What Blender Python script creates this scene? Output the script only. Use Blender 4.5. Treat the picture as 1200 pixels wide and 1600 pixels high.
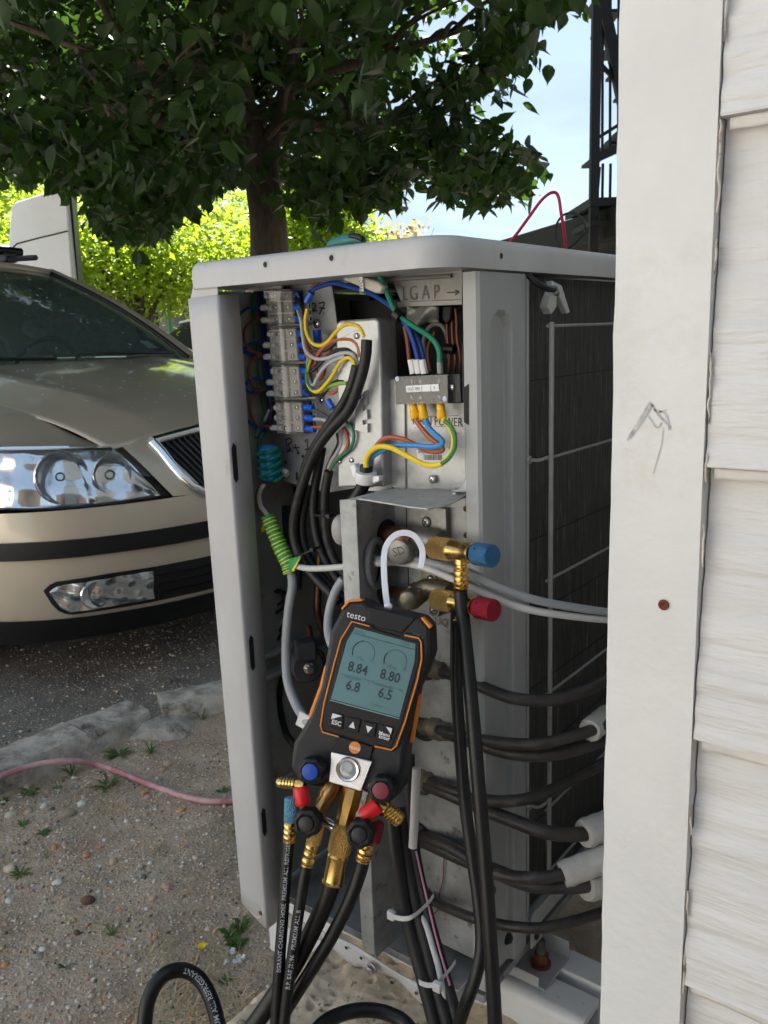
import bpy, bmesh, math, random
from mathutils import Vector, Matrix, noise
rad = math.radians
for _o in list(bpy.data.objects): bpy.data.objects.remove(_o)
SC = bpy.context.scene
COL = SC.collection
random.seed(7)

# ---------------------------------------------------------------- camera
# z = 0 is the ground; the near top corner of the outdoor unit's lid is (0, 0, 1.08);
# its service side runs along -X, its coil side along +Y.
FPX, CX, CY = 1325.0, 600.0, 800.0          # focal length and centre in photo pixels (1200 x 1600)
CAM = Vector((0.424, -0.635, 0.997))
PITCH, ROLL, YAW = rad(11.9), rad(2.08), rad(38.06)
_h = Vector((-math.sin(YAW), math.cos(YAW), 0))
FW = (_h*math.cos(PITCH) - Vector((0, 0, 1))*math.sin(PITCH)).normalized()
_r = FW.cross(Vector((0, 0, 1))).normalized(); _u = _r.cross(FW)
RT = _r*math.cos(ROLL) - _u*math.sin(ROLL)
UP = _r*math.sin(ROLL) + _u*math.cos(ROLL)
cam_d = bpy.data.cameras.new('camera'); cam = bpy.data.objects.new('camera', cam_d); COL.objects.link(cam)
cam.matrix_world = Matrix(((RT.x, UP.x, -FW.x, CAM.x), (RT.y, UP.y, -FW.y, CAM.y), (RT.z, UP.z, -FW.z, CAM.z), (0, 0, 0, 1)))
cam_d.sensor_fit = 'VERTICAL'; cam_d.sensor_height = 24; cam_d.lens = FPX/1600*24
cam_d.clip_start = 0.02; cam_d.clip_end = 900
cam_d.dof.use_dof = True; cam_d.dof.focus_distance = 0.8; cam_d.dof.aperture_fstop = 20
SC.camera = cam

# ---------------------------------------------------------------- sky, sun, exposure
SUN_EL, SUN_AZ = rad(57), rad(-34)           # azimuth measured from +Y towards +X
wd = bpy.data.worlds.new('World'); SC.world = wd; wd.use_nodes = True
nt = wd.node_tree; nt.nodes.clear()
_out = nt.nodes.new('ShaderNodeOutputWorld'); _bg = nt.nodes.new('ShaderNodeBackground')
_sky = nt.nodes.new('ShaderNodeTexSky'); _sky.sky_type = 'NISHITA'; _sky.sun_disc = False
_sky.sun_elevation = SUN_EL; _sky.sun_rotation = SUN_AZ; _sky.dust_density = 0.6; _sky.air_density = 1.0
_tc = nt.nodes.new('ShaderNodeTexCoord'); _mp = nt.nodes.new('ShaderNodeMapping'); _mp.inputs['Scale'].default_value = (1.6, 1.6, 4.5)
_nz = nt.nodes.new('ShaderNodeTexNoise'); _nz.inputs['Scale'].default_value = 2.2; _nz.inputs['Detail'].default_value = 7; _nz.inputs['Roughness'].default_value = .6
_rp = nt.nodes.new('ShaderNodeValToRGB'); _rp.color_ramp.elements[0].position = .42; _rp.color_ramp.elements[1].position = .68
_rp.color_ramp.elements[0].color = (.62, .62, .62, 1); _rp.color_ramp.elements[1].color = (1, 1, 1, 1)
_mx = nt.nodes.new('ShaderNodeMix'); _mx.data_type = 'RGBA'; _mx.inputs[7].default_value = (2.75, 3.45, 4.35, 1)
nt.links.new(_tc.outputs['Generated'], _mp.inputs[0]); nt.links.new(_mp.outputs[0], _nz.inputs['Vector'])
nt.links.new(_nz.outputs['Fac'], _rp.inputs[0]); nt.links.new(_rp.outputs[0], _mx.inputs[0])
nt.links.new(_sky.outputs[0], _mx.inputs[6]); nt.links.new(_mx.outputs[2], _bg.inputs[0])
_bg.inputs[1].default_value = 0.05; nt.links.new(_bg.outputs[0], _out.inputs[0])
sun_d = bpy.data.lights.new('sun', 'SUN'); sun_d.energy = 5.0; sun_d.angle = rad(0.55); sun_d.color = (1, .95, .87)
sun = bpy.data.objects.new('sun', sun_d); COL.objects.link(sun)
SDIR = Vector((math.sin(SUN_AZ)*math.cos(SUN_EL), math.cos(SUN_AZ)*math.cos(SUN_EL), math.sin(SUN_EL)))
sun.rotation_euler = (-SDIR).to_track_quat('-Z', 'Y').to_euler(); sun.location = SDIR*30
SC.view_settings.view_transform = 'Standard'; SC.view_settings.look = 'None'
SC.view_settings.exposure = 2.2; SC.view_settings.gamma = 1; SC.view_settings.use_curve_mapping = False
SC.render.engine = 'CYCLES'
SC.cycles.max_bounces = 8; SC.cycles.transparent_max_bounces = 12; SC.cycles.transmission_bounces = 6

# ---------------------------------------------------------------- geometry helpers
def ray(px, py): return RT*((px-CX)/FPX) - UP*((py-CY)/FPX) + FW
def PY(px, py, Y): r = ray(px, py); return CAM + r*((Y-CAM.y)/r.y)
def PX(px, py, X): r = ray(px, py); return CAM + r*((X-CAM.x)/r.x)
def PZ(px, py, Z): r = ray(px, py); return CAM + r*((Z-CAM.z)/r.z)
def PD(px, py, d): return CAM + ray(px, py)*d
def V(*a): return Vector(a)

def fin(o, name, mat, parent, smooth, ang):
    me = o.data
    me.materials.clear()
    for m in (mat if isinstance(mat, (list, tuple)) else [mat]): me.materials.append(m)
    if smooth:
        me.polygons.foreach_set('use_smooth', [True]*len(me.polygons)); me.set_sharp_from_angle(angle=rad(ang))
    COL.objects.link(o)
    if parent is not None: adopt(o, parent)
    return o
def adopt(o, parent):
    o.parent = parent; o.matrix_parent_inverse = world_of(parent).inverted()
def world_of(o):
    m = Matrix.LocRotScale(o.location, o.rotation_euler, o.scale)
    return world_of(o.parent) @ o.matrix_parent_inverse @ m if o.parent else m
def tag(o, label, cat=None, group=None, kind=None):
    if label: o['label'] = label
    if cat: o['category'] = cat
    if group: o['group'] = group
    if kind: o['kind'] = kind
    return o
def thing(name, label, cat, loc=(0, 0, 0), group=None):
    o = bpy.data.objects.new(name, None); COL.objects.link(o); o.location = loc; o.empty_display_size = .05
    return tag(o, label, cat, group)

def catmull(pts, n=6):
    P = [Vector(p) for p in pts]
    if len(P) < 3: return P
    out = []
    for i in range(len(P)-1):
        p0 = P[i-1] if i else P[0]*2-P[1]; p1 = P[i]; p2 = P[i+1]; p3 = P[i+2] if i+2 < len(P) else P[-1]*2-P[-2]
        for k in range(n):
            t = k/n
            out.append(.5*((2*p1)+(p2-p0)*t+(2*p0-5*p1+4*p2-p3)*t*t+(3*p1-p0-3*p2+p3)*t**3))
    out.append(P[-1].copy()); return out
def frames(pts):
    T = []
    for i in range(len(pts)):
        a = pts[max(0, i-1)]; b = pts[min(len(pts)-1, i+1)]; d = b-a
        T.append(d.normalized() if d.length > 1e-9 else Vector((0, 0, 1)))
    n = T[0].orthogonal().normalized(); N = [n]
    for i in range(1, len(pts)):
        n = N[-1]-T[i]*N[-1].dot(T[i])
        n = n.normalized() if n.length > 1e-6 else T[i].orthogonal().normalized()
        N.append(n)
    return T, N

class B:
    """collects shapes for ONE mesh"""
    def __init__(s): s.v = []; s.f = []; s.m = []
    def add(s, vs, fs, mi=0):
        b = len(s.v); s.v += [Vector(v) for v in vs]; s.f += [tuple(i+b for i in f) for f in fs]; s.m += [mi]*len(fs); return s
    def box(s, a, b, mi=0):
        x0, y0, z0 = a; x1, y1, z1 = b
        return s.hexa([V(x0, y0, z0), V(x1, y0, z0), V(x1, y1, z0), V(x0, y1, z0)], [V(x0, y0, z1), V(x1, y0, z1), V(x1, y1, z1), V(x0, y1, z1)], mi)
    def hexa(s, lo, hi, mi=0):
        return s.add(list(lo)+list(hi), [(3, 2, 1, 0), (4, 5, 6, 7), (0, 1, 5, 4), (1, 2, 6, 5), (2, 3, 7, 6), (3, 0, 4, 7)], mi)
    def obox(s, c, ax, ay, az, hx, hy, hz, mi=0):
        c = Vector(c)
        q = lambda i, j, k: c+ax*(i*hx)+ay*(j*hy)+az*(k*hz)
        return s.hexa([q(-1, -1, -1), q(1, -1, -1), q(1, 1, -1), q(-1, 1, -1)], [q(-1, -1, 1), q(1, -1, 1), q(1, 1, 1), q(-1, 1, 1)], mi)
    def prism(s, poly, ext, mi=0):
        """closed polygon of 3D points extruded by a vector"""
        n = len(poly); P = [Vector(p) for p in poly]; Q = [p+ext for p in P]
        return s.add(P+Q, [tuple(reversed(range(n))), tuple(range(n, 2*n))]+[(i, (i+1) % n, n+(i+1) % n, n+i) for i in range(n)], mi)
    def tube(s, pts, r, seg=8, n=6, cap=True, mi=0, spline=True, mids=None):
        P = catmull(pts, n) if spline else [Vector(p) for p in pts]
        T, N = frames(P); L = len(P); vs = []
        for i, p in enumerate(P):
            rr = r(i/(L-1)) if callable(r) else r
            bn = T[i].cross(N[i])
            for k in range(seg):
                a = 2*math.pi*k/seg; vs.append(p+(N[i]*math.cos(a)+bn*math.sin(a))*rr)
        b = len(s.v); s.v += vs
        for i in range(L-1):
            for k in range(seg):
                s.f.append((b+i*seg+k, b+i*seg+(k+1) % seg, b+(i+1)*seg+(k+1) % seg, b+(i+1)*seg+k)); s.m.append(mids[i % len(mids)] if mids else mi)
        if cap:
            s.f.append(tuple(b+k for k in reversed(range(seg)))); s.m.append(mi)
            s.f.append(tuple(b+(L-1)*seg+k for k in range(seg))); s.m.append(mi)
        return s
    def lathe(s, o, d, prof, seg=20, mi=0, cap=True, lobes=0, amp=0):
        """profile [(distance along d, radius)]; lobes flute the radius"""
        o = Vector(o); d = Vector(d).normalized(); u = d.orthogonal().normalized(); w = d.cross(u); b = len(s.v)
        for t, r in prof:
            for k in range(seg):
                a = 2*math.pi*k/seg; q = r*(1+amp*math.cos(lobes*a)) if lobes else r
                s.v.append(o+d*t+(u*math.cos(a)+w*math.sin(a))*q)
        for i in range(len(prof)-1):
            for k in range(seg):
                s.f.append((b+i*seg+k, b+i*seg+(k+1) % seg, b+(i+1)*seg+(k+1) % seg, b+(i+1)*seg+k)); s.m.append(mi)
        if cap:
            s.f.append(tuple(b+k for k in reversed(range(seg)))); s.m.append(mi)
            s.f.append(tuple(b+(len(prof)-1)*seg+k for k in range(seg))); s.m.append(mi)
        return s
    def ico(s, c, r, rnd=None, sub=1, mi=0, jit=.18, sq=(1, 1, 1)):
        bm = bmesh.new(); bmesh.ops.create_icosphere(bm, subdivisions=sub, radius=1)
        vs = []
        for v in bm.verts:
            k = 1+((rnd.random()-.5)*2*jit if rnd else 0)
            vs.append(Vector(c)+Vector((v.co.x*sq[0], v.co.y*sq[1], v.co.z*sq[2]))*r*k)
        s.add(vs, [tuple(v.index for v in f.verts) for f in bm.faces], mi); bm.free(); return s
    def grid(s, fn, nu, nv, mi=0, skip=None):
        b = len(s.v)
        for i in range(nu+1):
            for j in range(nv+1): s.v.append(Vector(fn(i/nu, j/nv)))
        for i in range(nu):
            for j in range(nv):
                if skip and skip(i, j): continue
                a = b+i*(nv+1)+j; s.f.append((a, a+nv+1, a+nv+2, a+1)); s.m.append(mi)
        return s
    def build(s, name, mat, parent=None, smooth=True, ang=38, bevel=0, seg=2, solid=0, off=0, fix=True):
        me = bpy.data.meshes.new(name); me.from_pydata([tuple(v) for v in s.v], [], s.f); me.update()
        if fix and len(s.f) < 60000:
            bm = bmesh.new(); bm.from_mesh(me); bmesh.ops.recalc_face_normals(bm, faces=bm.faces); bm.to_mesh(me); bm.free()
        o = bpy.data.objects.new(name, me)
        fin(o, name, mat, parent, smooth, ang)
        if any(s.m): me.polygons.foreach_set('material_index', s.m)
        if solid:
            md = o.modifiers.new('thickness', 'SOLIDIFY'); md.thickness = solid; md.offset = off
        if bevel:
            md = o.modifiers.new('edge', 'BEVEL'); md.width = bevel; md.segments = seg; md.limit_method = 'ANGLE'; md.angle_limit = rad(40)
        return o

def clone(src, mat4=None, parent=None):
    """copy of one mesh object placed by a matrix (shares mesh data)"""
    o = src.copy(); COL.objects.link(o)
    o.parent = None; o.matrix_parent_inverse = Matrix(); o.matrix_basis = mat4 if mat4 is not None else Matrix()
    if parent is not None: adopt(o, parent)
    return o
def basis(o, x, y, z, s=1):
    return Matrix(((x.x*s, y.x*s, z.x*s, o.x), (x.y*s, y.y*s, z.y*s, o.y), (x.z*s, y.z*s, z.z*s, o.z), (0, 0, 0, 1)))

def text_mesh(txt, size=1.0, extrude=0.0, align='CENTER', bold=0.0, res=2):
    """flat lettering as (verts, faces) in the xy plane"""
    cu = bpy.data.curves.new('t', 'FONT'); cu.body = txt; cu.size = size; cu.align_x = align; cu.align_y = 'CENTER'
    cu.extrude = extrude; cu.offset = bold; cu.resolution_u = res
    o = bpy.data.objects.new('t', cu); COL.objects.link(o); bpy.context.view_layer.update()
    dg = bpy.context.evaluated_depsgraph_get(); ev = o.evaluated_get(dg); me = bpy.data.meshes.new_from_object(ev)
    vs = [v.co.copy() for v in me.vertices]; fs = [tuple(p.vertices) for p in me.polygons]
    bpy.data.objects.remove(o); bpy.data.curves.remove(cu); bpy.data.meshes.remove(me)
    return vs, fs
def lettering(name, txt, o, x, y, size, mat, parent, lift=0.0006, align='CENTER', bold=0.0, squeeze=1.0):
    vs, fs = text_mesh(txt, size, 0, align, bold); n = x.cross(y).normalized()
    b = B(); b.add([o+x*(v.x*squeeze)+y*v.y+n*lift for v in vs], fs)
    return b.build(name, mat, parent, smooth=False, fix=False)

# ---------------------------------------------------------------- materials
MATS = {}
def M(name, col, rough=.5, metal=0.0, var=0.0, vs=8.0, col2=None, bump=0.0, bs=60.0, btype='noise', stretch=(1, 1, 1), spec=.5, coat=0.0, det=4.0, rv=0.0, alpha=1.0, trans=0.0, ior=1.45, thr=None, subs=None, spots=None):
    if name in MATS: return MATS[name]
    m = bpy.data.materials.new(name); m.use_nodes = True; t = m.node_tree; N = t.nodes; L = t.links
    p = N['Principled BSDF']; p.inputs['Roughness'].default_value = rough; p.inputs['Metallic'].default_value = metal
    p.inputs['Specular IOR Level'].default_value = spec; p.inputs['Coat Weight'].default_value = coat; p.inputs['Coat Roughness'].default_value = .08
    p.inputs['IOR'].default_value = ior; p.inputs['Transmission Weight'].default_value = trans; p.inputs['Alpha'].default_value = alpha
    col = tuple(col)+(1,); p.inputs['Base Color'].default_value = col
    tc = N.new('ShaderNodeTexCoord'); mp = N.new('ShaderNodeMapping'); mp.inputs['Scale'].default_value = stretch; L.new(tc.outputs['Object'], mp.inputs[0])
    last = None
    if var or col2:
        nz = N.new('ShaderNodeTexNoise'); nz.inputs['Scale'].default_value = vs; nz.inputs['Detail'].default_value = det; nz.inputs['Roughness'].default_value = .62
        L.new(mp.outputs[0], nz.inputs['Vector'])
        r = N.new('ShaderNodeValToRGB'); a, b_ = thr or (.3, .7); r.color_ramp.elements[0].position = a; r.color_ramp.elements[1].position = b_
        if col2: r.color_ramp.elements[0].color = tuple(col2)+(1,); r.color_ramp.elements[1].color = col
        else:
            r.color_ramp.elements[0].color = tuple(c*(1-var) for c in col[:3])+(1,); r.color_ramp.elements[1].color = tuple(min(1, c*(1+var)) for c in col[:3])+(1,)
        L.new(nz.outputs['Fac'], r.inputs[0]); last = r.outputs[0]
        if rv:
            mr = N.new('ShaderNodeMapRange'); mr.inputs['To Min'].default_value = max(0, rough-rv); mr.inputs['To Max'].default_value = min(1, rough+rv)
            L.new(nz.outputs['Fac'], mr.inputs[0]); L.new(mr.outputs[0], p.inputs['Roughness'])
    if spots:                                   # specks / dirt: (scale, low, high, colour)
        sc, lo, hi, sc_col = spots
        n2 = N.new('ShaderNodeTexNoise'); n2.inputs['Scale'].default_value = sc; n2.inputs['Detail'].default_value = 6; n2.inputs['Roughness'].default_value = .7; L.new(mp.outputs[0], n2.inputs['Vector'])
        r2 = N.new('ShaderNodeValToRGB'); r2.color_ramp.elements[0].position = lo; r2.color_ramp.elements[1].position = hi
        r2.color_ramp.elements[0].color = (0, 0, 0, 1); r2.color_ramp.elements[1].color = (1, 1, 1, 1); L.new(n2.outputs['Fac'], r2.inputs[0])
        mx = N.new('ShaderNodeMix'); mx.data_type = 'RGBA'; L.new(r2.outputs[0], mx.inputs[0])
        if last: L.new(last, mx.inputs[6])
        else: mx.inputs[6].default_value = col
        mx.inputs[7].default_value = tuple(sc_col)+(1,); last = mx.outputs[2]
    if last: L.new(last, p.inputs['Base Color'])
    if bump:
        bp = N.new('ShaderNodeBump'); bp.inputs['Strength'].default_value = bump; bp.inputs['Distance'].default_value = .002
        if btype == 'voronoi': tx = N.new('ShaderNodeTexVoronoi'); out = 'Distance'
        elif btype == 'wave': tx = N.new('ShaderNodeTexWave'); out = 'Fac'
        elif btype == 'check': tx = N.new('ShaderNodeTexChecker'); out = 'Fac'
        else: tx = N.new('ShaderNodeTexNoise'); tx.inputs['Detail'].default_value = 5; out = 'Fac'
        tx.inputs['Scale'].default_value = bs; L.new(mp.outputs[0], tx.inputs['Vector']); L.new(tx.outputs[out], bp.inputs['Height']); L.new(bp.outputs[0], p.inputs['Normal'])
    MATS[name] = m; return m
# ---------------------------------------------------------------- palette
m_paint = M('painted steel', (.475, .475, .475), .40, 0, .09, 11, bump=.06, bs=220, rv=.10, stretch=(1, 1, .45), spots=(40, .61, .72, (.40, .385, .36)))
m_post = M('painted grey steel', (.36, .37, .37), .45, 0, .05, 10, bump=.05, bs=220, spots=(26, .68, .76, (.25, .24, .22)))
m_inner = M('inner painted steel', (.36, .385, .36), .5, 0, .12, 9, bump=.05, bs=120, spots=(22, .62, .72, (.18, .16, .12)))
m_galv = M('galvanised steel', (.40, .415, .42), .42, .5, .16, 70, bump=.08, bs=300, rv=.12, spots=(40, .66, .75, (.30, .28, .26)))
m_galvd = M('weathered galvanised steel', (.33, .345, .35), .52, .6, .28, 26, bump=.2, bs=180, rv=.12, spots=(55, .58, .68, (.16, .13, .10)))
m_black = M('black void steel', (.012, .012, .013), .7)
m_foam = M('black foam strip', (.02, .02, .02), .95, bump=.6, bs=400)
m_bplast = M('black plastic', (.008, .008, .009), .45, 0, .2, 60)
m_rub = M('black rubber', (.006, .006, .0065), .42, 0, .25, 40, bump=.08, bs=300, rv=.08)
m_cab = M('black cable sheath', (.014, .014, .015), .5, 0, .25, 60, bump=.1, bs=400, spots=(60, .64, .72, (.05, .048, .046)))
m_steel = M('bright steel', (.72, .72, .72), .22, 1, .1, 90)
m_dsteel = M('dull steel', (.38, .38, .37), .42, .9, .2, 80)
m_brass = M('brass', (.72, .47, .16), .26, 1, .12, 60, rv=.08, spots=(50, .62, .75, (.36, .2, .06)))
m_knurl = M('knurled brass', (.74, .49, .17), .32, 1, .1, 60, bump=1.0, bs=900, btype='voronoi')
m_obrass = M('old brass', (.30, .21, .10), .48, .9, .25, 60, bump=.2, bs=200)
m_cop = M('copper pipe', (.34, .14, .075), .42, .85, .3, 50, col2=(.12, .06, .04), rv=.1)
m_pipe = M('black coated pipe', (.035, .031, .029), .42, .1, .4, 55, bump=.25, bs=120, rv=.15, spots=(30, .6, .72, (.10, .09, .085)))
m_wblue = M('blue wire', (.012, .06, .33), .4); m_wlblue = M('light blue wire', (.05, .27, .62), .38)
m_wbrown = M('brown wire', (.24, .085, .05), .42); m_worng = M('orange brown wire', (.42, .12, .055), .42)
m_wblk = M('black wire', (.022, .022, .024), .42); m_wgry = M('grey wire', (.42, .44, .47), .42); m_wwht = M('white wire', (.74, .73, .70), .42)
m_wyel = M('yellow wire', (.86, .62, .03), .38); m_wgrn = M('green wire', (.02, .20, .10), .4)
m_wred = M('red wire', (.42, .01, .05), .35)
m_bluef = M('blue ferrule', (.01, .12, .68), .32, var=.1, vs=200); m_yelf = M('yellow ferrule', (.90, .52, .02), .3); m_white = M('white plastic', (.78, .78, .77), .35)
m_wtie = M('white nylon tie', (.72, .72, .70), .4, spots=(90, .62, .72, (.5, .47, .42)))
m_paper = M('white label', (.80, .81, .82), .45); m_ink = M('black ink', (.012, .012, .015), .5)
m_rust = M('rust', (.18, .05, .025), .9, .1, .5, 120, bump=.6, bs=300)
m_cwhite = M('white pvc cable', (.58, .58, .57), .4, 0, .06, 40); m_cgrey = M('grey pvc cable', (.30, .315, .33), .42, 0, .08, 40)

def clear_mat(name, tint, fac, rough=.06):
    """thin clear cover: mostly see-through with a Fresnel gloss"""
    m = bpy.data.materials.new(name); m.use_nodes = True; t = m.node_tree; N = t.nodes; L = t.links
    N.remove(N['Principled BSDF']); out = N['Material Output']
    tr = N.new('ShaderNodeBsdfTransparent'); tr.inputs[0].default_value = tuple(tint)+(1,)
    gl = N.new('ShaderNodeBsdfGlossy'); gl.inputs['Roughness'].default_value = rough
    df = N.new('ShaderNodeBsdfDiffuse'); df.inputs[0].default_value = (.75, .73, .69, 1) if 'windscreen' not in name else (.30, .42, .38, 1)
    fr = N.new('ShaderNodeFresnel'); fr.inputs[0].default_value = 1.5
    a = N.new('ShaderNodeMixShader'); a.inputs[0].default_value = fac; L.new(tr.outputs[0], a.inputs[1]); L.new(df.outputs[0], a.inputs[2])
    b = N.new('ShaderNodeMixShader'); L.new(fr.outputs[0], b.inputs[0]); L.new(a.outputs[0], b.inputs[1]); L.new(gl.outputs[0], b.inputs[2]); L.new(b.outputs[0], out.inputs[0])
    return m
m_clear = clear_mat('clear cover', (.97, .97, .96), .17); m_smoke = clear_mat('smoked clear cover', (.55, .55, .55), .10)

# ---------------------------------------------------------------- ground
def ground_mat(name, c1, c2, c3, sc, bump, soil=False):
    m = bpy.data.materials.new(name); m.use_nodes = True; t = m.node_tree; N = t.nodes; L = t.links; p = N['Principled BSDF']; p.inputs['Roughness'].default_value = .93
    p.inputs['Specular IOR Level'].default_value = .25
    tc = N.new('ShaderNodeTexCoord')
    n1 = N.new('ShaderNodeTexNoise'); n1.inputs['Scale'].default_value = sc; n1.inputs['Detail'].default_value = 8; n1.inputs['Roughness'].default_value = .68; L.new(tc.outputs['Object'], n1.inputs['Vector'])
    r = N.new('ShaderNodeValToRGB'); e = r.color_ramp.elements; e[0].position = .32; e[1].position = .72; e[0].color = tuple(c1)+(1,); e[1].color = tuple(c2)+(1,); L.new(n1.outputs['Fac'], r.inputs[0])
    vo = N.new('ShaderNodeTexVoronoi'); vo.inputs['Scale'].default_value = 120 if soil else 95; L.new(tc.outputs['Object'], vo.inputs['Vector'])
    hs = N.new('ShaderNodeSeparateColor'); L.new(vo.outputs['Color'], hs.inputs[0])
    gt = N.new('ShaderNodeMath'); gt.operation = 'GREATER_THAN'; gt.inputs[1].default_value = .80 if soil else .72; L.new(hs.outputs[0], gt.inputs[0])
    lt = N.new('ShaderNodeMath'); lt.operation = 'LESS_THAN'; lt.inputs[1].default_value = .42; L.new(vo.outputs['Distance'], lt.inputs[0])
    mu = N.new('ShaderNodeMath'); mu.operation = 'MULTIPLY'; L.new(gt.outputs[0], mu.inputs[0]); L.new(lt.outputs[0], mu.inputs[1])
    mv = N.new('ShaderNodeMath'); mv.operation = 'MULTIPLY'; mv.inputs[1].default_value = .75; L.new(mu.outputs[0], mv.inputs[0])
    r3 = N.new('ShaderNodeValToRGB'); r3.color_ramp.elements[0].color = tuple(k*.55 for k in c3)+(1,); r3.color_ramp.elements[1].color = tuple(c3)+(1,); L.new(hs.outputs[1], r3.inputs[0])
    mx = N.new('ShaderNodeMix'); mx.data_type = 'RGBA'; L.new(mv.outputs[0], mx.inputs[0]); L.new(r.outputs[0], mx.inputs[6]); L.new(r3.outputs[0], mx.inputs[7]); L.new(mx.outputs[2], p.inputs['Base Color'])
    n3 = N.new('ShaderNodeTexNoise'); n3.inputs['Scale'].default_value = 140; n3.inputs['Detail'].default_value = 6; L.new(tc.outputs['Object'], n3.inputs['Vector'])
    ad = N.new('ShaderNodeMath'); ad.operation = 'ADD'; L.new(n3.outputs['Fac'], ad.inputs[0]); L.new(mu.outputs[0], ad.inputs[1])
    bp = N.new('ShaderNodeBump'); bp.inputs['Strength'].default_value = bump; bp.inputs['Distance'].default_value = .006; L.new(ad.outputs[0], bp.inputs['Height']); L.new(bp.outputs[0], p.inputs['Normal'])
    return m
m_soil = ground_mat('dry stony soil', (.33, .25, .175), (.61, .49, .365), (.66, .58, .47), 9, 1.0, True)
m_asph = ground_mat('worn asphalt', (.12, .108, .092), (.26, .24, .205), (.46, .42, .36), 8, 1.0)
m_conc = M('weathered concrete', (.42, .39, .335), .92, 0, .35, 22, bump=1.0, bs=110, spots=(13, .50, .66, (.085, .08, .06)))
m_blockc = M('pitted concrete', (.64, .53, .375), .92, 0, .22, 24, bump=1.0, bs=90, spots=(52, .56, .64, (.21, .17, .125)))

g = B(); R_ = 420
g.grid(lambda u, v: ((u-.5)*2*R_, (v-.5)*2*R_, 0), 24, 24)
tag(g.build('road', m_asph, smooth=False), 'grey worn asphalt car park stretching into the distance', kind='structure')

def soil_z(x, y):
    z = .022+.014*noise.noise((x*2.3, y*2.3, 1.7))+.007*noise.noise((x*9, y*9, 4.1))+.0035*noise.noise((x*31, y*31, 9.3))
    z += .025*max(0, min(1, (.45-math.hypot(x+.55, y-.12))/.4))*.5
    k = max(0, min(1, (-1.02-x)/.28)); z += .018*k*k*(3-2*k)
    return max(.006, z)
s = B(); NX, NY = 210, 250
def soil_pt(u, v):
    x = -1.35+u*2.3; y = -1.9+v*4.2
    return (x, y, soil_z(x, y))
s.grid(soil_pt, NX, NY)
tag(s.build('ground', m_soil, fix=False, ang=80), 'bare stony brown soil between kerb and house', kind='structure')

m_bounce = M('pale bounce paving', (.55, .52, .47), .9, 0, .15, 3, bump=.4, bs=60)
b = B(); b.box((-14, -14, -.02), (1.0, -1.9, .012)); tag(b.build('bounce_yard', m_bounce, smooth=False), 'added pale yard behind the camera, bouncing light', kind='structure')  # unseen yard, added to bounce sunlight onto the shaded fronts

# ---------------------------------------------------------------- house
m_side = M('white clapboard', (.72, .72, .71), .55, 0, .05, 5, bump=1.0, bs=34, stretch=(1, 1, 7), spots=(9, .60, .74, (.62, .60, .56)))
m_trim = M('cream painted trim', (.73, .735, .72), .58, 0, .06, 9, bump=.3, bs=150, spots=(6, .56, .74, (.66, .625, .53)))
m_peel = M('peeling caulk', (.66, .61, .54), .85, 0, .2, 40, bump=.8, bs=80, spots=(26, .5, .6, (.22, .17, .14)))
m_skin = M('stained paint skin', (.70, .69, .655), .75, 0, .08, 30, bump=.6, bs=90, spots=(30, .62, .70, (.50, .44, .34)))
WY = -.10
TX0, TX1 = PY(957, 506, WY-.018).x, PY(1108, 506, WY-.018).x
house = thing('house', 'white clapboard house wall with cream corner trim close to the unit', 'house', (2, 2, 0))
tb = B(); NT = 150
rt = random.Random(3)
prof = []
for i in range(NT+1):
    z = .0+2.7*i/NT; j = (rt.random()-.5)*.0012
    prof.append([(TX0+j, WY-.016, z), (TX0+.002+j*.6, WY-.018, z), (TX1, WY-.018, z), (TX1, WY+.01, z), (TX0, WY+.01, z)])
for i in range(NT):
    for k in range(5):
        a, b_ = prof[i], prof[i+1]; k2 = (k+1) % 5; tb.add([a[k], a[k2], b_[k2], b_[k]], [(0, 1, 2, 3)])
tb.build('corner_trim', m_trim, house, ang=30)
# clapboards: bottoms follow the four lap lines in the photograph
zb = [PY(1115, y, WY-.014).z for y in (182, 727, 1158, 1552)]
step = (zb[0]-zb[3])/3
zs = [zb[0]+step*k for k in range(8, 0, -1)]+zb+[zb[3]-step*k for k in (1, 2)]
zs = [z for z in zs if z < 2.68]
for i, z in enumerate(zs):
    top = zs[i-1]+.012 if i else 2.7
    z = max(z, .03)
    b = B(); rr = random.Random(i)
    def fn(u, v, z=z, top=top, i=i):
        x = TX1+.0008+u*1.3
        zz = z+(top-z)*v
        d = .0026*noise.noise((x*3.5, zz*60, i*5.1))+.0016*noise.noise((x*11, zz*150, i*3.7))
        return (x, WY-.017+.014*v-d*(0 if v in (0, 1) else 1), zz)
    b.grid(fn, 60, 70)
    e = .0; n0 = len(b.v)
    b.hexa([V(TX1+.0008, WY-.0165, z-.001), V(TX1+1.304, WY-.0165, z-.001), V(TX1+1.304, WY+.008, z-.001), V(TX1+.0008, WY+.008, z-.001)],
           [V(TX1+.0008, WY-.0155, z+.006), V(TX1+1.304, WY-.0155, z+.006), V(TX1+1.304, WY+.008, z+.006), V(TX1+.0008, WY+.008, z+.006)])
    b.build('clapboard', m_side, house, fix=False, ang=60)
b = B(); b.box((TX1-.01, WY+.008, 0), (TX1+1.3, WY+.03, 2.7)); b.build('sheathing', m_peel, house)
b = B(); b.box((TX0+.006, WY+.012, 0), (TX0+.03, 4.2, 2.7)); b.build('side_wall', m_trim, house)
b = B(); b.box((TX0+.03, 4.18, 0), (TX1+1.3, 4.2, 2.7)); b.box((TX1+1.28, WY+.03, 0), (TX1+1.3, 4.18, 2.7)); b.build('rear_wall', m_trim, house)
b = B(); b.box((TX0-.03, WY-.05, 2.702), (TX1+1.35, 4.25, 2.76)); b.build('roof', m_galvd, house)
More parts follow.
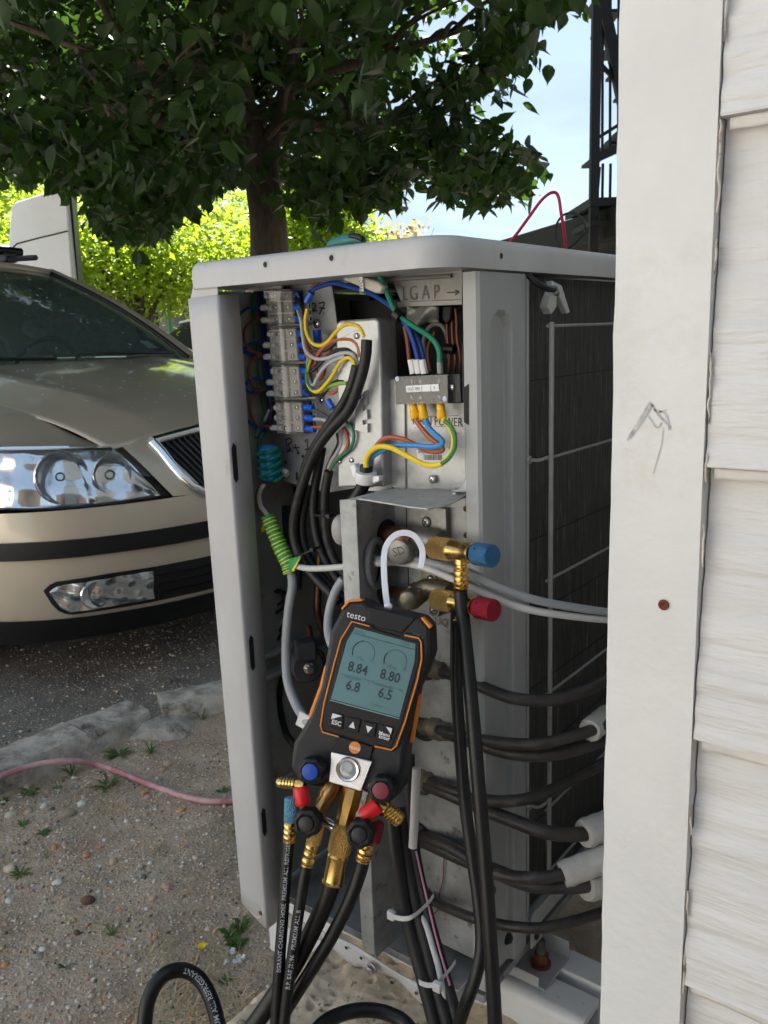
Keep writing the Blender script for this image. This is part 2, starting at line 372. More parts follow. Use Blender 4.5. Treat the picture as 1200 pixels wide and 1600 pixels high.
# old paint skin hanging ragged below each lap
for i, z in enumerate(zs):
    if not .3 < z < 1.5: continue
    b = B(); rr = random.Random(40+i); n = 90
    def sk(u, v, z=z, i=i):
        x = TX1+.005+u*.45; lowr = .0065+.0012*noise.noise((x*26, i*9.1, 2))+.0006*noise.noise((x*90, i, 5))
        return V(x, WY-.0125+.0006*v-.0012*noise.noise((x*40, v*3, i)), z-.002-lowr*v)
    b.grid(sk, n, 3); b.build('paint_skin', m_skin, house, fix=False, solid=.0008, ang=60)
# broken caulk line between trim and boards
for i in range(46):
    z0 = .3+i*.03+rt.random()*.01; ln = .012+rt.random()*.022
    if rt.random() < .25: continue
    b = B(); n = 5
    pts = [V(TX1+.0015+(rt.random()-.5)*.0012, WY-.0165+(rt.random()-.5)*.002, z0+ln*k/n) for k in range(n+1)]
    b.tube(pts, lambda t: .0007*(.6+.6*math.sin(math.pi*t)), 6, 2); b.build('caulk', m_peel, house)
# rusty screw, pencil scribble, small chip on the trim
c = PY(1037, 945, WY-.0185)
b = B(); b.lathe(c+V(0, -.0001, 0), (0, -1, 0), [(0, .0036), (.0008, .0034), (.001, .0018), (.0002, .0006)], 14); b.build('screw', m_rust, house)
m_penc = M('pencil scribble', (.52, .52, .525), .6, 0, .4, 150); m_chip = M('bare board', (.46, .38, .22), .9, 0, .3, 90)
def stroke(pts, w, Y, name, mat, par):
    P = catmull([PY(x, y, Y) for x, y in pts], 4); b = B(); T, _ = frames(P)
    for i in range(len(P)-1):
        n0 = V(T[i].z, 0, -T[i].x)*w; n1 = V(T[i+1].z, 0, -T[i+1].x)*w
        b.add([P[i]-n0, P[i]+n0, P[i+1]+n1, P[i+1]-n1], [(0, 1, 2, 3)])
    return b.build(name, mat, par, smooth=False, fix=False)
for pts, w in (([(980, 688), (995, 662), (1016, 628)], .0007), ([(984, 684), (1003, 658), (1020, 632)], .0006), ([(1012, 650), (1026, 668), (1034, 660)], .0005),
               ([(1016, 630), (1030, 650), (1048, 668)], .0006), ([(1022, 640), (1040, 648), (1046, 672)], .0006), ([(1036, 668), (1032, 700), (1020, 740)], .00025), ([(1027, 645), (1042, 640)], .0004)):
    stroke(pts, w, WY-.0186, 'pencil_mark', m_penc, house)

nh = thing('reflector_house', 'added pale house behind the camera, bouncing sunlight forward', 'house', (0, -9, 0))  # unseen house, added as a sunlit reflector for fill light
b = B(); b.box((-12, -12, 0), (0, -8.2, 4.6)); b.build('wall', M('pale reflector render', (.72, .70, .65), .85, 0, .06, 2), nh)
b = B(); b.prism([V(-12.3, -8.0, 4.6), V(-12.3, -12.2, 4.6), V(-12.3, -10.1, 6.2)], V(12.6, 0, 0)); b.build('roof', M('brown tiles', (.25, .13, .09), .9, 0, .2, 6), nh)
for x in (-10.5, -7.4, -4.3, -1.4):
    b = B(); b.box((x-.5, -8.22, 1.0), (x+.5, -8.16, 2.3)); w_f = b.build('window', m_white, nh)
    b = B(); b.box((x-.44, -8.165, 1.06), (x+.44, -8.155, 2.24)); b.build('pane', M('dark pane', (.03, .035, .04), .08), w_f)

gf = thing('blocker_fence', 'added dark board fence right of the camera, blocking light', 'fence', (1.3, -3, 0))  # unseen fence, added to keep light off the coil side
b = B(); b.box((0, 0, 0), (.025, .245, 2.0)); fb = b.build('board', M('dark blocker wood', (.07, .045, .03), .85, 0, .3, 8, stretch=(6, 6, .6)), gf)
fb.matrix_parent_inverse = Matrix(); fb.location = Vector((1.25, -.40, 0))-gf.location
for k in range(1, 20): clone(fb, Matrix.Translation((1.25, -.40-.25*k, 0)), gf)

# ---------------------------------------------------------------- kerb stones
def kerb_block(a, b_, w, h, seed, tilt=0, label=''):
    a = V(a[0], a[1], 0); b_ = V(b_[0], b_[1], 0); d = (b_-a); L = d.length; d.normalize(); n = V(d.y, -d.x, 0)
    bb = B(); rr = random.Random(seed)
    def ring(t):
        c = a+d*(L*t); j = lambda s_: V((rr.random()-.5)*s_, (rr.random()-.5)*s_, (rr.random()-.5)*s_*.6)
        wob = .006*noise.noise((c.x*6, c.y*6, seed)); hh = h+tilt*(t-.5)+.006*noise.noise((c.x*9, c.y*9, seed+3))
        return [c-n*(w/2)+V(0, 0, -.05), c-n*(w/2)+V(0, 0, hh-.006)+j(.006), c-n*(w/2-.006)+V(0, 0, hh)+j(.005), c+V(0, 0, hh+.004)+j(.006), c+n*(w/2-.007+wob)+V(0, 0, hh)+j(.007), c+n*(w/2+wob)+V(0, 0, hh-.010)+j(.009), c+n*(w/2+.01+wob)+V(0, 0, -.05)]
    nr = max(6, int(L/.018)); R = [ring(i/nr) for i in range(nr+1)]; bi = len(bb.v)
    for r_ in R: bb.v += r_
    for i in range(nr):
        for k in range(6): bb.f.append((bi+i*7+k, bi+i*7+k+1, bi+(i+1)*7+k+1, bi+(i+1)*7+k)); bb.m.append(0)
    bb.f += [tuple(range(bi, bi+7)), tuple(range(bi+nr*7, bi+nr*7+7))]; bb.m += [0, 0]
    return tag(bb.build('kerb_stone', m_conc, ang=45), label, 'kerb', 'concrete kerb stones edging the car park')
kerb_block((-1.375, -1.5), (-1.372, -.20), .115, .086, 1, label='kerb stone running off the left edge of the picture')
kerb_block((-1.372, -.195), (-1.362, .395), .115, .086, 2, label='long pale kerb stone left of the crack, above the pink hose')
kerb_block((-1.362, .40), (-1.352, .575), .115, .082, 3, -.006, label='short kerb stone ending at the broken kerb corner')
kerb_block((-1.335, .63), (-1.20, .85), .12, .078, 4, label='kerb stone right of the broken corner, partly behind the grey unit')
kerb_block((-1.20, .855), (-.9, 1.35), .12, .068, 5, label='kerb stone behind the grey outdoor unit')
bb = B(); bb.ico((-1.258, .578, .012), .08, random.Random(5), 2, 0, .14, (1, 1.15, .6))
tag(bb.build('broken_concrete', m_conc, ang=25), 'broken lump of concrete at the kerb corner', 'concrete lump')
# ---------------------------------------------------------------- outdoor unit: casing
unit = thing('outdoor_unit', 'grey air conditioner outdoor unit with its service side opened', 'outdoor unit', (-.16, .47, .246))
EX, EY, EZ = V(1, 0, 0), V(0, 1, 0), V(0, 0, 1)
ZT = 1.08
# lid: rounded plan, side skirt, slightly crowned top
def rrect(x0, y0, x1, y1, r, n=8):
    out = []; R0 = r; q = r*.28
    for cx_, cy_, a0, r in ((x1-R0, y0+R0, -90, R0), (x1-R0, y1-R0, 0, R0), (x0+q, y1-q, 90, q), (x0+q, y0+q, 180, q)):
        for k in range(n+1): a = rad(a0+90*k/n); out.append((cx_+r*math.cos(a), cy_+r*math.sin(a)))
    return out
lb = B(); rings = []
for ins, z, rr in ((.006, ZT-.026, .030), (0, ZT-.028, .034), (0, ZT-.010, .034), (.0012, ZT-.005, .034), (.004, ZT-.0015, .032), (.008, ZT, .03), (.03, ZT, .02)):
    rings.append([V(x, y, z) for x, y in rrect(-.334+ins, ins, .003-ins, .95-ins, rr)])
n = len(rings[0]); b0 = len(lb.v)
for r_ in rings: lb.v += r_
for i in range(len(rings)-1):
    for k in range(n): lb.f.append((b0+i*n+k, b0+i*n+(k+1) % n, b0+(i+1)*n+(k+1) % n, b0+(i+1)*n+k)); lb.m.append(0)
lb.f.append(tuple(b0+(len(rings)-1)*n+k for k in range(n))); lb.m.append(0)
lb.f.append(tuple(b0+k for k in range(n))); lb.m.append(0)
lid = lb.build('lid', m_paint, unit, ang=50)
def screw_hole(c, d, r, par=None):
    b = B(); d = Vector(d); b.lathe(c-d*.0002, d, [(0, r*1.6), (.0006, r*1.55), (.0004, r*1.1)], 18, 0, cap=False); b.lathe(c, d, [(.0003, r*1.1), (.0003, .00001)], 18, 1, cap=False)
    return b.build('screw_hole', [m_paint, m_black], par or lid)
screw_hole(PY(414.5, 413.5, 0), (0, -1, 0), .0026); screw_hole(PY(518, 403, 0), (0, -1, 0), .0026); screw_hole(PX(783, 400, .003), (1, 0, 0), .0026)

# left edge of the removed cover: front strip with an inward flange
def wall_poly(pts, Y, th, name, mat, par, **kw):
    b = B(); b.prism([PY(x, y, Y) for x, y in pts], V(0, th, 0)); return b.build(name, mat, par, **kw)
FY = .002
pA, pB, pC, pD = PY(293, 467, FY), PY(340, 461, FY), PY(417, 1452, FY), PY(377, 1410, FY)
b = B(); NS = 30
def fp(u, v):
    a = pA.lerp(pD, v); c = pB.lerp(pC, v); p = a.lerp(c, u); p.y += .0016*math.sin(math.pi*u)*0
    return p
cols = [(0, .003), (.02, .0006), (.05, 0), (.95, 0), (.98, .0006), (1, .003), (1.0, .03)]
b.grid(lambda u, v: (lambda c: fp(c[0], v)+V(0, c[1], 0))(cols[round(u*6)]), 6, NS)
strip = b.build('front_panel_edge', m_paint, unit, solid=.0012, ang=60, fix=False)
b = B(); b.prism([PY(302, 444, .005), PY(340, 440, .005), PY(340, 463, .005), PY(297, 469, .005)], V(0, .002, 0)); b.build('panel_tab', m_paint, strip, bevel=.0006)
b = B()   # foam sealing strip behind the flange
q0, q1 = PY(356, 470, .04), PY(430, 1390, .04)
b.hexa([q1+V(-.004, -.004, 0), q1+V(.002, -.004, 0), q1+V(.002, .006, 0), q1+V(-.004, .006, 0)], [q0+V(-.004, -.004, 0), q0+V(.002, -.004, 0), q0+V(.002, .006, 0), q0+V(-.004, .006, 0)])
b.build('foam_strip', m_foam, unit)
for (x0, y0, x1, y1) in ((363, 692, 372, 754), (392, 992, 396, 1048), (411, 1262, 415, 1306)):      # slots in the flange
    b = B(); xf = pB.lerp(pC, ((y0+y1)/2-461)/990).x+.0016
    p0 = PX(x0, y0, xf); p1 = PX(x1, y1, xf); ya = (p0.y+p1.y)/2; zlo, zhi = min(p0.z, p1.z), max(p0.z, p1.z)
    b.prism([V(xf, ya-.004, zlo+.006), V(xf, ya-.001, zlo), V(xf, ya+.003, zlo+.004), V(xf, ya+.003, zhi-.004), V(xf, ya-.001, zhi), V(xf, ya-.004, zhi-.006)], V(.0004, 0, 0)); b.build('slot', m_black, strip, smooth=False)
c = PY(400, 1422, FY-.0005)
b = B(); b.lathe(c, (0, -1, 0), [(-.002, .0115), (.0006, .0105), (-.0006, .007), (-.0012, .004)], 20, 0, cap=False); b.build('dimple', m_paint, strip)
b = B(); b.lathe(PY(407, 1427, FY-.001), (0, -1, 0), [(0, .003), (.0006, .0026)], 12); b.build('screw_hole', m_rust, strip)

# long front panel seen from inside, base pan, barrier, back
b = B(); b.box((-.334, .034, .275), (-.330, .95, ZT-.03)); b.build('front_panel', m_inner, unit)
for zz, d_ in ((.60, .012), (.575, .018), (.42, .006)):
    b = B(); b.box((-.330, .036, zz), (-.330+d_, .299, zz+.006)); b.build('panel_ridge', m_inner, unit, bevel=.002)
b = B(); b.box((-.32, .30, .28), (-.047, .31, 1.05)); b.build('dark_barrier', m_black, unit)  # black sheet added to make the inside of the unit dark
b = B(); b.box((-.333, .06, .262), (-.004, .95, .272)); pan = b.build('base_pan', m_galvd, unit)
b = B()                                            # wavy perforated lip along the service side
P0, P1 = PY(512, 1472, .036), PY(690, 1588, .036); NL = 40
def lip(u, v):
    x = -.335+(.305)*u; z0 = .252+.004*math.sin(u*19)+(.004 if .56 < u < .62 else 0); z1 = .272+.0035*math.sin(u*13+1)
    return V(x, .036-.004*math.sin(u*16)*(1-v), z0+(z1-z0)*v)
b.grid(lip, NL, 3); b.build('base_lip', m_paint, unit, solid=.0015, fix=False)
b = B(); b.box((-.031, .038, .250), (-.0295, .95, .274)); b.build('base_lip', m_paint, unit)
for px, py in ((541, 1481), (564, 1497), (612, 1535), (650, 1552)):
    b = B(); b.lathe(PY(px, py, .0315), (0, -1, 0), [(0, .0022), (.0004, .002)], 12); b.build('lip_hole', m_rust if px > 640 else m_black, pan)
c = PY(582, 1512, .031)
b = B(); b.lathe(c, (0, -1, 0), [(0, .0072), (.002, .0072), (.0025, .0058)], 20); b.lathe(c, (0, -1, 0), [(.002, .005), (.007, .005), (.0075, .004)], 6); b.build('hex_screw', m_dsteel, unit, bevel=.0004)

# corner post on the coil side, with a pressed channel
b = B(); z0, z1 = .278, ZT-.03
xo = 0.0
sec = [(-.018, .10), (-.018, .062), (-.017, .060), (-.003, .060), (0, .063)]
YS = [.063, .080, .0845, .0895, .116, .121, .1255, .150]
def depthX(y, z):
    # pressed-in channel between y .0845 and .121, rounded at the top
    zt = .995; inside = .0
    if z < zt:
        if .0845 <= y <= .121: inside = 1
    if zt <= z < zt+.018:
        r_ = .01825; yc = .10275
        if abs(y-yc) < math.sqrt(max(0, r_*r_-(z-zt)**2)): inside = 1
    return -.008*inside
zz = [z0+(.93-z0)*k/10 for k in range(11)]+[.93+.0025*k for k in range(1, 50)]
zz = [z for z in zz if z <= z1]
ys = [.063+.00145*k for k in range(61)]
V0 = len(b.v)
def smooth_d(y, z):
    t = 0
    for dy, dz in ((0, 0), (.0015, 0), (-.0015, 0), (0, .0015), (0, -.0015)): t += depthX(y+dy, z+dz)
    return t/5
allc = [(x, y, None) for x, y in sec]+[(None, y, 1) for y in ys[1:]]+[(-.004, .152, None), (-.02, .152, None)]
for z in zz:
    for x, y, k in allc: b.v.append(V(x if k is None else smooth_d(y, z), y, z))
W = len(allc)
for i in range(len(zz)-1):
    for k in range(W-1): b.f.append((V0+i*W+k, V0+i*W+k+1, V0+(i+1)*W+k+1, V0+(i+1)*W+k)); b.m.append(0)
post = b.build('corner_post', m_post, unit, ang=24)
b = B(); b.box((-.0195, .0605, .93), (-.0178, .0625, .985)); b.build('slot', m_black, post)
b = B(); b.prism([PY(724, 606, .0592), PY(732, 600, .0592), PY(732, 664, .0592), PY(725, 660, .0592)], V(0, .0006, 0)); b.build('slot', m_black, post, smooth=False)
b = B(); b.box((-.004, .1525, .29), (.0005, .157, ZT-.032)); b.build('coil_flange', m_post, unit)
# lower foot of the post with two black screws
for px, py in ((793, 1466), (766, 1390)):
    b = B(); b.lathe(PX(px, py, .0005), (1, 0, 0), [(0, .0075), (.0015, .007)], 18); b.lathe(PX(px, py, .0005), (1, 0, 0), [(.001, .005), (.005, .0045)], 6); b.build('hex_screw', m_bplast, unit)

# coil with fins, and its wire guard
m_fin = M('dusty coil fins', (.050, .048, .046), .6, .35, .55, 14, stretch=(1, 24, 1), bump=1.0, bs=26, spots=(16, .58, .68, (.24, .23, .215)))
b = B(); b.box((-.045, .153, .292), (-.022, .94, ZT-.03)); coil = b.build('coil', m_fin, unit)
for k in range(7):
    z = .40+.09*k; b = B(); b.box((-.0222, .153, z), (-.0214, .94, z+.0012)); b.build('fin_joint', m_black, coil)
m_guard = M('grey guard wire', (.27, .265, .255), .5, 0, .1, 40, spots=(50, .6, .7, (.25, .2, .15)))
GX = .018
def rod(pts, r, par, name='guard_wire', seg=8): b = B(); b.tube(pts, r, seg, 5); return b.build(name, m_guard, par)
guard_pts = [(863, 508), (857, 1368)]
ga, gb = PX(863, 503, GX), PX(857, 1370, GX); yv = (ga.y+gb.y)/2
rod([V(GX, yv, gb.z), V(GX, yv, ga.z)], .0028, unit, seg=10)
zr = [PX(863, y, GX).z for y in (509, 716, 906, 1083, 1262, 1362)]
for z in zr:
    rod([V(GX-.0035, yv-.003, z), V(GX-.0035, .93, z)], .0016, unit)
for y in (.88,): rod([V(GX, y, gb.z), V(GX, y, ga.z)], .0028, unit)
for z in (zr[1], PX(835, 1255, .004).z):
    rod([V(.003, .1555, z), V(.012, .158, z), V(GX-.002, yv-.004, z+.002), V(GX-.003, yv+.004, z+.001)], .0018, unit)
    b = B(); b.lathe(V(.0005, .1545, z), (1, -.2, 0), [(0, .0052), (.002, .005), (.004, .0035)], 6); b.build('guard_screw', m_dsteel, unit)
# lower slanting brace of the coil frame
b = B(); b.box((-.006, .158, .300), (.004, .94, .312)); b.box((.003, .158, .296), (.006, .94, .318)); b.build('coil_rail', m_post, unit, bevel=.001)
b = B(); b.prism([V(.004, .152, .275), V(.004, .178, .275), V(.004, .178, .318), V(.004, .160, .322), V(.004, .152, .31)], V(.003, 0, 0)); b.build('rail_lug', m_post, unit, bevel=.001)
b = B(); b.lathe(V(.007, .162, .288), (1, 0, 0), [(0, .005), (.003, .0045)], 6); b.build('hex_screw', m_bplast, unit)
# air sensor in its clip on the coil
b = B()
for dx, sgn in ((-.006, -1), (.004, 1)):
    pass
s0 = PX(870, 462, .012)
b = B(); b.prism([PX(858, 470, .008), PX(866, 452, .012), PX(871, 455, .012), PX(870, 480, .010), PX(862, 491, .006), PX(856, 480, .006)], V(-.012, .004, 0)); b.build('sensor_clip', M('pale clip plastic', (.50, .51, .50), .5), unit, bevel=.001)
b = B(); b.prism([PX(862, 438, .010), PX(878, 446, .012), PX(891, 488, .010), PX(886, 490, .010), PX(874, 462, .014), PX(866, 460, .014)], V(-.010, .006, 0)); b.build('sensor_clip', MATS['pale clip plastic'], unit, bevel=.001)
b = B(); b.tube([PX(826, 431, .004), PX(838, 442, .012), PX(855, 451, .018), PX(866, 452, .018), PX(870, 458, .014)], .0032, 10); b.build('sensor_lead', m_rub, unit)
b = B(); b.tube([PX(866, 452, .018), PX(868, 455, .0165)], .0042, 10, spline=False); b.build('sensor_sleeve', m_cgrey, unit)
# ---------------------------------------------------------------- electrics inside the service opening
def poly(name, pts, Y, th, mat, par, bevel=.0004, **kw):
    b = B(); b.prism([PY(x, y, Y) for x, y in pts], V(0, th, 0)); return b.build(name, mat, par, smooth=kw.pop('smooth', True), bevel=bevel, **kw)
def wire(name, pts, Y, r, mat, par=None, seg=8, n=6, lab=None):
    """pts: (px, py) or (px, py, Y)"""
    b = B(); b.tube([PY(p[0], p[1], p[2] if len(p) > 2 else Y) for p in pts], r, seg, n)
    o = b.build(name, mat, par or unit, fix=False)
    if lab: o['label'] = lab
    return o
def screwhead(c, r, par, d=V(0, -1, 0), mat=None, name='screw'):
    b = B(); d = Vector(d).normalized(); b.lathe(c, d, [(0, r), (r*.25, r*.97), (r*.5, r*.72), (r*.6, r*.35)], 16)
    u = d.orthogonal().normalized(); w = d.cross(u)
    for k in range(2):
        b.obox(c+d*(r*.6), u if k else w, w if k else u, d, r*.5, r*.1, r*.08, 1)
    return b.build(name, [mat or m_steel, m_bplast], par)

def inside(p, Y, xmin=-.322):
    q = PY(p[0], p[1], Y)
    return (p[0], p[1], Y) if q.x > xmin else (p[0], p[1], max(.034, PX(p[0], p[1], xmin).y))
YP = .105                                    # mounting plate
plate = poly('mounting_plate', [(392, 452), (486, 436), (517, 436), (522, 470), (533, 560), (560, 640), (560, 762), (512, 770), (444, 752), (425, 680), (400, 560)], YP, .002, m_galv, unit)
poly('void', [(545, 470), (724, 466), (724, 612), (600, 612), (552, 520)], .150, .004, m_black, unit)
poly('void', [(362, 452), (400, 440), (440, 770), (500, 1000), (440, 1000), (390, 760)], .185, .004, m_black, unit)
# stamped header plate under the lid
m_hdr = M('stamped grey sheet', (.20, .195, .185), .5, .4, .12, 18, bump=.1, bs=150)
hdr = poly('header_plate', [(606, 420), (722, 413), (722, 469), (627, 473)], .090, .0015, m_hdr, unit)
poly('header_lip', [(620, 472), (722, 468), (722, 476), (622, 480)], .0872, .003, m_hdr, hdr)
b = B(); b.tube([PY(603, 437, .0885), PY(705, 431, .0885)], .0022, 8, 2, spline=False); b.build('bead', m_hdr, hdr)
o = PY(657, 460, .0895); xa = (PY(700, 457, .0895)-PY(620, 462, .0895)).normalized(); ya = V(0, -1, 0).cross(xa)
ya = xa.cross(V(0, -1, 0))*-1 if xa.cross(V(0, -1, 0)).z < 0 else xa.cross(V(0, -1, 0))
ya = Vector((-xa.z, 0, xa.x))
m_dent = M('stamped groove', (.07, .068, .064), .6)
for ch, x in (('L', 633), ('G', 646), ('A', 665), ('P', 682)):
    lettering('stamped_letter', ch, PY(x, 458.5+(657-x)*.04, .0895), xa, ya, .021, m_dent, hdr, bold=-.0003, squeeze=.72)
for x0, x1, x2 in ((699, 717, 711), (617, 607, 611)):
    b = B(); yy = 457 if x0 > 650 else 460
    b.tube([PY(x0, yy, .0893), PY(x1, yy-.5, .0893)], .0006, 5, 2, spline=False); b.build('stamped_arrow', m_dent, hdr)
    for s_ in (-3.5, 3.5):
        b = B(); b.tube([PY(x1, yy-.5, .0893), PY(x2, yy+s_, .0893)], .0006, 5, 2, spline=False); b.build('stamped_arrow', m_dent, hdr)
# crumpled insulation and copper wires behind the opening
b = B(); b.grid(lambda u, v: PY(636+50*u, 478+30*v+4*math.sin(u*7), .135+.006*math.sin(u*5+v*4)), 12, 8); b.build('insulation_sheet', M('grey insulation foil', (.36, .36, .34), .45, .4, .2, 20, bump=.5, bs=40), unit, solid=.001, fix=False)
for k, (x, c) in enumerate(((696, m_cop), (702, m_cop), (707, m_cop))): wire('transformer_lead', [(x+4, 482), (x+2+k*2, 500), (x+3+k*2, 530), (x+6+k*3, 560), (x+4+k*3, 590)], .128, .0016, c)
wire('transformer_lead', [(664, 560), (662, 530), (672, 510), (688, 508), (698, 524), (702, 560)], .130, .0022, M('dusty grey lead', (.22, .21, .21), .5))
wire('transformer_lead', [(672, 580), (668, 545), (680, 518)], .132, .0016, m_wbrown)
poly('tape_wrap', [(690, 478), (706, 476), (704, 500), (697, 508), (690, 500)], .122, .008, m_bplast, unit, .002)
b = B(); b.lathe(PY(703, 545, .126), (1, 0, -.1), [(-.006, .0052), (.006, .0052)], 12); b.build('cable_tie', m_bplast, unit)

# raised cover box with bent edges
cov = B()
cov.prism([PY(x, y, .072) for x, y in ((524, 506), (530, 501), (586, 497), (592, 502), (596, 592), (600, 760), (527, 762), (527, 640))], V(0, .03, 0))
cover = cov.build('cover_box', m_galv, unit, bevel=.0025, seg=3)
poly('cover_foot', [(596, 594), (632, 592), (634, 764), (600, 770), (560, 766), (598, 756)], .086, .016, m_galv, unit, .001)
# pressed oval bosses and slotted bracket on the cover
for x, y, r_ in ((560, 572, .011), (545, 690, .008)):
    b = B(); b.lathe(PY(x, y, .0722), (0, -1, 0), [(-.001, r_), (.0008, r_*.92), (.0014, r_*.7), (.0014, .0001)], 24, cap=False); b.build('boss', m_galv, cover)
b = B(); b.prism([PY(x, y, .068) for x, y in ((555, 618), (572, 610), (573, 632), (566, 634), (567, 642), (573, 640), (574, 655), (566, 657), (567, 664), (574, 662), (574, 676), (555, 672))], V(0, .004, 0)); b.build('slotted_tab', m_galv, cover)
for x, y, Y_, r_ in ((557, 525, .0715, .0034), (564, 620, .0675, .003), (496, 506, .1045, .0054), (494, 565, .1045, .0036), (503, 625, .1045, .0036), (450, 740, .1045, .0048), (549, 719, .0715, .003), (530, 721, .0715, .003), (676, 749, .0855, .0046)):
    screwhead(PY(x, y, Y_), r_, unit)
for x, y in ((446, 722), (452, 704), (466, 708), (473, 713), (481, 719), (538, 655), (709, 678), (603, 679)):
    b = B(); b.lathe(PY(x, y, YP-.0001 if x < 500 else (.0719 if x < 560 else .0858)), (0, -1, 0), [(0, .0021), (.0003, .0019)], 12); b.build('plate_hole', m_black, plate)
b = B(); p = PY(464, 744, YP-.0001); b.box((p.x-.0015, YP-.0006, p.z-.005), (p.x+.0015, YP+.0001, p.z+.005)); b.build('plate_slot', m_black, plate)
# lettering and handwriting on the plate
def scrawl(name, strokes, Y, w, mat, par):
    for pts in strokes: stroke(pts, w, Y, name, mat, par)
scrawl('handwriting', [[(486, 478), (489, 474), (493, 476), (492, 481), (487, 486), (495, 485)], [(498, 474), (507, 473), (502, 485), (499, 491)], [(499, 481), (508, 482)], [(505, 489), (506, 490)]], YP-.0004, .0009, m_ink, plate)
scrawl('handwriting', [[(446, 686), (448, 697), (449, 708)], [(446, 687), (453, 685), (456, 690), (450, 696), (458, 706)], [(461, 694), (463, 702), (466, 705)], [(457, 700), (468, 699)], [(476, 691), (480, 687), (481, 702)], [(476, 703), (486, 700)]], YP-.0004, .0009, M('brown ink', (.05, .022, .02), .6), plate)

# ---- four terminal blocks with clear covers
BLK = [((413, 452), (456, 452), (461, 507), (417, 510)), ((418, 512), (462, 511), (467, 566), (421, 567)), ((423, 571), (467, 570), (472, 622), (426, 624)), ((428, 628), (471, 627), (475, 678), (431, 677))]
m_tbody = M('pale terminal body', (.62, .60, .56), .45, 0, .1, 60); m_tdark = M('dark terminal body', (.26, .25, .24), .4, 0, .3, 40)
for k, q in enumerate(BLK):
    lerp2 = lambda u, v, q=q: (lambda a, c: (a[0]+(c[0]-a[0])*v, a[1]+(c[1]-a[1])*v))((q[0][0]+(q[1][0]-q[0][0])*u, q[0][1]+(q[1][1]-q[0][1])*u), (q[3][0]+(q[2][0]-q[3][0])*u, q[3][1]+(q[2][1]-q[3][1])*u))
    blk = poly('terminal_block', [lerp2(.04, .03), lerp2(1.08, .03), lerp2(1.08, .97), lerp2(.04, .97)], .090, .014, m_bplast, unit, .0008)
    poly('terminal_bed', [lerp2(.08, .06), lerp2(.95, .06), lerp2(.95, .94), lerp2(.08, .94)], .086, .004, m_tdark if k == 0 else m_tbody, blk, .0004)
    for v in (1/3, 2/3):
        poly('divider', [lerp2(.1, v-.02), lerp2(.95, v-.02), lerp2(.95, v+.02), lerp2(.1, v+.02)], .082, .005, m_tbody, blk, .0002)
    poly('divider', [lerp2(.46, .05), lerp2(.56, .05), lerp2(.56, .95), lerp2(.46, .95)], .0822, .005, m_tbody if k else m_tdark, blk, .0002)
    for v in (.18, .5, .83):
        for u in (.36, .80):
            c = PY(*lerp2(u, v), .0835); screwhead(c, .0026, blk)
        a = lerp2(-.15, v); c_ = lerp2(.26, v); used = not (v == .18) and k < 3
        pin = B(); A = PY(*a, .083) if used or k == 3 and v == .83 else PY(*lerp2(.02, v), .083); E_ = PY(*c_, .083)
        pin.lathe(A, E_-A, [(0, .0030), (.0008, .0037), ((E_-A).length*.4, .0037), ((E_-A).length*.5, .0030), ((E_-A).length, .0028)], 6); pin.build('ferrule', m_white, blk)
    cv = B(); qv = [PY(*lerp2(u, v), .0765) for u, v in ((.06, 0), (1.0, 0), (1.0, 1), (.06, 1))]
    cv.add(qv+[v_+V(0, .012, 0) for v_ in qv], [(0, 1, 2, 3), (0, 1, 5, 4), (1, 2, 6, 5), (2, 3, 7, 6), (3, 0, 4, 7)]); cv.build('clear_cover', m_clear, blk, smooth=False)
    for j, v in enumerate((.18, .5, .83)):
        if k == 0 and j == 0:
            b = B(); b.tube([PY(460, 465, .084), PY(463, 458, .083), PY(466, 464, .083), PY(463, 470, .084)], .0013, 7); b.build('ferrule', m_bluef, blk); continue
        a = PY(*lerp2(1.04, v), .0835); e = PY(*lerp2(1.30 if k < 3 else 1.42, v+.03), .0815)
        b = B(); d = e-a; L = d.length; b.lathe(a, d, [(0, .0018), (.0012, .0036), (L*.42, .0038), (L*.48, .0030), (L*.54, .0037), (L*.96, .0036), (L, .0024)], 12); b.build('ferrule', m_bluef, blk)
    if k < 3: poly('rail_end', [lerp2(-.02, 1.0), lerp2(1.45, .97), lerp2(1.45, 1.04), lerp2(-.02, 1.06)], .092, .008, M('rail grey', (.42, .42, .40), .5), blk, .0003)
# printed strips and part labels beside the blocks
for q in ([(478, 454), (484, 454), (489, 503), (483, 503)], [(487, 628), (494, 628), (497, 676), (490, 676)]): 
    st = poly('printed_strip', q, .1035, .0012, M('pale strip', (.55, .55, .56), .5), plate, 0)
    for j in range(5):
        t = (j+.5)/5; x = q[0][0]+(q[3][0]-q[0][0])*t+3; y = q[0][1]+(q[3][1]-q[0][1])*t
        b = B(); c = PY(x, y, .1033); b.box((c.x-.0012, .1032, c.z-.0022), (c.x+.0012, .1034, c.z+.0022)); b.build('print', m_ink, plate)

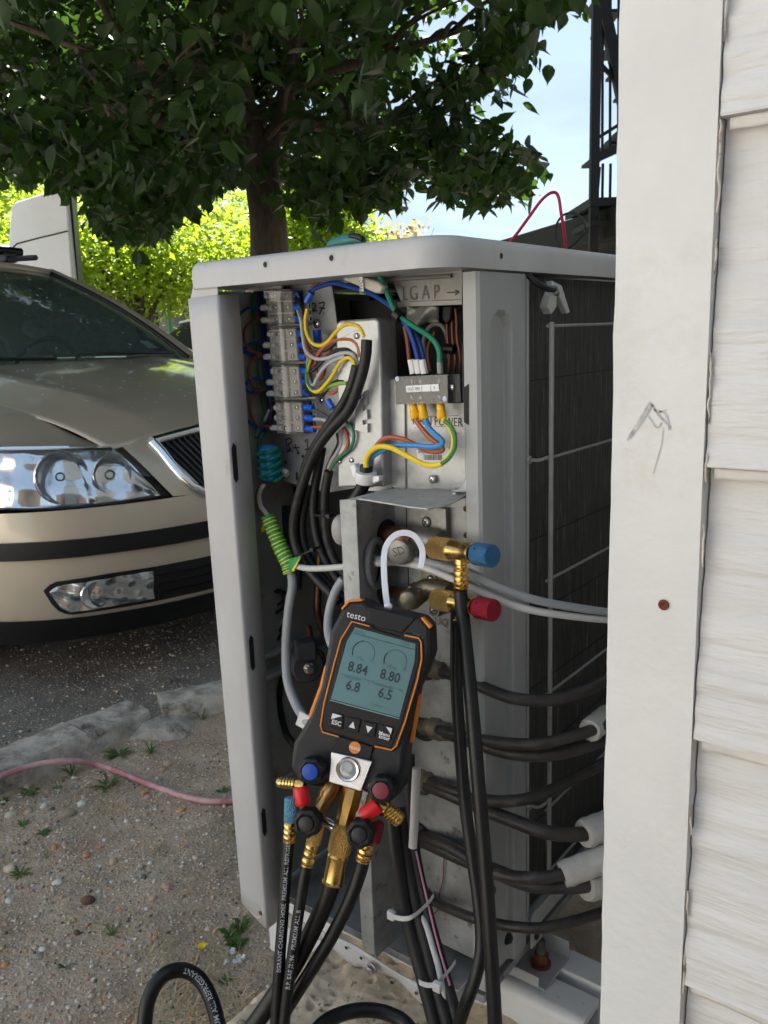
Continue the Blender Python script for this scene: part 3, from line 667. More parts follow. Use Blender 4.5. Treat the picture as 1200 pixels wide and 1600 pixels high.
# ---- field wiring at the right of the blocks
w_ = .0021
wire('core_wire', [(487, 500), (483, 472), (480, 482), (477, 500), (479, 520), (488, 536), (500, 540), (512, 534), (524, 520), (538, 508), (552, 507), (562, 512), (569, 526)][2:], .072, w_, m_wyel)
wire('core_wire', [(463, 466, .083), (470, 478), (474, 500), (480, 528), (492, 545), (508, 547), (524, 536), (545, 522), (560, 516), (570, 524), (574, 534)], .074, w_, m_wblk)
wire('core_wire', [(470, 500, .082), (476, 520), (483, 545), (496, 556), (510, 555), (522, 535), (540, 518), (560, 508), (572, 506), (578, 516), (576, 530)], .077, w_, m_worng)
wire('core_wire', [(465, 484, .083), (470, 500), (473, 525), (478, 548), (492, 560), (510, 560), (530, 553), (548, 552), (556, 562), (557, 573)], .070, w_, m_wgry)
wire('core_wire', [(475, 541, .082), (480, 556), (490, 570), (498, 552), (510, 540), (524, 532), (545, 530), (556, 536), (561, 548), (562, 572)], .073, w_, m_worng)
wire('core_wire', [(478, 600, .082), (482, 585), (496, 572), (508, 560), (524, 548), (540, 546), (550, 552), (556, 562), (560, 574)], .0715, w_, m_wblk)
wire('core_wire', [(482, 560), (480, 580), (484, 598), (490, 602), (496, 590), (506, 575), (520, 564), (540, 556)], .069, w_, m_wgry)
wire('core_wire', [(485, 560), (480, 578), (480, 596), (486, 608), (496, 612), (508, 602), (520, 586), (532, 566), (544, 559), (552, 564), (554, 572)], .067, w_, m_wyel)
wire('core_wire', [(484, 560), (480, 574), (479, 592), (483, 603), (490, 610)], .0665, w_*.9, m_wgrn)
wire('core_wire', [(496, 612), (504, 611), (516, 603), (530, 599), (542, 599)], .071, w_, M('yellow green wire', (.25, .50, .06), .4))
wire('core_wire', [(478, 612, .08), (492, 616), (503, 618), (514, 604), (526, 596), (538, 596)], .073, w_, m_wblk)
wire('core_wire', [(500, 604), (510, 612), (520, 614), (530, 606), (532, 596), (536, 590), (542, 596)], .075, w_, m_worng)
wire('core_wire', [(487, 563), (494, 578), (498, 592), (504, 588), (508, 574)], .076, w_, m_worng)
wire('core_wire', [(487, 641, .081), (496, 643), (508, 650), (516, 656)], .082, w_, M('slate wire', (.09, .09, .10), .45))
wire('core_wire', [(487, 655, .081), (498, 655), (508, 657), (516, 664)], .081, w_, m_wgry)
wire('core_wire', [(487, 668, .081), (498, 667), (510, 666), (520, 664)], .081, w_, m_worng)
wire('core_wire', [(540, 658), (549, 668), (553, 682), (548, 700), (534, 712), (524, 722), (516, 733)], .068, w_*.9, m_wgrn)
wire('core_wire', [(536, 668), (542, 680), (543, 697), (533, 712), (522, 722), (515, 734)], .070, w_, m_worng)
wire('core_wire', [(531, 676), (533, 692), (526, 708), (518, 720), (513, 732)], .072, w_, m_wgry)
wire('core_wire', [(527, 676), (529, 692), (522, 708), (515, 722), (511, 732)], .0735, w_, m_wblk)
wire('blue_ferrule', [(512, 625), (516, 632), (520, 638)], .074, .0038, m_bluef, n=2)
wire('blue_ferrule', [(495, 516), (496, 526), (496.5, 535)], .090, .0048, m_bluef, n=2)
wire('blue_ferrule', [(487, 457), (483, 464), (479, 472)], .078, .0040, m_bluef, n=2)
wire('core_wire', [(520, 638), (524, 646), (528, 652)], .074, .0016, m_wgrn)
# linking wires at the left of the blocks
for pts, m_ in (([(404, 481), (388, 481), (374, 492), (370, 512), (374, 536), (386, 552), (398, 555), (405, 552)], m_wblue),
                ([(405, 497), (392, 503), (382, 518), (384, 538), (394, 549), (408, 553)], m_wbrown),
                ([(408, 536), (392, 537), (380, 548), (374, 570), (376, 596), (386, 610), (400, 613), (412, 606)], m_wblue),
                ([(410, 553), (396, 562), (389, 578), (393, 598), (404, 606), (414, 608)], m_wbrown),
                ([(412, 593), (396, 592), (384, 600), (378, 618), (380, 640), (388, 658), (404, 668), (420, 667)], m_wblue),
                ([(414, 608), (400, 612), (391, 628), (393, 650), (404, 664), (426, 667)], m_wbrown),
                ([(412, 612), (421, 622), (425, 640), (422, 658), (412, 664)], m_wblk)):
    wire('link_wire', [inside(p, .082) for p in pts], .082, .0019, m_)
for i, (m_, dx) in enumerate(((m_wbrown, 0), (m_wblue, 5), (m_wblue, 9), (m_wgrn, -3))):
    wire('riser_wire', [inside(p, .098) for p in [(425+dx*2, 436, .10), (404+dx, 446), (400+dx, 470), (403+dx, 520), (408+dx, 570), (414+dx, 620), (416+dx, 650), (405+dx*.5, 672), (400+dx*.4, 682)]], .098, .0022, m_)
wire('riser_wire', [(421, 640), (414, 656), (406, 665)], .088, .0018, m_wwht)
b = B(); b.prism([PY(x, y, .085) for x, y in ((384, 450), (412, 448), (440, 447), (438, 452), (412, 454), (384, 456))], V(0, .004, 0)); b.build('nylon_strap', M('aged nylon', (.48, .47, .44), .5), unit)
b = B(); b.lathe(PY(441, 447, .098), (0, -1, .2), [(0, .008), (.006, .009), (.012, .008)], 12); b.build('grommet', m_rub, unit)
# ferrite with the earth wire wound round it
b = B(); a_, c_ = PY(419, 699, .078), PY(423, 748, .078); ax = (c_-a_).normalized(); sx = V(0, -1, 0).cross(ax)
b.obox((a_+c_)/2, sx, V(0, -1, 0), ax, .0105, .0108, .022); b.build('ferrite', M('blue plastic clip', (.02, .30, .66), .35), unit, bevel=.007, seg=4)
pts = []
for k in range(64):
    t = k/63; an = t*2*math.pi*4.1; c = a_.lerp(c_, .02+.98*t)
    pts.append(c+sx*(math.cos(an)*.0150)+V(0, -1, 0)*(math.sin(an)*.0115)+ax*.003*math.sin(an))
gb = B(); gb.tube(pts, .0023, 8, 2, mids=[0, 0, 0, 0, 0, 0]); gb.build('earth_winding', M('green yellow earth wire', (.015, .22, .13), .38, 0, 0, 90, col2=(.70, .62, .10), thr=(.30, .34)), unit, fix=False)
wire('earth_wire', [(415, 672, .095), (408, 682), (405, 694), (407, 704), (412, 710)], .078, .0023, MATS['green yellow earth wire'])
wire('hook_strap', [(434, 737), (444, 737), (449, 741)], .092, .0046, M('milky strap', (.58, .60, .60), .4), seg=6)
# black sheathed cables sweeping down to the left
CB = [([(573, 531), (571, 560), (562, 597), (545, 640), (520, 668), (496, 700), (478, 742), (463, 792), (459, 832), (470, 872), (498, 908), (530, 940)], .058),
      ([(557, 572), (549, 602), (536, 630), (516, 660), (494, 694), (478, 726), (470, 760)], .066),
      ([(503, 700), (498, 728), (490, 780), (493, 830), (506, 870), (528, 905), (545, 920)], .072),
      ([(514, 736), (508, 770), (508, 810), (513, 850), (528, 884), (548, 905)], .070),
      ([(482, 760), (474, 800), (473, 840), (486, 880), (512, 912), (540, 938)], .068)]
for i, (pts, Y_) in enumerate(CB): wire('sheathed_cable', pts, Y_, .0052 if i else .0058, m_cab, seg=12)
for (x, y, dx, dy, Y_) in ((495, 803, 20, 3, .066), (468, 868, 22, -10, .062)):
    b = B(); A = PY(x-4, y, Y_-.012); E_ = PY(x+dx, y+dy, Y_-.012); b.tube([A+V(0, .01, 0), A, A.lerp(E_, .5)+V(0, -.003, -.001), E_, E_+V(0, .01, 0)], .0014, 6); b.build('cable_tie', m_bplast, unit)
    b = B(); b.obox(E_+V(0, -.002, 0), EX, EY, EZ, .0028, .002, .0024); b.build('tie_head', m_bplast, unit, bevel=.0004)

# ---- mains terminal at the right
mplate = poly('mains_plate', [(598, 592), (722, 588), (726, 640), (728, 768), (640, 772), (600, 766)], .0885, .0015, m_galv, unit)
mt = poly('mains_terminal', [(618, 588), (719, 583), (721, 630), (620, 632)], .073, .016, m_bplast, unit, .001)
for x in (643, 657, 686): screwhead(PY(x, 621, .0715), .0032, mt); screwhead(PY(x, 596, .0715), .0030, mt)
screwhead(PY(706, 605, .0722), .0034, mt)
for x in (649.5, 671, 696):
    poly('divider', [(x-1.5, 588), (x+1.5, 588), (x+1.5, 629), (x-1.5, 629)], .069, .005, m_bplast, mt, 0)
cv = B(); qv = [PY(x, y, .0665) for x, y in ((617, 589), (699, 585), (700, 630), (619, 632))]
cv.add(qv+[v_+V(0, .008, 0) for v_ in qv], [(0, 1, 2, 3), (0, 1, 5, 4), (1, 2, 6, 5), (2, 3, 7, 6), (3, 0, 4, 7)]); cv.build('clear_cover', m_smoke, mt, smooth=False)
lab = poly('rating_strip', [(634, 603), (685, 600), (686, 611), (635, 613)], .0661, .0003, m_paper, mt, 0)
for x, t_ in ((640, '1(L)'), (652, '2(N)'), (679, '⏚' if False else 'E')): lettering('print', t_, PY(x, 607-(x-660)*.05, .0659), xa, ya, .0042, m_ink, mt, .0002, squeeze=.8)
for x in (645, 659, 673):
    b = B(); b.box((PY(x, 607, .0659).x-.0002, .06585, PY(x, 612, .0659).z), (PY(x, 607, .0659).x+.0002, .06595, PY(x, 603, .0659).z)); b.build('print', m_ink, mt)
for x, y in ((620, 592), (694, 623)):
    b = B(); b.lathe(PY(x+1, y, .066), (0, -1, 0), [(0, .0028), (.0006, .0024)], 14); b.build('rivet', M('lilac rivet', (.55, .57, .70), .4), mt)
for x, m_ in ((646, m_white), (655, m_white), (664, m_white), (688, m_clear)):
    y0 = 562 if x < 688 else 566
    b = B(); A = PY(x-4 if x < 688 else x-1, y0, .076); E_ = PY(x, 584, .076); b.tube([A, A.lerp(E_, .5), E_], .0036 if x != 688 else .003, 8, 3); b.build('ferrule', m_ if x != 688 else m_cgrey, mt)
wire('mains_feed', [(640, 566), (638, 548), (636, 530), (632, 510)], .088, .0022, m_wbrown)
wire('mains_feed', [(653, 562), (648, 540), (640, 518), (628, 498), (612, 480), (592, 466), (570, 455), (545, 448), (522, 441)], .078, .0026, m_wblue)
wire('mains_feed', [(662, 566), (658, 545), (650, 525), (638, 508), (622, 490)], .084, .0026, m_wblue)
wire('mains_feed', [(687, 566), (686, 548), (676, 530), (655, 515), (635, 502), (618, 486), (606, 460), (597, 438), (588, 424)], .074, .0028, MATS['green yellow earth wire'])
wire('mains_feed', [(522, 441), (505, 446), (490, 452), (487, 458)], .080, .0026, m_wblue)
wire('mains_feed', [(548, 428), (520, 432), (498, 440), (488, 450)], .086, .0026, m_wbrown)
b = B(); b.lathe(PY(622, 493, .073), PY(632, 502, .073)-PY(614, 487, .073), [(-.004, .0062), (.004, .0062)], 12); b.build('cable_tie', m_bplast, unit)
bx_ = poly('inline_fuse', [(528, 425), (534, 422), (592, 441), (599, 448), (594, 459), (586, 458), (532, 436)], .066, .010, M('cream plastic', (.60, .57, .50), .45), unit, .002)
fl = poly('flag_label', [(561, 418), (566, 418), (568, 456), (562, 457)], .0635, .0005, m_paper, unit, 0)
vs, fs = text_mesh('MVC', .006); c = PY(564.6, 447, .0632)
b = B(); b.add([c+EZ*v.x+V(-1, 0, 0)*v.y for v in vs], fs); b.build('print', m_ink, fl, smooth=False, fix=False)
b = B(); b.grid(lambda u, v: PY(500+48*u, 424+16*v+6*math.sin(u*3), .100+.004*math.sin(6*u)), 8, 4); b.build('insulation_sheet', MATS['grey insulation foil'], unit, solid=.001, fix=False)
# yellow ferrules and supply cores
for x0, x1 in ((645, 649), (659, 663), (688, 691)):
    A = PY(x0, 630, .074); E_ = PY(x1, 656, .066); d = E_-A; L = d.length
    b = B(); b.lathe(A, d, [(0, .0036), (.001, .0042), (L*.42, .0045), (L*.5, .0036), (L*.56, .0050), (L*.92, .0050), (L, .0036)], 14); b.build('ferrule', m_yelf, unit)
wire('supply_core', [(649, 655), (658, 668), (672, 684), (688, 696), (691, 703), (680, 706), (664, 703), (646, 693), (625, 685), (605, 684), (590, 694), (582, 712), (580, 726)], .062, .0027, m_worng)
wire('supply_core', [(664, 655), (670, 668), (682, 680), (691, 689), (688, 696), (672, 698), (650, 696), (620, 696), (596, 704), (580, 716), (576, 727)], .056, .0028, m_wlblue)
wire('supply_core', [(692, 655), (702, 664), (709, 680), (708, 702), (698, 718), (682, 727), (662, 725), (636, 712), (612, 700), (592, 698), (578, 707), (572, 720), (572, 730)], .050, .0029, m_wyel)
wire('supply_core', [(694, 657), (704, 666), (710.5, 682), (709.5, 702), (700, 717), (690, 724)], .0485, .0022, M('earth green', (.06, .24, .05), .4))
wire('supply_cable', [(573, 728), (571, 742), (570, 752), (560, 772), (545, 790)], .056, .0072, m_rub, seg=14)
b = B(); b.lathe(PY(572, 731, .054), PY(571, 752, .056)-PY(572, 731, .054), [(.004, .0112), (.006, .012), (.014, .012), (.016, .0112)], 20); b.build('cable_clamp', m_white, unit)
poly('clamp_arm', [(546, 728), (553, 724), (556, 732), (566, 738), (566, 758), (556, 752), (550, 744)], .052, .010, m_white, unit, .0015)
poly('clamp_arm', [(582, 744), (592, 744), (592, 752), (582, 756)], .052, .008, m_white, unit, .001)
# printed stickers
st = poly('sticker', [(645, 650), (718, 647), (719, 667), (646, 671)], .0880, .0004, m_paper, unit, 0)
lettering('print', 'MAIN POWER', PY(683, 659, .0878), xa, ya, .0128, m_ink, st, .0002, squeeze=.78)
fr = B()
for (p, q) in (((647, 652), (717, 649)), ((647, 669), (717, 665))): fr.tube([PY(*p, .0878), PY(*q, .0878)], .0003, 4, 1, spline=False)
fr.build('print', m_ink, st)
st = poly('sticker', [(650, 703), (702, 699), (703, 717), (696, 722), (653, 720)], .0880, .0004, m_paper, unit, 0)
lettering('print', 'A4Q7504203', PY(668, 706.5, .0878), xa, ya, .0058, m_ink, st, .0002, squeeze=.75)
rb = random.Random(4); x = 662
while x < 690:
    wv_ = rb.choice((.5, .8, 1.3)); b = B(); A = PY(x, 710.5, .0877); E_ = PY(x+wv_, 719, .0877); b.box((A.x, .08765, E_.z), (E_.x, .08775, A.z)); b.build('bar', m_ink, st); x += wv_+rb.choice((.5, .8))
# ---------------------------------------------------------------- valve bracket
XS = -.126
b = B(); b.prism([PY(530, 781, .02), PY(556, 779, .02), V(XS, .02, PY(600, 1500, .02).z), V(PY(566, 1488, .02).x, .02, PY(600, 1500, .02).z+.004)], V(0, .0015, 0)); b.build('bracket_flange', m_galvd, unit, bevel=.0008)
zlo, zhi = .288, .833
b = B(); b.box((XS-.0015, .0215, zlo), (XS, .088, zhi)); bw = b.build('bracket_side', m_galvd, unit)
b = B(); b.box((XS, .086, zlo), (-.034, .0875, zhi-.004)); bp_ = b.build('bracket_plate', m_galvd, unit)
b = B(); b.prism([V(-.034, .0875, zlo), V(-.034, .086, zlo), V(-.009, .0615, zlo), V(-.0085, .063, zlo)], V(0, 0, zhi-.004-zlo)); b.build('bracket_lip', m_galvd, unit)
# top shelf
m_shelf = M('dusty shelf', (.46, .46, .44), .6, .45, .2, 30, bump=.35, bs=160, spots=(60, .6, .7, (.25, .22, .18)))
b = B(); P_ = [PZ(545, 779, .836), PZ(560, 778, .836), PZ(640, 791, .836), PZ(668, 794, .836), PZ(700, 788, .836), PZ(738, 769, .836), PZ(726, 763, .836), PZ(604, 764, .836)]
b.prism([V(p.x, p.y, .834) for p in P_], V(0, 0, .002)); shelf = b.build('bracket_shelf', m_shelf, unit, bevel=.0006)
b = B(); b.prism([PY(706, 769, .066), PY(741, 768, .060), PY(742, 752, .060), PY(738, 746, .060), PY(728, 748, .062), PY(722, 760, .064)], V(.0005, .0015, 0)); b.build('shelf_tab', m_galv, unit, bevel=.0005)
b = B(); c = PZ(714, 771, .836); b.lathe(c, (0, 0, 1), [(0, .0068), (.0016, .0066)], 18); b.lathe(c, (0, 0, 1), [(.0014, .0048), (.0055, .0046)], 6); b.build('hex_screw', m_dsteel, unit)
for x, y in ((728, 795), (728, 836)):
    b = B(); b.lathe(PY(x, y, .0665), (.7, -.7, 0), [(0, .0032), (.0005, .0026)], 14); b.build('bracket_hole', m_obrass, unit)
lettering('stamped_letter', 'GAS', PY(669, 792, .0855), V(1, 0, 0), V(0, 0, 1), .012, M('faded stamp', (.14, .12, .11), .7), unit, .0003)
lettering('stamped_letter', 'LIQ', PY(690, 972, .0855), V(1, 0, 0), V(0, 0, 1), .012, MATS['faded stamp'], unit, .0003)
# stamped seam and oblong openings
b = B(); b.box((XS+.016, .0852, .66), (XS+.0168, .0862, .82)); b.build('seam', m_black, bp_)
for x, y, w, h in ((604, 834, .017, .016), (597, 912, .010, .024), (682, 828, .016, .012), (678, 912, .017, .012)):
    c = PX(x, y, XS+.0004) if x < 620 else PY(x, y, .0856)
    b = B(); nrm = V(1, 0, 0) if x < 620 else V(0, -1, 0); u = V(0, 1, 0) if x < 620 else V(1, 0, 0)
    b.prism([c+u*(w*math.cos(a))+EZ*(h*math.sin(a)) for a in [2*math.pi*k/20 for k in range(20)]], nrm*.0004); b.build('opening', m_black, unit, smooth=False)
# grommet where the grey cables pass
b = B(); c = PX(585, 880, XS+.001); pts = [c+V(.003, math.cos(a)*.014, math.sin(a)*.025) for a in [2*math.pi*k/18 for k in range(19)]]
b.tube(pts, .0042, 8, 2); b.build('grommet', M('perished rubber', (.11, .11, .115), .75, 0, .2, 60, bump=.4, bs=150), unit)

# ---------------------------------------------------------------- service valves (parts of the unit)
DX = V(1, -.10, 0).normalized()
def valve(cpx, bodypx, Y, s, mat, hexmat, upper):
    """angle valve: body lobe on a mounting ear, hex cap towards the camera, service port towards +X"""
    vb = B(); c = PY(*cpx, Y)
    dcap = V(.15, -1, -.05).normalized()
    hb = B(); hb.lathe(c+dcap*.004, dcap, [(-.016, .0125*s), (-.002, .0125*s), (.002, .0112*s), (.0035, .0085*s), (.0035, .0001)], 24, cap=False); hb.lathe(c-dcap*.008, dcap, [(-.010, .0150*s), (.002, .0150*s), (.004, .0135*s)], 6); cap_ = hb.build('valve_cap', hexmat, unit, bevel=.0008)
    bd = PY(*bodypx, Y+.02); vb.tube([c-dcap*.010, bd, bd+DX*.03], lambda t: .0115*s*(1-.12*t), 14, 6); ear0 = bd+V(.004, .006, .0)
    vb.obox(bd+V(.006, .010, .006*s), EX, EY, EZ, .020*s, .004, .022*s)
    body = vb.build('service_valve', mat, unit, bevel=.002)
    for dz in (.026, -.026):
        if (dz > 0) == upper or not upper: pass
    return cap_, body, bd
m_vbody = M('dull zinc valve', (.26, .255, .245), .5, .8, .25, 50, bump=.2, bs=160)
m_vbrass = M('tarnished brass valve', (.25, .22, .165), .5, .8, .3, 45, bump=.2, bs=160)
cap1, body1, bd1 = valve((626, 860), (655, 842), .052, 1.22, m_vbody, m_vbody, True)
lettering('stamped_letter', 'SD', PY(623.5, 862, .0415), V(.93, .10, .30), V(-.30, 0, .93), .013, m_dent, cap1, .0004)
cap2, body2, bd2 = valve((641, 936), (668, 918), .054, .92, m_vbrass, m_vbrass, False)
for (x, y, r_, d_) in ((662, 817, .0058, 1), (668, 907, .0046, 1), (672, 957, .0052, 1), (712, 966, .0046, 1)):
    c = PY(x, y, .072); b = B(); b.lathe(c+V(0, .012, 0), (0, -1, 0), [(0, r_*1.5), (.006, r_*1.4)], 14); b.build('mounting_ear', m_vbody, unit)
    screwhead(c+V(0, .006, 0), r_, unit, mat=m_dsteel)
# pipe stubs between valves and the side wall
b = B(); b.tube([V(XS-.03, .055, PX(604, 836, XS).z), PX(604, 836, XS), PY(622, 838, .056), PY(640, 842, .060)], .0105, 16); b.build('valve_pipe', m_cop, unit)
b = B(); b.tube([V(XS-.03, .075, .717), PX(612, 924, XS), PY(630, 928, .066), PY(645, 930, .066)], .0062, 14); b.build('valve_pipe', m_cop, unit)

# ---------------------------------------------------------------- hose couplers screwed on the valve ports
def coupler(name, label, p_knurl0, p_cap1, Y, capmat, capname, withT):
    t = thing(name, label, 'coupler', p_knurl0)
    d = (p_cap1-p_knurl0); L = d.length; d.normalize()
    b = B(); b.lathe(p_knurl0, d, [(0, .0095), (.002, .0112), (.020*L/.066, .0112), (.023*L/.066, .0100)], 40, lobes=20, amp=.018); b.build('knurled_nut', m_knurl, t)
    k0 = L*.33; k1 = L*.70
    b = B(); b.lathe(p_knurl0, d, [(k0-.002, .0098), (k0+.001, .0104), (k0+.003, .0096), (k1-.004, .0096), (k1-.003, .0103), (k1, .0103), (k1+.001, .008)], 24); b.build('tee_body', m_brass, t)
    b = B(); b.lathe(p_knurl0, d, [(k1-.001, .0066), (k1+.004, .0066)], 16); b.build('spindle', m_dsteel, t)
    b = B(); b.lathe(p_knurl0, d, [(k1+.003, .0095), (k1+.004, .0108), (L-.001, .0108), (L, .0100), (L+.0002, .0001)], 40, lobes=20, amp=.012, cap=False); cp = b.build(capname, capmat, t)
    b = B(); c = p_knurl0+d*(k1+.009)+V(-.1, -.75, .66)*.0102; b.lathe(c, V(-.1, -.75, .66), [(-.002, .0014), (.0009, .0012)], 10); b.build('cross_hole', m_bplast, cp)
    return t, d, L
m_bcap = M('blue anodised cap', (.045, .16, .34), .38, .55, .1, 60, bump=.6, bs=900, btype='voronoi'); m_rcap = M('red anodised cap', (.33, .014, .035), .38, .55, .1, 60, bump=.6, bs=900, btype='voronoi')
A1, E1 = PY(676, 855, .045), PX(770, 869, .035)
q1, d1, L1 = coupler('hose_coupler', 'brass hose coupler with blue end cap on the upper valve', A1, E1, .045, m_bcap, 'blue_cap', True)
A2, E2 = PY(680, 936, .052), PX(772, 954, .030)
q2, d2, L2 = coupler('hose_coupler', 'brass hose coupler with red end cap on the lower valve', A2, E2, .05, m_rcap, 'red_cap', False)
# ---------------------------------------------------------------- black hoses hanging from the couplers
def barb(par, a, e, r, name='hose_barb', n=3, mat=None):
    d = e-a; L = d.length; pr = [(0, r*.8), (L*.06, r)]
    for k in range(n):
        t0 = .1+.8*k/n; t1 = .1+.8*(k+1)/n; pr += [(L*t0, r*.82), (L*(t0+.3*(t1-t0)), r*1.02), (L*(t0+.75*(t1-t0)), r*1.02)]
    pr += [(L*.93, r*.85), (L*.95, r*1.0), (L, r*.98)]
    b = B(); b.lathe(a, d, pr, 18); return b.build(name, mat or m_brass, par)
def hose(name, label, pts, r, group=None, n=8, mat=None):
    t = thing(name, label, 'hose', pts[-1], group); b = B(); b.tube(pts, r, 16, n); b.build('tube', mat or m_rub, t, fix=False); return t
T1 = A1+d1*(L1*.50)
GH = 'black refrigerant hoses hanging from the valve couplers'
hp = [T1+V(0, -.002, -.030)]+[PY(x, y, Y) for x, y, Y in ((720, 930, .033), (727, 1000, .02), (738, 1110, .0), (748, 1230, -.02), (758, 1350, -.035), (766, 1470, -.05), (772, 1570, -.06), (776, 1680, -.07))]
h1 = hose('refrigerant_hose', 'black refrigerant hose hanging straight down from the blue capped coupler', hp, .0068, GH)
b = B(); b.lathe(T1, (0, -.06, -1), [(.004, .0066), (.012, .0066), (.013, .0052), (.016, .0052)], 18); b.build('tee_stem', m_brass, h1); barb(h1, T1+V(0, -.001, -.015), T1+V(0, -.002, -.036), .0074)
T2 = A2+d2*(L2*.50)
hp = [T2+V(-.004, -.006, -.002)]+[PY(x, y, Y) for x, y, Y in ((713, 985, .040), (713, 1060, .03), (718, 1150, .018), (726, 1250, .005), (738, 1340, -.010), (749, 1420, -.022), (752, 1480, -.032), (742, 1530, -.045), (722, 1585, -.055), (700, 1660, -.06))]
h2 = hose('refrigerant_hose', 'black refrigerant hose hanging from the red capped coupler and crossing behind', hp, .0062, GH)
barb(h2, T2+V(0, 0, .004), T2+V(-.003, -.004, -.016), .0070)

# ---------------------------------------------------------------- grey and white control cables to the house
def cable(name, label, pts, r, mat, cat='cable', group=None):
    b = B(); b.tube(pts, r, 12, 8); return tag(b.build(name, mat, None, fix=False), label, cat, group)
cable('control_cable', 'grey control cable, upper of the pair running to the house corner', [PX(583, 872, XS-.004), PX(592, 874, XS+.008), PY(625, 872, .068), PY(667, 878, .055), PY(731, 897, .055), PY(798, 925, .07), PY(857, 942, .10), PY(946, 956, .17), PY(985, 958, .22)], .0042, m_cgrey)
cable('control_cable', 'white control cable, lower of the pair running to the house corner', [PX(583, 880, XS-.004), PX(592, 880, XS+.010), PY(622, 879, .064), PY(657, 885, .055), PY(692, 898, .052), PY(731, 915, .055), PY(798, 944, .07), PY(857, 958, .10), PY(944, 968, .17), PY(985, 968, .22)], .0038, m_cwhite)

# ---------------------------------------------------------------- refrigerant pipes running to the house
PG = 'dark refrigerant pipes from the unit to the house'
PIPES = [('dark refrigerant pipe, topmost of the row crossing the coil', [(678, 1046, .088), (705, 1054, .075), (737, 1066, .065), (798, 1090, .06), (857, 1094, .085), (905, 1082, .12), (942, 1065, .16), (985, 1040, .22)], .0064, None),
         ('dark refrigerant pipe, upper of the close pair below the topmost pipe', [(665, 1136, .088), (700, 1143, .075), (759, 1157, .06), (830, 1163, .06), (877, 1155, .085), (924, 1141, .12), (975, 1118, .17)], .0060, ((921, 1142), (950, 1118))),
         ('dark refrigerant pipe, lower of the close pair at mid height', [(680, 1140, .084), (743, 1161, .07), (798, 1177, .065), (857, 1179, .08), (905, 1169, .11), (940, 1157, .14), (985, 1138, .19)], .0070, None),
         ('dark refrigerant pipe dipping before the coil then rising to the house', [(660, 1216, .088), (700, 1232, .07), (759, 1250, .06), (806, 1251, .065), (850, 1240, .09), (897, 1216, .13), (940, 1194, .17), (985, 1170, .22)], .0062, None),
         ('dark refrigerant pipe ending in the upper white insulation sleeve', [(655, 1222, .088), (700, 1240, .07), (763, 1267, .06), (798, 1281, .06), (857, 1301, .07), (913, 1303, .10), (945, 1296, .12), (985, 1285, .16)], .0074, ((912, 1303), (975, 1280))),
         ('dark refrigerant pipe ending in the large white insulation sleeve', [(645, 1300, .088), (700, 1322, .065), (771, 1362, .045), (830, 1372, .05), (881, 1366, .07), (915, 1355, .09), (950, 1340, .11), (990, 1325, .14)], .0066, ((879, 1367), (975, 1330))),
         ('dark thick refrigerant pipe ending in the lowest white insulation sleeve', [(645, 1306, .09), (720, 1340, .07), (780, 1364, .06), (830, 1382, .06), (880, 1384, .075), (916, 1382, .09), (950, 1376, .11), (990, 1365, .14)], .0082, ((914, 1383), (980, 1368))),
         ('thin dark refrigerant pipe, lowest of the row above the rusty nut', [(655, 1396, .086), (700, 1419, .065), (759, 1440, .045), (830, 1450, .05), (877, 1444, .07), (936, 1427, .11), (985, 1408, .15)], .0056, None)]
m_ins = M('white insulation sleeve', (.44, .43, .40), .8, 0, .16, 40, bump=1.0, bs=330, btype='check', spots=(26, .6, .72, (.48, .44, .36)))
for lab, pts, r, slv in PIPES:
    P_ = [PY(*p) for p in pts]; t = thing('refrigerant_pipe', lab, 'pipe', P_[0], PG)
    b = B(); b.tube(P_, r, 14, 8); b.build('tube', m_pipe, t, fix=False)
    c0 = P_[0]; b = B(); b.lathe(c0+V(-.004, .004, 0), (P_[1]-P_[0]), [(0, r*1.9), (.012, r*1.9), (.014, r*1.5), (.022, r*1.5), (.024, r*1.05)], 14); b.build('flare_nut', m_vbrass, t)
    if slv:
        n0 = min(range(len(pts)), key=lambda i: abs(pts[i][0]-slv[0][0])); Y0 = pts[n0][2]
        A = PY(*slv[0], Y0); E_ = PY(*slv[1], Y0+.05); b = B(); rr = random.Random(int(r*1e5))
        b.tube([A, A.lerp(E_, .5), E_], lambda t_, r=r: r*2.05*(1 if t_ > .06 else .92)*(1+.03*math.sin(t_*23)), 18, 5); b.build('insulation_sleeve', m_ins, t)
# threaded stub below, red thread hanging
b = B(); c = PY(607, 1370, .08); b.lathe(c+V(0, .01, 0), (.9, -.4, 0), [(0, .013), (.01, .013), (.011, .010), (.02, .010)], 16); b.build('blank_nut', m_obrass, unit)
b = B(); c = PY(598, 1359, .072); b.lathe(c, (.5, -.8, 0), [(0, .005), (.006, .0045)], 6); b.build('hex_screw', m_dsteel, unit)
for i, y in enumerate((1040, 1136, 1216, 1222, 1300, 1396)):
    b = B(); c = V(PY(662-i*2, y+4, .0856).x, .0856, PY(662, y+4, .0856).z); b.prism([c+EX*(.018*math.cos(a))+EZ*(.014*math.sin(a)) for a in [2*math.pi*k/20 for k in range(20)]], V(0, -.0005, 0)); b.build('opening', m_black, unit, smooth=False)
wire('red_thread', [(694, 1338), (693, 1356), (692, 1376), (686, 1400), (692, 1408), (684, 1422), (676, 1430)], .083, .0007, M('red thread', (.25, .02, .03), .8), seg=5)

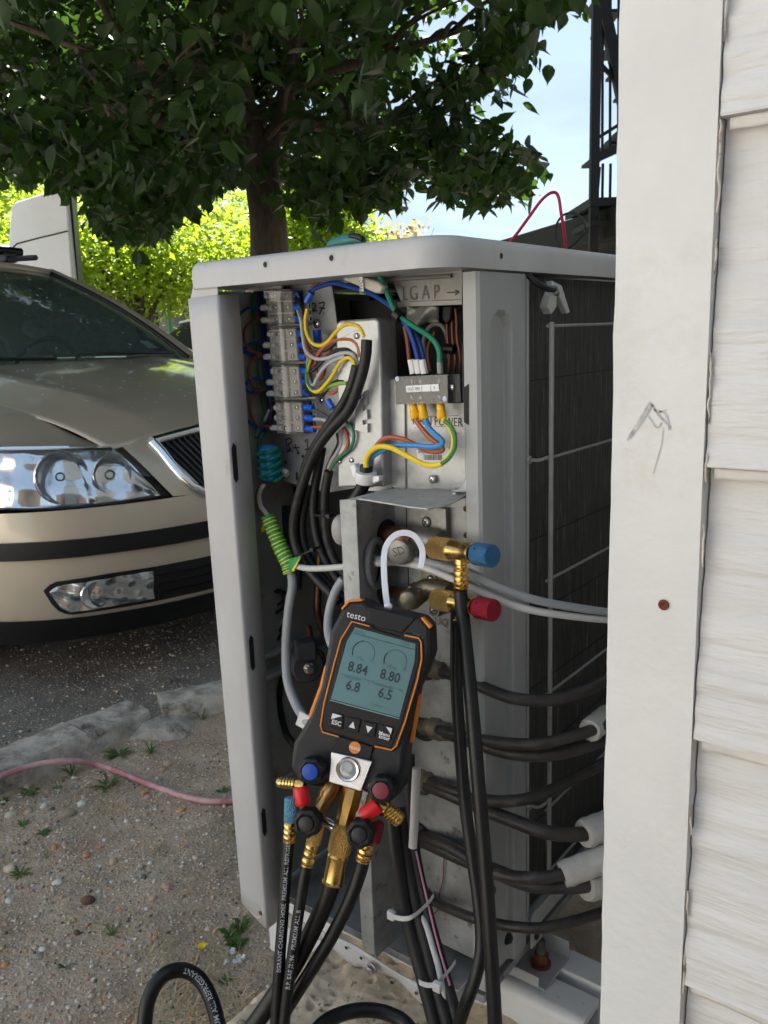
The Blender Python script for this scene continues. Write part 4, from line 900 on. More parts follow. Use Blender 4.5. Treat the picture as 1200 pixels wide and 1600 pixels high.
# ---------------------------------------------------------------- interior: compressor jacket, loops, coil valve
b = B(); b.lathe(V(-.20, .215, .30), (0, 0, 1), [(0, .075), (.25, .075), (.29, .066), (.31, .04)], 28); b.build('compressor', M('black felt jacket', (.018, .018, .018), .95, bump=.4, bs=200), unit)
b = B(); b.tube([PY(500, 860, .14), PY(496, 940, .13), PY(498, 968, .12), PY(508, 990, .11)], .0052, 12); b.build('copper_line', m_cop, unit)
b = B(); b.tube([PY(493, 1098, .10), PY(505, 1060, .09), PY(502, 1025, .09), PY(488, 1012, .095), PY(482, 980, .11)], .0046, 12); b.build('copper_line', m_cop, unit)
b = B(); c = PY(478, 1036, .075); b.lathe(c, (.8, -.55, 0), [(-.012, .018), (-.008, .021), (.010, .021), (.014, .018)], 22); cv_ = b.build('solenoid_coil', M('grey rubber coil', (.045, .045, .047), .7, bump=.2, bs=200), unit)
b = B(); b.obox(c+V(.004, -.004, .02), V(.8, -.55, 0).normalized(), EZ, V(.55, .8, 0).normalized(), .012, .012, .012); b.build('coil_box', MATS['grey rubber coil'], unit, bevel=.003)
b = B(); b.lathe(c+V(.8, -.55, 0).normalized()*.012, (.8, -.55, 0), [(0, .007), (.006, .007), (.007, .0045), (.014, .004)], 16); b.build('coil_nut', m_steel, unit)
wire('wire_loop', [(448, 935), (430, 950), (420, 985), (408, 1002), (402, 996), (410, 960), (428, 930), (445, 925), (452, 940), (440, 980), (420, 1006), (410, 1012)], .10, .0016, m_wblk)
wire('wire_loop', [(442, 950), (424, 965), (404, 1000), (410, 1012), (430, 1004), (446, 970), (440, 925), (428, 925)], .096, .0020, m_wblk)
wire('wire_loop', [(446, 960), (430, 990), (414, 1000), (408, 1010), (424, 1012), (442, 990)], .10, .0014, m_wgry)
wire('wire_loop', [(372, 780), (385, 798), (395, 808), (403, 800), (402, 785)], .13, .0012, m_wgry)
wire('black_lead', [(447, 1045), (437, 1080), (438, 1110), (447, 1145), (462, 1166)], .09, .0042, m_rub)
b = B(); b.prism([PY(x, y, .14) for x, y in ((412, 783), (442, 757), (470, 764), (480, 768), (472, 774), (430, 784), (420, 795))], V(0, .03, 0)); b.build('plastic_tray', m_bplast, unit, bevel=.001)
for k in range(4): wire('wire_bundle', [(440+k*6, 790), (446+k*5, 830), (452+k*5, 880), (455+k*4, 920)], .12, .0035, m_wblk)
b = B(); b.ico(PY(533, 828, .078), .014, None, 3, 0, 0, (.8, .8, 1.3)); b.build('white_bung', M('dusty bung', (.40, .40, .39), .6, 0, .2, 60), unit)
# taped joint in the sensor cable, its tails and the grey cable below
m_tg = M('green tape', (.03, .30, .07), .38); m_ty = M('yellow tape', (.75, .66, .05), .38)
b = B(); tp_ = [PY(x, y, .055) for x, y in ((418, 806), (428, 830), (438, 854), (450, 878), (456, 894))]
b.tube(tp_, lambda t: .0085*(1+.18*math.sin(t*60)*.3+.2*t), 12, 14, mids=[0, 0, 0, 1, 0, 0, 1]); b.build('taped_joint', [m_tg, m_ty], unit, fix=False, ang=60)
poly('tape_tail', [(414, 810), (420, 806), (424, 812), (414, 830), (408, 832), (407, 826)], .052, .002, m_ty, unit, .0004)
poly('tape_tail', [(452, 874), (470, 868), (462, 884), (458, 894), (450, 890)], .045, .002, m_tg, unit, .0004)
poly('tape_tail', [(470, 869), (468, 874), (458, 894), (456, 890)], .0445, .002, m_ty, unit, .0003)
for off, m_ in ((0, m_wwht), (3, m_wwht), (-4, m_wbrown)): wire('sensor_core', [(411+off, 757), (404+off*.8, 772), (406+off, 790), (413+off, 800), (419+off*.6, 808)], .07, .0017, m_)
cable('sensor_cable', 'grey cable dropping from the green and yellow tape to the gauge', [PY(455, 892, .055), PY(457, 915, .05), PY(451, 955, .045), PY(447, 1010, .04), PY(449, 1060, .03), PY(460, 1095, .02), PY(476, 1122, .005), PY(500, 1145, .0), PY(530, 1165, .004)], .0056, m_cgrey)
cable('sensor_cable', 'white cable running from the green and yellow tape behind the bracket', [PY(462, 884, .05), PY(480, 888, .05), PY(505, 888, .048), PY(545, 885, .05)], .0036, m_cwhite)
cable('sensor_cable', 'grey cable looping beside the bracket above the gauge', [PY(536, 905, .04), PY(524, 925, .035), PY(515, 955, .03), PY(513, 985, .02), PY(520, 1010, .012), PY(540, 1040, .008), PY(570, 1060, .01)], .0052, m_cgrey)
b = B(); p = PY(474, 1126, .0); b.obox(p, V(.8, .3, -.4).normalized(), V(-.4, 0, -.9).normalized(), V(.3, -.9, .1).normalized(), .007, .010, .001); tag(b.build('cable_tag', m_paper, None), 'small white and red tag at the end of the grey cable', 'tag')

# ---------------------------------------------------------------- bundle of supply cables tied with white ties
BG = 'black supply cables tied with white ties below the gauge'
BN = [('black supply cable, leftmost of the bundle tied with white ties', [(612, 1262, .0), (618, 1320, -.01), (630, 1400, -.02), (643, 1460, -.028), (662, 1530, -.04), (680, 1600, -.05), (692, 1660, -.055)], .0078, m_cab),
      ('black supply cable, middle of the bundle tied with white ties', [(628, 1262, .01), (634, 1320, .0), (648, 1400, -.012), (662, 1460, -.022), (680, 1530, -.034), (700, 1600, -.045), (712, 1660, -.05)], .0078, m_cab),
      ('black cable with pink stripe, right edge of the bundle tied with white ties', [(640, 1180, .02), (641, 1260, .012), (648, 1330, .002), (662, 1400, -.008), (680, 1470, -.02), (700, 1540, -.032), (716, 1600, -.042), (726, 1660, -.05)], .0058, m_cab),
      ('thin white cable inside the bundle tied with white ties', [(660, 1432, -.018), (668, 1452, -.024), (676, 1480, -.030), (684, 1508, -.0355), (692, 1545, -.038), (702, 1590, -.040)], .0030, m_cwhite)]
for lab, pts, r, m_ in BN: cable('supply_cable', lab, [PY(*p) for p in pts], r, m_, group=BG)
b = B(); b.tube([PY(651, 1200, .008), PY(649, 1240, .004), PY(647, 1290, -.002), PY(645, 1324, -.006)], .0046, 14); b.build('white_sleeve', m_cwhite, bpy.data.objects['supply_cable.002'], fix=False)
m_pink = M('pink stripe', (.52, .24, .36), .5)
b = B(); b.tube([PY(650, 1330, -.0045), PY(666, 1400, -.0145), PY(683, 1470, -.0265), (PY(703, 1540, -.0385))], .0011, 6); tag(b.build('cable_stripe', m_pink, bpy.data.objects['supply_cable.002'], fix=False), None)
for k, (x0, y0, x1, y1, Y_) in enumerate(((612, 1432, 668, 1416, -.03), (656, 1536, 702, 1520, -.045))):
    t = thing('cable_tie', ['upper white cable tie round the black supply cables', 'lower white cable tie round the black supply cables'][k], 'cable tie', PY(x0, y0, Y_), 'white ties on the supply cables')
    A, E_ = PY(x0, y0-2, Y_-.002), PY(x1, y1-4, Y_+.012); mid = PY((x0+x1)/2, (y0+y1)/2+10, Y_-.012)
    b = B(); pth = catmull([A+V(-.002, .006, .004), A, mid, E_, E_+V(.001, .01, .004)], 7); T_, _ = frames(pth)
    for i in range(len(pth)-1): b.prism([pth[i]-EZ*.0026, pth[i+1]-EZ*.0026, pth[i+1]+EZ*.0026, pth[i]+EZ*.0026], V(.0, -.0012, 0))
    b.build('strap', m_wtie, t)
    hd = A if k == 0 else mid+V(.004, -.001, .0); b = B(); b.obox(hd, EX, EY, EZ, .0045, .003, .0048); b.build('tie_head', m_wtie, t, bevel=.0012)

# ---------------------------------------------------------------- mounting rails, foot, block, wires on the lid
m_rail = M('white powder coated rail', (.64, .65, .66), .42, 0, .05, 12, spots=(70, .64, .72, (.35, .33, .3)))
rail = thing('mounting_rail', 'white painted mounting rail under the coil side of the unit', 'rail', (-.2, .14, .1))
def rail_sec(x0, x1, y0, y1, zt, h, r, name, par, mat):
    b = B(); sec = [(y0, zt-h), (y0, zt-r)]+[(y0+r-r*math.cos(a), zt-r+r*math.sin(a)) for a in [math.pi/2*k/6 for k in range(1, 7)]]+[(y1, zt), (y1, zt-h)]
    b.prism([V(x0, y, z) for y, z in sec], V(x1-x0, 0, 0)); return b.build(name, mat, par, ang=30)
rail_sec(-.42, .083, .126, .172, .232, .14, .012, 'rail_body', rail, m_rail)
rail_sec(-.42, .10, .186, .222, .236, .14, .002, 'rear_flange', rail, m_rail)
b = B(); b.box((.0832, .130, .10), (.0842, .168, .222)); b.build('end_cap', m_galvd, rail, bevel=.001)
foot = thing('foot_bracket', 'grey channel foot with a rusty nut holding the unit to the rail', 'bracket', (.0, .17, .24))
b = B(); b.box((-.05, .140, .2372), (.030, .205, .2392)); b.box((-.05, .140, .2392), (.022, .1415, .252)); b.box((-.05, .2035, .2392), (.030, .205, .262)); b.build('channel', m_post, foot, bevel=.001)
nc = PZ(845, 1506, .2395)
b = B(); b.lathe(nc, (0, 0, 1), [(0, .0125), (.003, .0125)], 18); b.build('washer', m_rust, foot)
b = B(); b.lathe(nc, (0, 0, 1), [(.003, .0105), (.013, .0100), (.016, .0085)], 6); b.build('nut', m_rust, foot, bevel=.001)
b = B(); b.lathe(nc, (0, 0, 1), [(.01, .0058), (.032, .0056), (.034, .0045)], 14); b.build('bolt', M('dark thread', (.10, .09, .085), .6, .4, .3, 90), foot)
# concrete block under the service side
b = B(); rr = random.Random(8); N_ = 36
def top_blk(u, v):
    x = -.298+.33*u; y = -.11+.37*v; e = min(u, 1-u, v, 1-v)
    return V(x+.006*noise.noise((x*20, y*20, 3)), y+.006*noise.noise((x*18, y*18, 7)), .190-.05*max(0, (.05-e)/.05)**2+.005*noise.noise((x*26, y*26, 2))+.002*noise.noise((x*80, y*80, 5))-.006*max(0, min(1, (noise.noise((x*62, y*62, 8))-.28)*6)))
b.grid(top_blk, 130, 130); q = len(b.v)
rim = [top_blk(k/48, 0) for k in range(49)]+[top_blk(1, k/48) for k in range(1, 49)]+[top_blk(1-k/48, 1) for k in range(1, 49)]+[top_blk(0, 1-k/48) for k in range(1, 48)]
n_ = len(rim); lo = [V(p.x+.006*noise.noise((p.x*30, p.y*30, 1)), p.y, .0) for p in rim]
b.add(rim+lo, [(k, (k+1) % n_, n_+(k+1) % n_, n_+k) for k in range(n_)])
tag(b.build('concrete_block', m_blockc, None, ang=50, fix=False), 'rough beige concrete block carrying the outdoor unit', 'concrete block')
# red and black test leads and a teal grip lying on the lid
b = B(); b.tube([PY(798, 377, .20), PY(810, 362, .20), PY(826, 340, .21), PY(846, 313, .22), PY(862, 301, .23), PY(872, 306, .235), (PY(877, 335, .24)), PY(882, 365, .25), PY(884, 388, .26)], .0017, 8); tag(b.build('test_lead', m_wred, None, fix=False), 'red test lead arching above the lid', 'test lead')
b = B(); b.tube([PY(878, 392, .26), PY(869, 372, .26), PY(870, 350, .26), PY(882, 335, .27), PY(900, 334, .27), PY(913, 346, .27), PY(912, 364, .265), PY(898, 380, .26), PY(886, 390, .26)], .0012, 8); tag(b.build('test_lead', m_rub, None, fix=False), 'black test lead looping beside the red one on the lid', 'test lead')
c = PY(540, 383, .16); b = B(); b.tube([V(PY(x, 380, .035).x, .035, 1.0805+.0065*h) for x, h in ((514, .6), (524, .8), (545, 1), (558, 1), (568, .7))], lambda t: .004+.003*math.sin(math.pi*min(1, t*1.05)), 14, 5)
tl = tag(b.build('tool_grip', M('teal rubber grip', (.03, .17, .15), .45), None), 'dark teal tool grip lying on the lid', 'tool')
b = B(); b.tube([V(PY(x, 380, .031).x, .031, z) for x, z in ((547, 1.0905), (558, 1.0895), (567, 1.0865))], .0028, 10); b.build('black_end', m_bplast, tl)
# ---------------------------------------------------------------- digital manifold gauge
AR, PSI = rad(15.4), rad(12)
_x0 = RT*math.cos(AR)-UP*math.sin(AR); DYv = RT*math.sin(AR)+UP*math.cos(AR)
DN = (-FW*math.cos(PSI)-_x0*math.sin(PSI)).normalized(); DXv = DYv.cross(DN).normalized()
DO = PY(575, 1090, -.062)
def dev(px, py, h=0.0):
    r = ray(px, py); o = DO+DN*h; return CAM+r*((o-CAM).dot(DN)/r.dot(DN))
def dpoly(name, pts, h0, h1, mat, par, bevel=.0005, seg=2, **kw):
    b = B(); b.prism([dev(x, y, h1) for x, y in pts], -DN*(h1-h0)); return b.build(name, mat, par, bevel=bevel, seg=seg, **kw)
def dline(name, pts, h, r, mat, par, n=4, spline=False): b = B(); b.tube([dev(x, y, h) for x, y in pts], r, 6, n, spline=spline); return b.build(name, mat, par, fix=False)
m_hous = M('charcoal gauge plastic', (.014, .0145, .017), .5, 0, .12, 80, bump=.12, bs=700); m_hous2 = M('black gauge rubber', (.006, .006, .007), .55, bump=.12, bs=600)
m_orng = M('orange trim', (.80, .26, .03), .45); m_lcd = M('lcd glass', (.125, .24, .245), .12, 0, .05, 6, spec=.5); m_lcdk = M('lcd segments', (.016, .035, .05), .35); m_lcdf = M('faint lcd print', (.07, .15, .17), .4)
mg = thing('manifold_gauge', 'black and orange digital pressure gauge hooked onto the valve', 'gauge', dev(540, 1240))
body = [(546, 938), (566, 937), (576, 946), (650, 963), (657, 963), (672, 978), (674, 1022), (664, 1052), (650, 1082), (632, 1180), (628, 1238), (608, 1256), (585, 1246), (564, 1236), (512, 1222), (500, 1232), (470, 1226), (453, 1200), (458, 1162), (482, 1122), (500, 1072), (510, 1020), (516, 986), (535, 950)]
hous = dpoly('housing', body, -.046, 0, m_hous, mg, .005, 3)
dpoly('front_bezel', [(548, 968), (580, 976), (588, 984), (624, 994), (634, 989), (656, 995), (661, 1004), (661, 1032), (654, 1066), (624, 1168), (614, 1175), (584, 1168), (560, 1155), (530, 1148), (502, 1142), (499, 1136), (520, 1038), (531, 998)], -.004, .0022, m_hous, mg, .0015)
dpoly('top_panel', [(573, 948), (650, 966), (628, 990), (582, 978)], -.003, .0015, m_hous2, mg, .001)
dpoly('screen_recess', [(553, 974), (576, 981), (636, 998), (655, 1003), (655, 1034), (628, 1130), (610, 1170), (596, 1166), (508, 1142), (504, 1134), (538, 1000)], .0018, .0030, m_hous2, mg, .0006)
for pts in ([(577, 978.5), (550, 971), (533, 999), (522, 1038), (507, 1097), (501, 1134), (504, 1144), (529, 1151)], [(585, 1166), (612, 1172), (619, 1166), (633, 1128), (652, 1063), (659, 1030), (658, 1003), (654, 997), (632, 992.5)]):
    dline('orange_line', pts, .0030, .0008, m_orng, mg)
for pts in ([(481, 1120), (489, 1122), (506, 1074), (511, 1040), (507, 1040), (499, 1072)], [(545, 937), (566, 936), (566, 939.5), (546, 941), (534, 954), (533, 950)], [(660, 964), (674, 979), (671, 983), (657, 966)]):
    dpoly('orange_edge', pts, -.010, .0012 if pts[0][0] > 500 else -.001, m_orng, mg, .0006)
b = B(); b.prism([dev(654, 1086, -.018), dev(660, 1084, -.018), dev(646, 1160, -.018), dev(640, 1160, -.018)], -DN*.004); b.build('orange_edge', m_orng, mg)
scr = dpoly('screen', [(555, 980), (542, 1002), (517, 1092), (624, 1121), (648, 1033), (649, 1006)], .0030, .0036, m_lcd, mg, 0, smooth=False)
ux = (dev(622, 1038)-dev(560, 1021)).normalized(); uy = DN.cross(ux)
HL = .00375
def lcd(t, x, y, s, m_=None, sq=.86, bold=0): lettering('readout', t, dev(x, y, HL), ux, uy, s, m_ or m_lcdk, scr, .00015, bold=bold, squeeze=sq)
lcd('8.84', 559, 1045, .0132, bold=.00018); lcd('8.80', 609.5, 1057, .0132, bold=.00018); lcd('6.8', 551.5, 1073, .0132, bold=.00018); lcd('6.5', 602, 1085, .0132, bold=.00018)
for t, x, y in (('LP bar', 563, 1029), ('HP bar', 613, 1043), ('T. evaporation', 548, 1058.5), ('°C', 576, 1067), ('T. condensation', 598, 1071), ('°C', 627, 1079), ('Toolset', 588, 1102), ('-1', 549, 1025.5), ('60', 582, 1034), ('-1', 598, 1037), ('60', 632, 1047)): lcd(t, x, y, .0042, m_lcdf, .8)
lcd('R410A', 562, 988, .0046, m_lcdf); lcd('▲ 75%'.replace('▲ ', ''), 634, 1006, .0046, m_lcdf)
dline('readout', [(551, 989), (648, 1015)], HL, .00022, m_lcdk, scr); dline('readout', [(534, 1052), (580, 1064)], HL, .00012, m_lcdf, scr); dline('readout', [(583, 1066), (630, 1080)], HL, .00012, m_lcdf, scr)
for cx_, cy_, r_, a1 in ((568, 1020, 20, 105), (617.5, 1033.5, 20, 62)):
    arc = lambda a: dev(cx_, cy_, HL)+ux*(.0108*math.cos(rad(a)))+uy*(.0108*math.sin(rad(a)))
    b = B(); b.tube([arc(205-a) for a in range(0, 231, 10)], .00022, 5, 1, spline=False); b.build('readout', m_lcdk, scr, fix=False)
    b = B(); b.tube([arc(205-a) for a in range(0, a1, 8)], .00055, 5, 1, spline=False); b.build('readout', m_lcdk, scr, fix=False)
dline('screen_edge', [(516, 1094), (624, 1123)], .0036, .0005, M('screen edge', (.30, .42, .43), .3), mg)
# keys
KEYS = [[(517.5, 1114), (536, 1117.5), (535, 1140), (514.5, 1136)], [(541, 1120), (564, 1124), (559, 1146), (538.5, 1142.5)], [(567.5, 1127), (589, 1130.5), (584.5, 1152.5), (563, 1147.5)], [(595, 1132.5), (615, 1137.5), (609, 1159), (587, 1154)]]
for i, kq in enumerate(KEYS):
    k_ = dpoly('key', kq, .0028, .0046, m_hous2, mg, .0006); cx_ = sum(p[0] for p in kq)/4; cy_ = sum(p[1] for p in kq)/4; c = dev(cx_, cy_, .0048)
    tri = lambda pts: (lambda b: (b.add([c+ux*x+uy*y for x, y in pts], [tuple(range(len(pts)))]), b.build('key_mark', m_paper, k_, smooth=False, fix=False)))(B())
    if i == 0: lettering('key_mark', 'ESC', dev(cx_, cy_+3, .0048), ux, uy, .0058, m_paper, k_, .0001, bold=.0001); tri([(-.0055, .0062), (.0042, .0062), (-.0055, .0005)])
    elif i == 1: tri([(-.0032, -.0026), (.0032, -.0026), (0, .0036)])
    elif i == 2: tri([(-.0032, .0026), (.0032, .0026), (0, -.0036)])
    else:
        lettering('key_mark', 'Menu', dev(cx_-1, cy_+1.5, .0048), ux, uy, .0048, m_paper, k_, .0001, bold=.0001); lettering('key_mark', 'Enter', dev(cx_-1, cy_+7, .0048), ux, uy, .0048, m_paper, k_, .0001, bold=.0001); tri([(-.0005, .0062), (.0055, .0062), (.0055, .0005)])
lettering('printed_name', 'testo', dev(557, 963, .0004), ux, uy, .0092, m_paper, hous, .0006)
lettering('printed_name', '550 s', dev(653, 993.5, .0006), ux, uy, .0050, m_lcdf, hous, .0003)
dpoly('lower_panel', [(528, 1150), (584, 1167), (578, 1188), (562, 1190), (516, 1178), (514, 1172)], -.002, .0026, m_hous2, mg, .001)
lg = B(); lg.lathe(dev(554.5, 1168, .0026), DN, [(0, .0056), (.0004, .0056)], 28); lg.build('round_logo', m_orng, mg)
lettering('printed_name', 'testo', dev(554.5, 1168.5, .0031), ux, uy, .0052, m_paper, mg, .0002, bold=.00006)
# brushed block with sight glass
m_brush = M('brushed aluminium', (.72, .72, .72), .34, 1, .12, 60, stretch=(1, 1, 14), bump=.15, bs=60)
dpoly('sight_block', [(517.5, 1175), (582, 1190), (564, 1237), (513.5, 1222)], -.012, .0055, m_brush, mg, .0008)
c = dev(544, 1202, .0055)
b = B(); b.lathe(c, DN, [(0, .0116), (.0022, .0113), (.0030, .0105), (.0026, .0086), (.0012, .0082)], 32, cap=False); b.build('sight_ring', m_steel, mg)
b = B(); b.lathe(c, DN, [(.0012, .0083), (.0016, .006), (.0018, .0001)], 28, cap=False); b.build('sight_glass', M('sight glass', (.28, .33, .32), .06, 0, spec=.8, coat=.6), mg)
b = B(); b.lathe(dev(543, 1199, .0072), DN, [(0, .0050), (.0004, .0045), (.0002, .0001)], 20, cap=False); b.build('sight_dot', M('sight indicator', (.46, .52, .50), .3), mg)
# hook: bent flat strip
hk = [(607, 952), (604, 940), (600.5, 905), (600, 870), (605, 850), (618, 836), (634, 832.5), (649, 839), (659, 856), (660, 872), (657, 888)]
pth = catmull([dev(x, y, -.016) for x, y in hk], 5); T_, _ = frames(pth); b = B(); lo = len(b.v)
for i, p in enumerate(pth):
    s_ = DN.cross(T_[i]).normalized()*.0030
    for q_ in (p-s_, p+s_, p+s_-DN*.0022, p-s_-DN*.0022): b.v.append(q_)
for i in range(len(pth)-1):
    for k in range(4): b.f.append((lo+i*4+k, lo+i*4+(k+1) % 4, lo+(i+1)*4+(k+1) % 4, lo+(i+1)*4+k)); b.m.append(0)
b.f += [(lo, lo+1, lo+2, lo+3), tuple(lo+(len(pth)-1)*4+k for k in (3, 2, 1, 0))]; b.m += [0, 0]
b.build('hook', M('white coated steel', (.74, .78, .84), .35, .15), mg, bevel=.0004)
b = B(); b.lathe(dev(607, 948, -.016), DN, [(0, .0042), (.002, .004), (.0022, .0018)], 16); b.build('hook_pivot', m_steel, mg)
# valve knobs
def knob(px, py, h, r, cap, mat, lab):
    c = dev(px, py, h); b = B(); b.lathe(c, DN, [(-.020, r*.62), (-.008, r*.75), (-.006, r*.97), (.004, r), (.007, r*.93), (.008, r*.72), (.0072, r*.66)], 56, lobes=7, amp=.055); k_ = b.build('knob', m_hous2, mg, ang=50)
    b = B(); b.lathe(c, DN, [(.006, cap), (.0084, cap), (.0087, cap*.9), (.0088, .0001)], 28, cap=False); b.build('knob_cap', mat, k_); k_['label'] = lab
m_kb = M('blue knob cap', (.01, .07, .42), .42); m_kr = M('dark red knob cap', (.22, .035, .05), .42); m_kk = M('black knob cap', (.016, .016, .018), .4)
knob(488, 1203, .012, .0124, .0076, m_kb, 'black lobed knob with blue cap'); knob(597.5, 1232, .012, .0124, .0076, m_kr, 'black lobed knob with dark red cap')
knob(482, 1284, .022, .0130, .0070, m_kk, 'black lobed knob at lower left'); knob(564, 1301, .022, .0130, .0070, m_kk, 'black lobed knob at lower right')
# brass manifold legs and ports
def dl(name, a, e, prof, mat, par=mg, ha=0., he=0., seg=20, **kw):
    A, E_ = dev(*a, ha), dev(*e, he); L = (E_-A).length; b = B(); b.lathe(A, E_-A, [(t*L, r) for t, r in prof], seg, **kw); return b.build(name, mat, par)
m_brd = M('cast brass', (.46, .29, .10), .34, 1, .2, 50, bump=.15, bs=150)
dl('brass_leg', (522, 1222), (498, 1268), [(0, .0092), (.5, .0092), (.55, .0080), (1, .0072)], m_brd, seg=8, ha=-.012, he=.002)
dl('brass_leg', (551, 1232), (534, 1300), [(0, .0105), (.42, .0105), (.5, .0090), (1, .0080)], m_brd, seg=8, ha=-.012, he=-.004)
dl('brass_leg', (586, 1246), (574, 1290), [(0, .0085), (1, .0075)], m_brd, seg=8, ha=-.012, he=.0)
dl('brass_leg', (470, 1226), (470, 1262), [(0, .0075), (1, .0070)], m_brd, seg=8, ha=-.01, he=.0)
def flare(a, e, r, h):
    th = [(0, r*.95), (.30, r*.95), (.32, r*.75)]
    for k in range(5): th += [(.34+.11*k, r*.80), (.37+.11*k, r*.92), (.42+.11*k, r*.80)]
    th += [(.93, r*.8), (1, r*.55)]
    return dl('flare_port', a, e, th, m_brass, ha=h, he=h, seg=22)
flare((476, 1226), (433, 1222), .0062, -.006); flare((592, 1256), (628, 1284), .0086, .0)
m_rc = M('red rubber cap', (.72, .015, .02), .35)
for a, e in (((470, 1230), (474, 1259)), ((592, 1258), (565, 1276))): dl('port_cap', a, e, [(0, .0065), (.06, .0072), (.85, .0072), (.97, .0062), (1, .004)], m_rc, ha=.012, he=.014)
dl('cross_pin', (508, 1283), (524, 1293), [(0, .0040), (.7, .0040), (.75, .0050), (1, .0050)], m_steel, ha=-.004, he=.0)

# ---------------------------------------------------------------- hoses screwed to the gauge
def tube_text(par, path, r, txt, size, s0, up=1, mat=None):
    """lettering wrapped on the camera side of a hose"""
    P = path; acc = [0]
    for i in range(1, len(P)): acc.append(acc[-1]+(P[i]-P[i-1]).length)
    def at_s(s):
        s = max(0, min(acc[-1]-1e-6, s)); i = max(k for k in range(len(acc)) if acc[k] <= s); i = min(i, len(P)-2)
        t = (s-acc[i])/max(1e-9, acc[i+1]-acc[i]); return P[i].lerp(P[i+1], t), (P[i+1]-P[i]).normalized()
    vs, fs = text_mesh(txt, size, 0, 'LEFT', .0001); out = []
    for v in vs:
        p, T = at_s(s0+v.x if up > 0 else s0-v.x); c = CAM-p; c = (c-T*c.dot(T)).normalized(); w = T.cross(c)*-up
        a = v.y/r; out.append(p+(c*math.cos(a)+w*math.sin(a)*(1 if up > 0 else 1))*(r+.0002))
    b = B(); b.add(out, fs); return b.build('printed_text', mat or m_htxt, par, smooth=False, fix=False)
m_htxt = M('pale hose print', (.42, .44, .46), .6)
GHH = 'black hoses screwed to the bottom of the gauge'
def ghose(label, pts, r, nut, barb_, nutmat, text=None):
    P_ = [dev(*p) for p in pts]
    t = thing('charging_hose', label, 'hose', P_[-1], GHH)
    b = B(); b.tube(P_, r, 18, 8); b.build('tube', m_rub, t, fix=False)
    if nut:
        A, E_ = dev(*nut[0]), dev(*nut[1]); L = (E_-A).length; b = B(); b.lathe(A, E_-A, [(0, r*1.05), (L*.05, r*1.28), (L*.9, r*1.28), (L, r*1.1)], 44, lobes=22, amp=.02); b.build('knurled_nut', nutmat, t)
    if barb_:
        if len(barb_) == 2: barb(t, dev(*barb_[0]), dev(*barb_[1]), r*1.14)
        else:
            A, E_ = dev(*barb_[0]), dev(*barb_[1]); L = (E_-A).length; b = B(); b.lathe(A, E_-A, [(0, r*1.1), (L*.08, r*1.2), (L*.15, r*1.12), (L*.9, r*1.12), (L*.94, r*1.25), (L, r*1.2)], 26); b.build('crimp_sleeve', m_brass, t)
    if text: tube_text(t, catmull(P_, 8), r, *text)
    return t
m_bkn = M('pale blue knurled nut', (.14, .36, .52), .4, .4, .1, 60, bump=.8, bs=900, btype='voronoi'); m_rkn = M('dark red knurled nut', (.28, .02, .04), .4, .4, .1, 60, bump=.8, bs=900, btype='voronoi')
ghose('black charging hose, leftmost under the gauge, with pale blue nut', [(453, 1300, .004), (448, 1350, .004), (443, 1420, .004), (437, 1500, .004), (432, 1580, .004), (426, 1680, .004)], .0054, ((456, 1246, .004), (455, 1284, .004)), ((454, 1282, .004), (452, 1315, .004)), m_bkn, ('EGRANT CHARGING HOSE  PREMIUM ALL REFRIGERANT CHARG', .0052, .128, -1))
ghose('black charging hose, second from left under the gauge, with brass nut', [(483, 1335, .006), (476, 1370, .006), (466, 1430, .006), (456, 1500, .006), (447, 1570, .006), (436, 1680, .006)], .0054, ((496, 1288, .004), (489, 1320, .006)), ((489, 1314, .006), (479, 1352, .006)), m_knurl, ('B.P. SAE J2196   PREMIUM ALL R', .0054, .124, -1))
ghose('thick black hose with long brass sleeve in the middle under the gauge', [(522, 1366, -.004), (512, 1400, -.006), (490, 1450, -.012), (458, 1510, -.016), (418, 1572, -.02), (370, 1640, -.02)], .0086, ((539, 1288, -.004), (529, 1334, -.004)), ((529, 1334, -.004), (520, 1380, -.004), 1), m_knurl)
ghose('black charging hose, rightmost under the gauge, with dark red nut', [(571, 1330, -.002), (562, 1365, -.004), (545, 1410, -.006), (520, 1460, -.01), (490, 1510, -.014), (455, 1565, -.018), (410, 1640, -.02)], .0064, ((588, 1282, -.004), (581, 1316, -.002)), ((576, 1312, -.002), (566, 1345, -.002)), m_rkn)
# loops of hose at the foot of the picture
lp = [PD(x, y, d) for x, y, d in ((228, 1680, .86), (226, 1604, .87), (234, 1556, .88), (256, 1524, .89), (286, 1516, .90), (312, 1530, .90), (330, 1562, .89), (342, 1608, .87), (350, 1690, .84))]
t = hose('charging_hose', 'loop of black lettered charging hose standing at the bottom left', lp, .0078)
tube_text(t, catmull(lp, 8), .0078, 'PREMIUM ALL REFRIGERANT', .0075, .21, -1)
lp = [PD(x, y, d) for x, y, d in ((470, 1650, .74), (500, 1604, .76), (535, 1584, .78), (575, 1578, .79), (612, 1586, .79), (640, 1606, .78), (665, 1660, .75))]
hose('charging_hose', 'low arc of black hose below the white cable ties', lp, .0066)
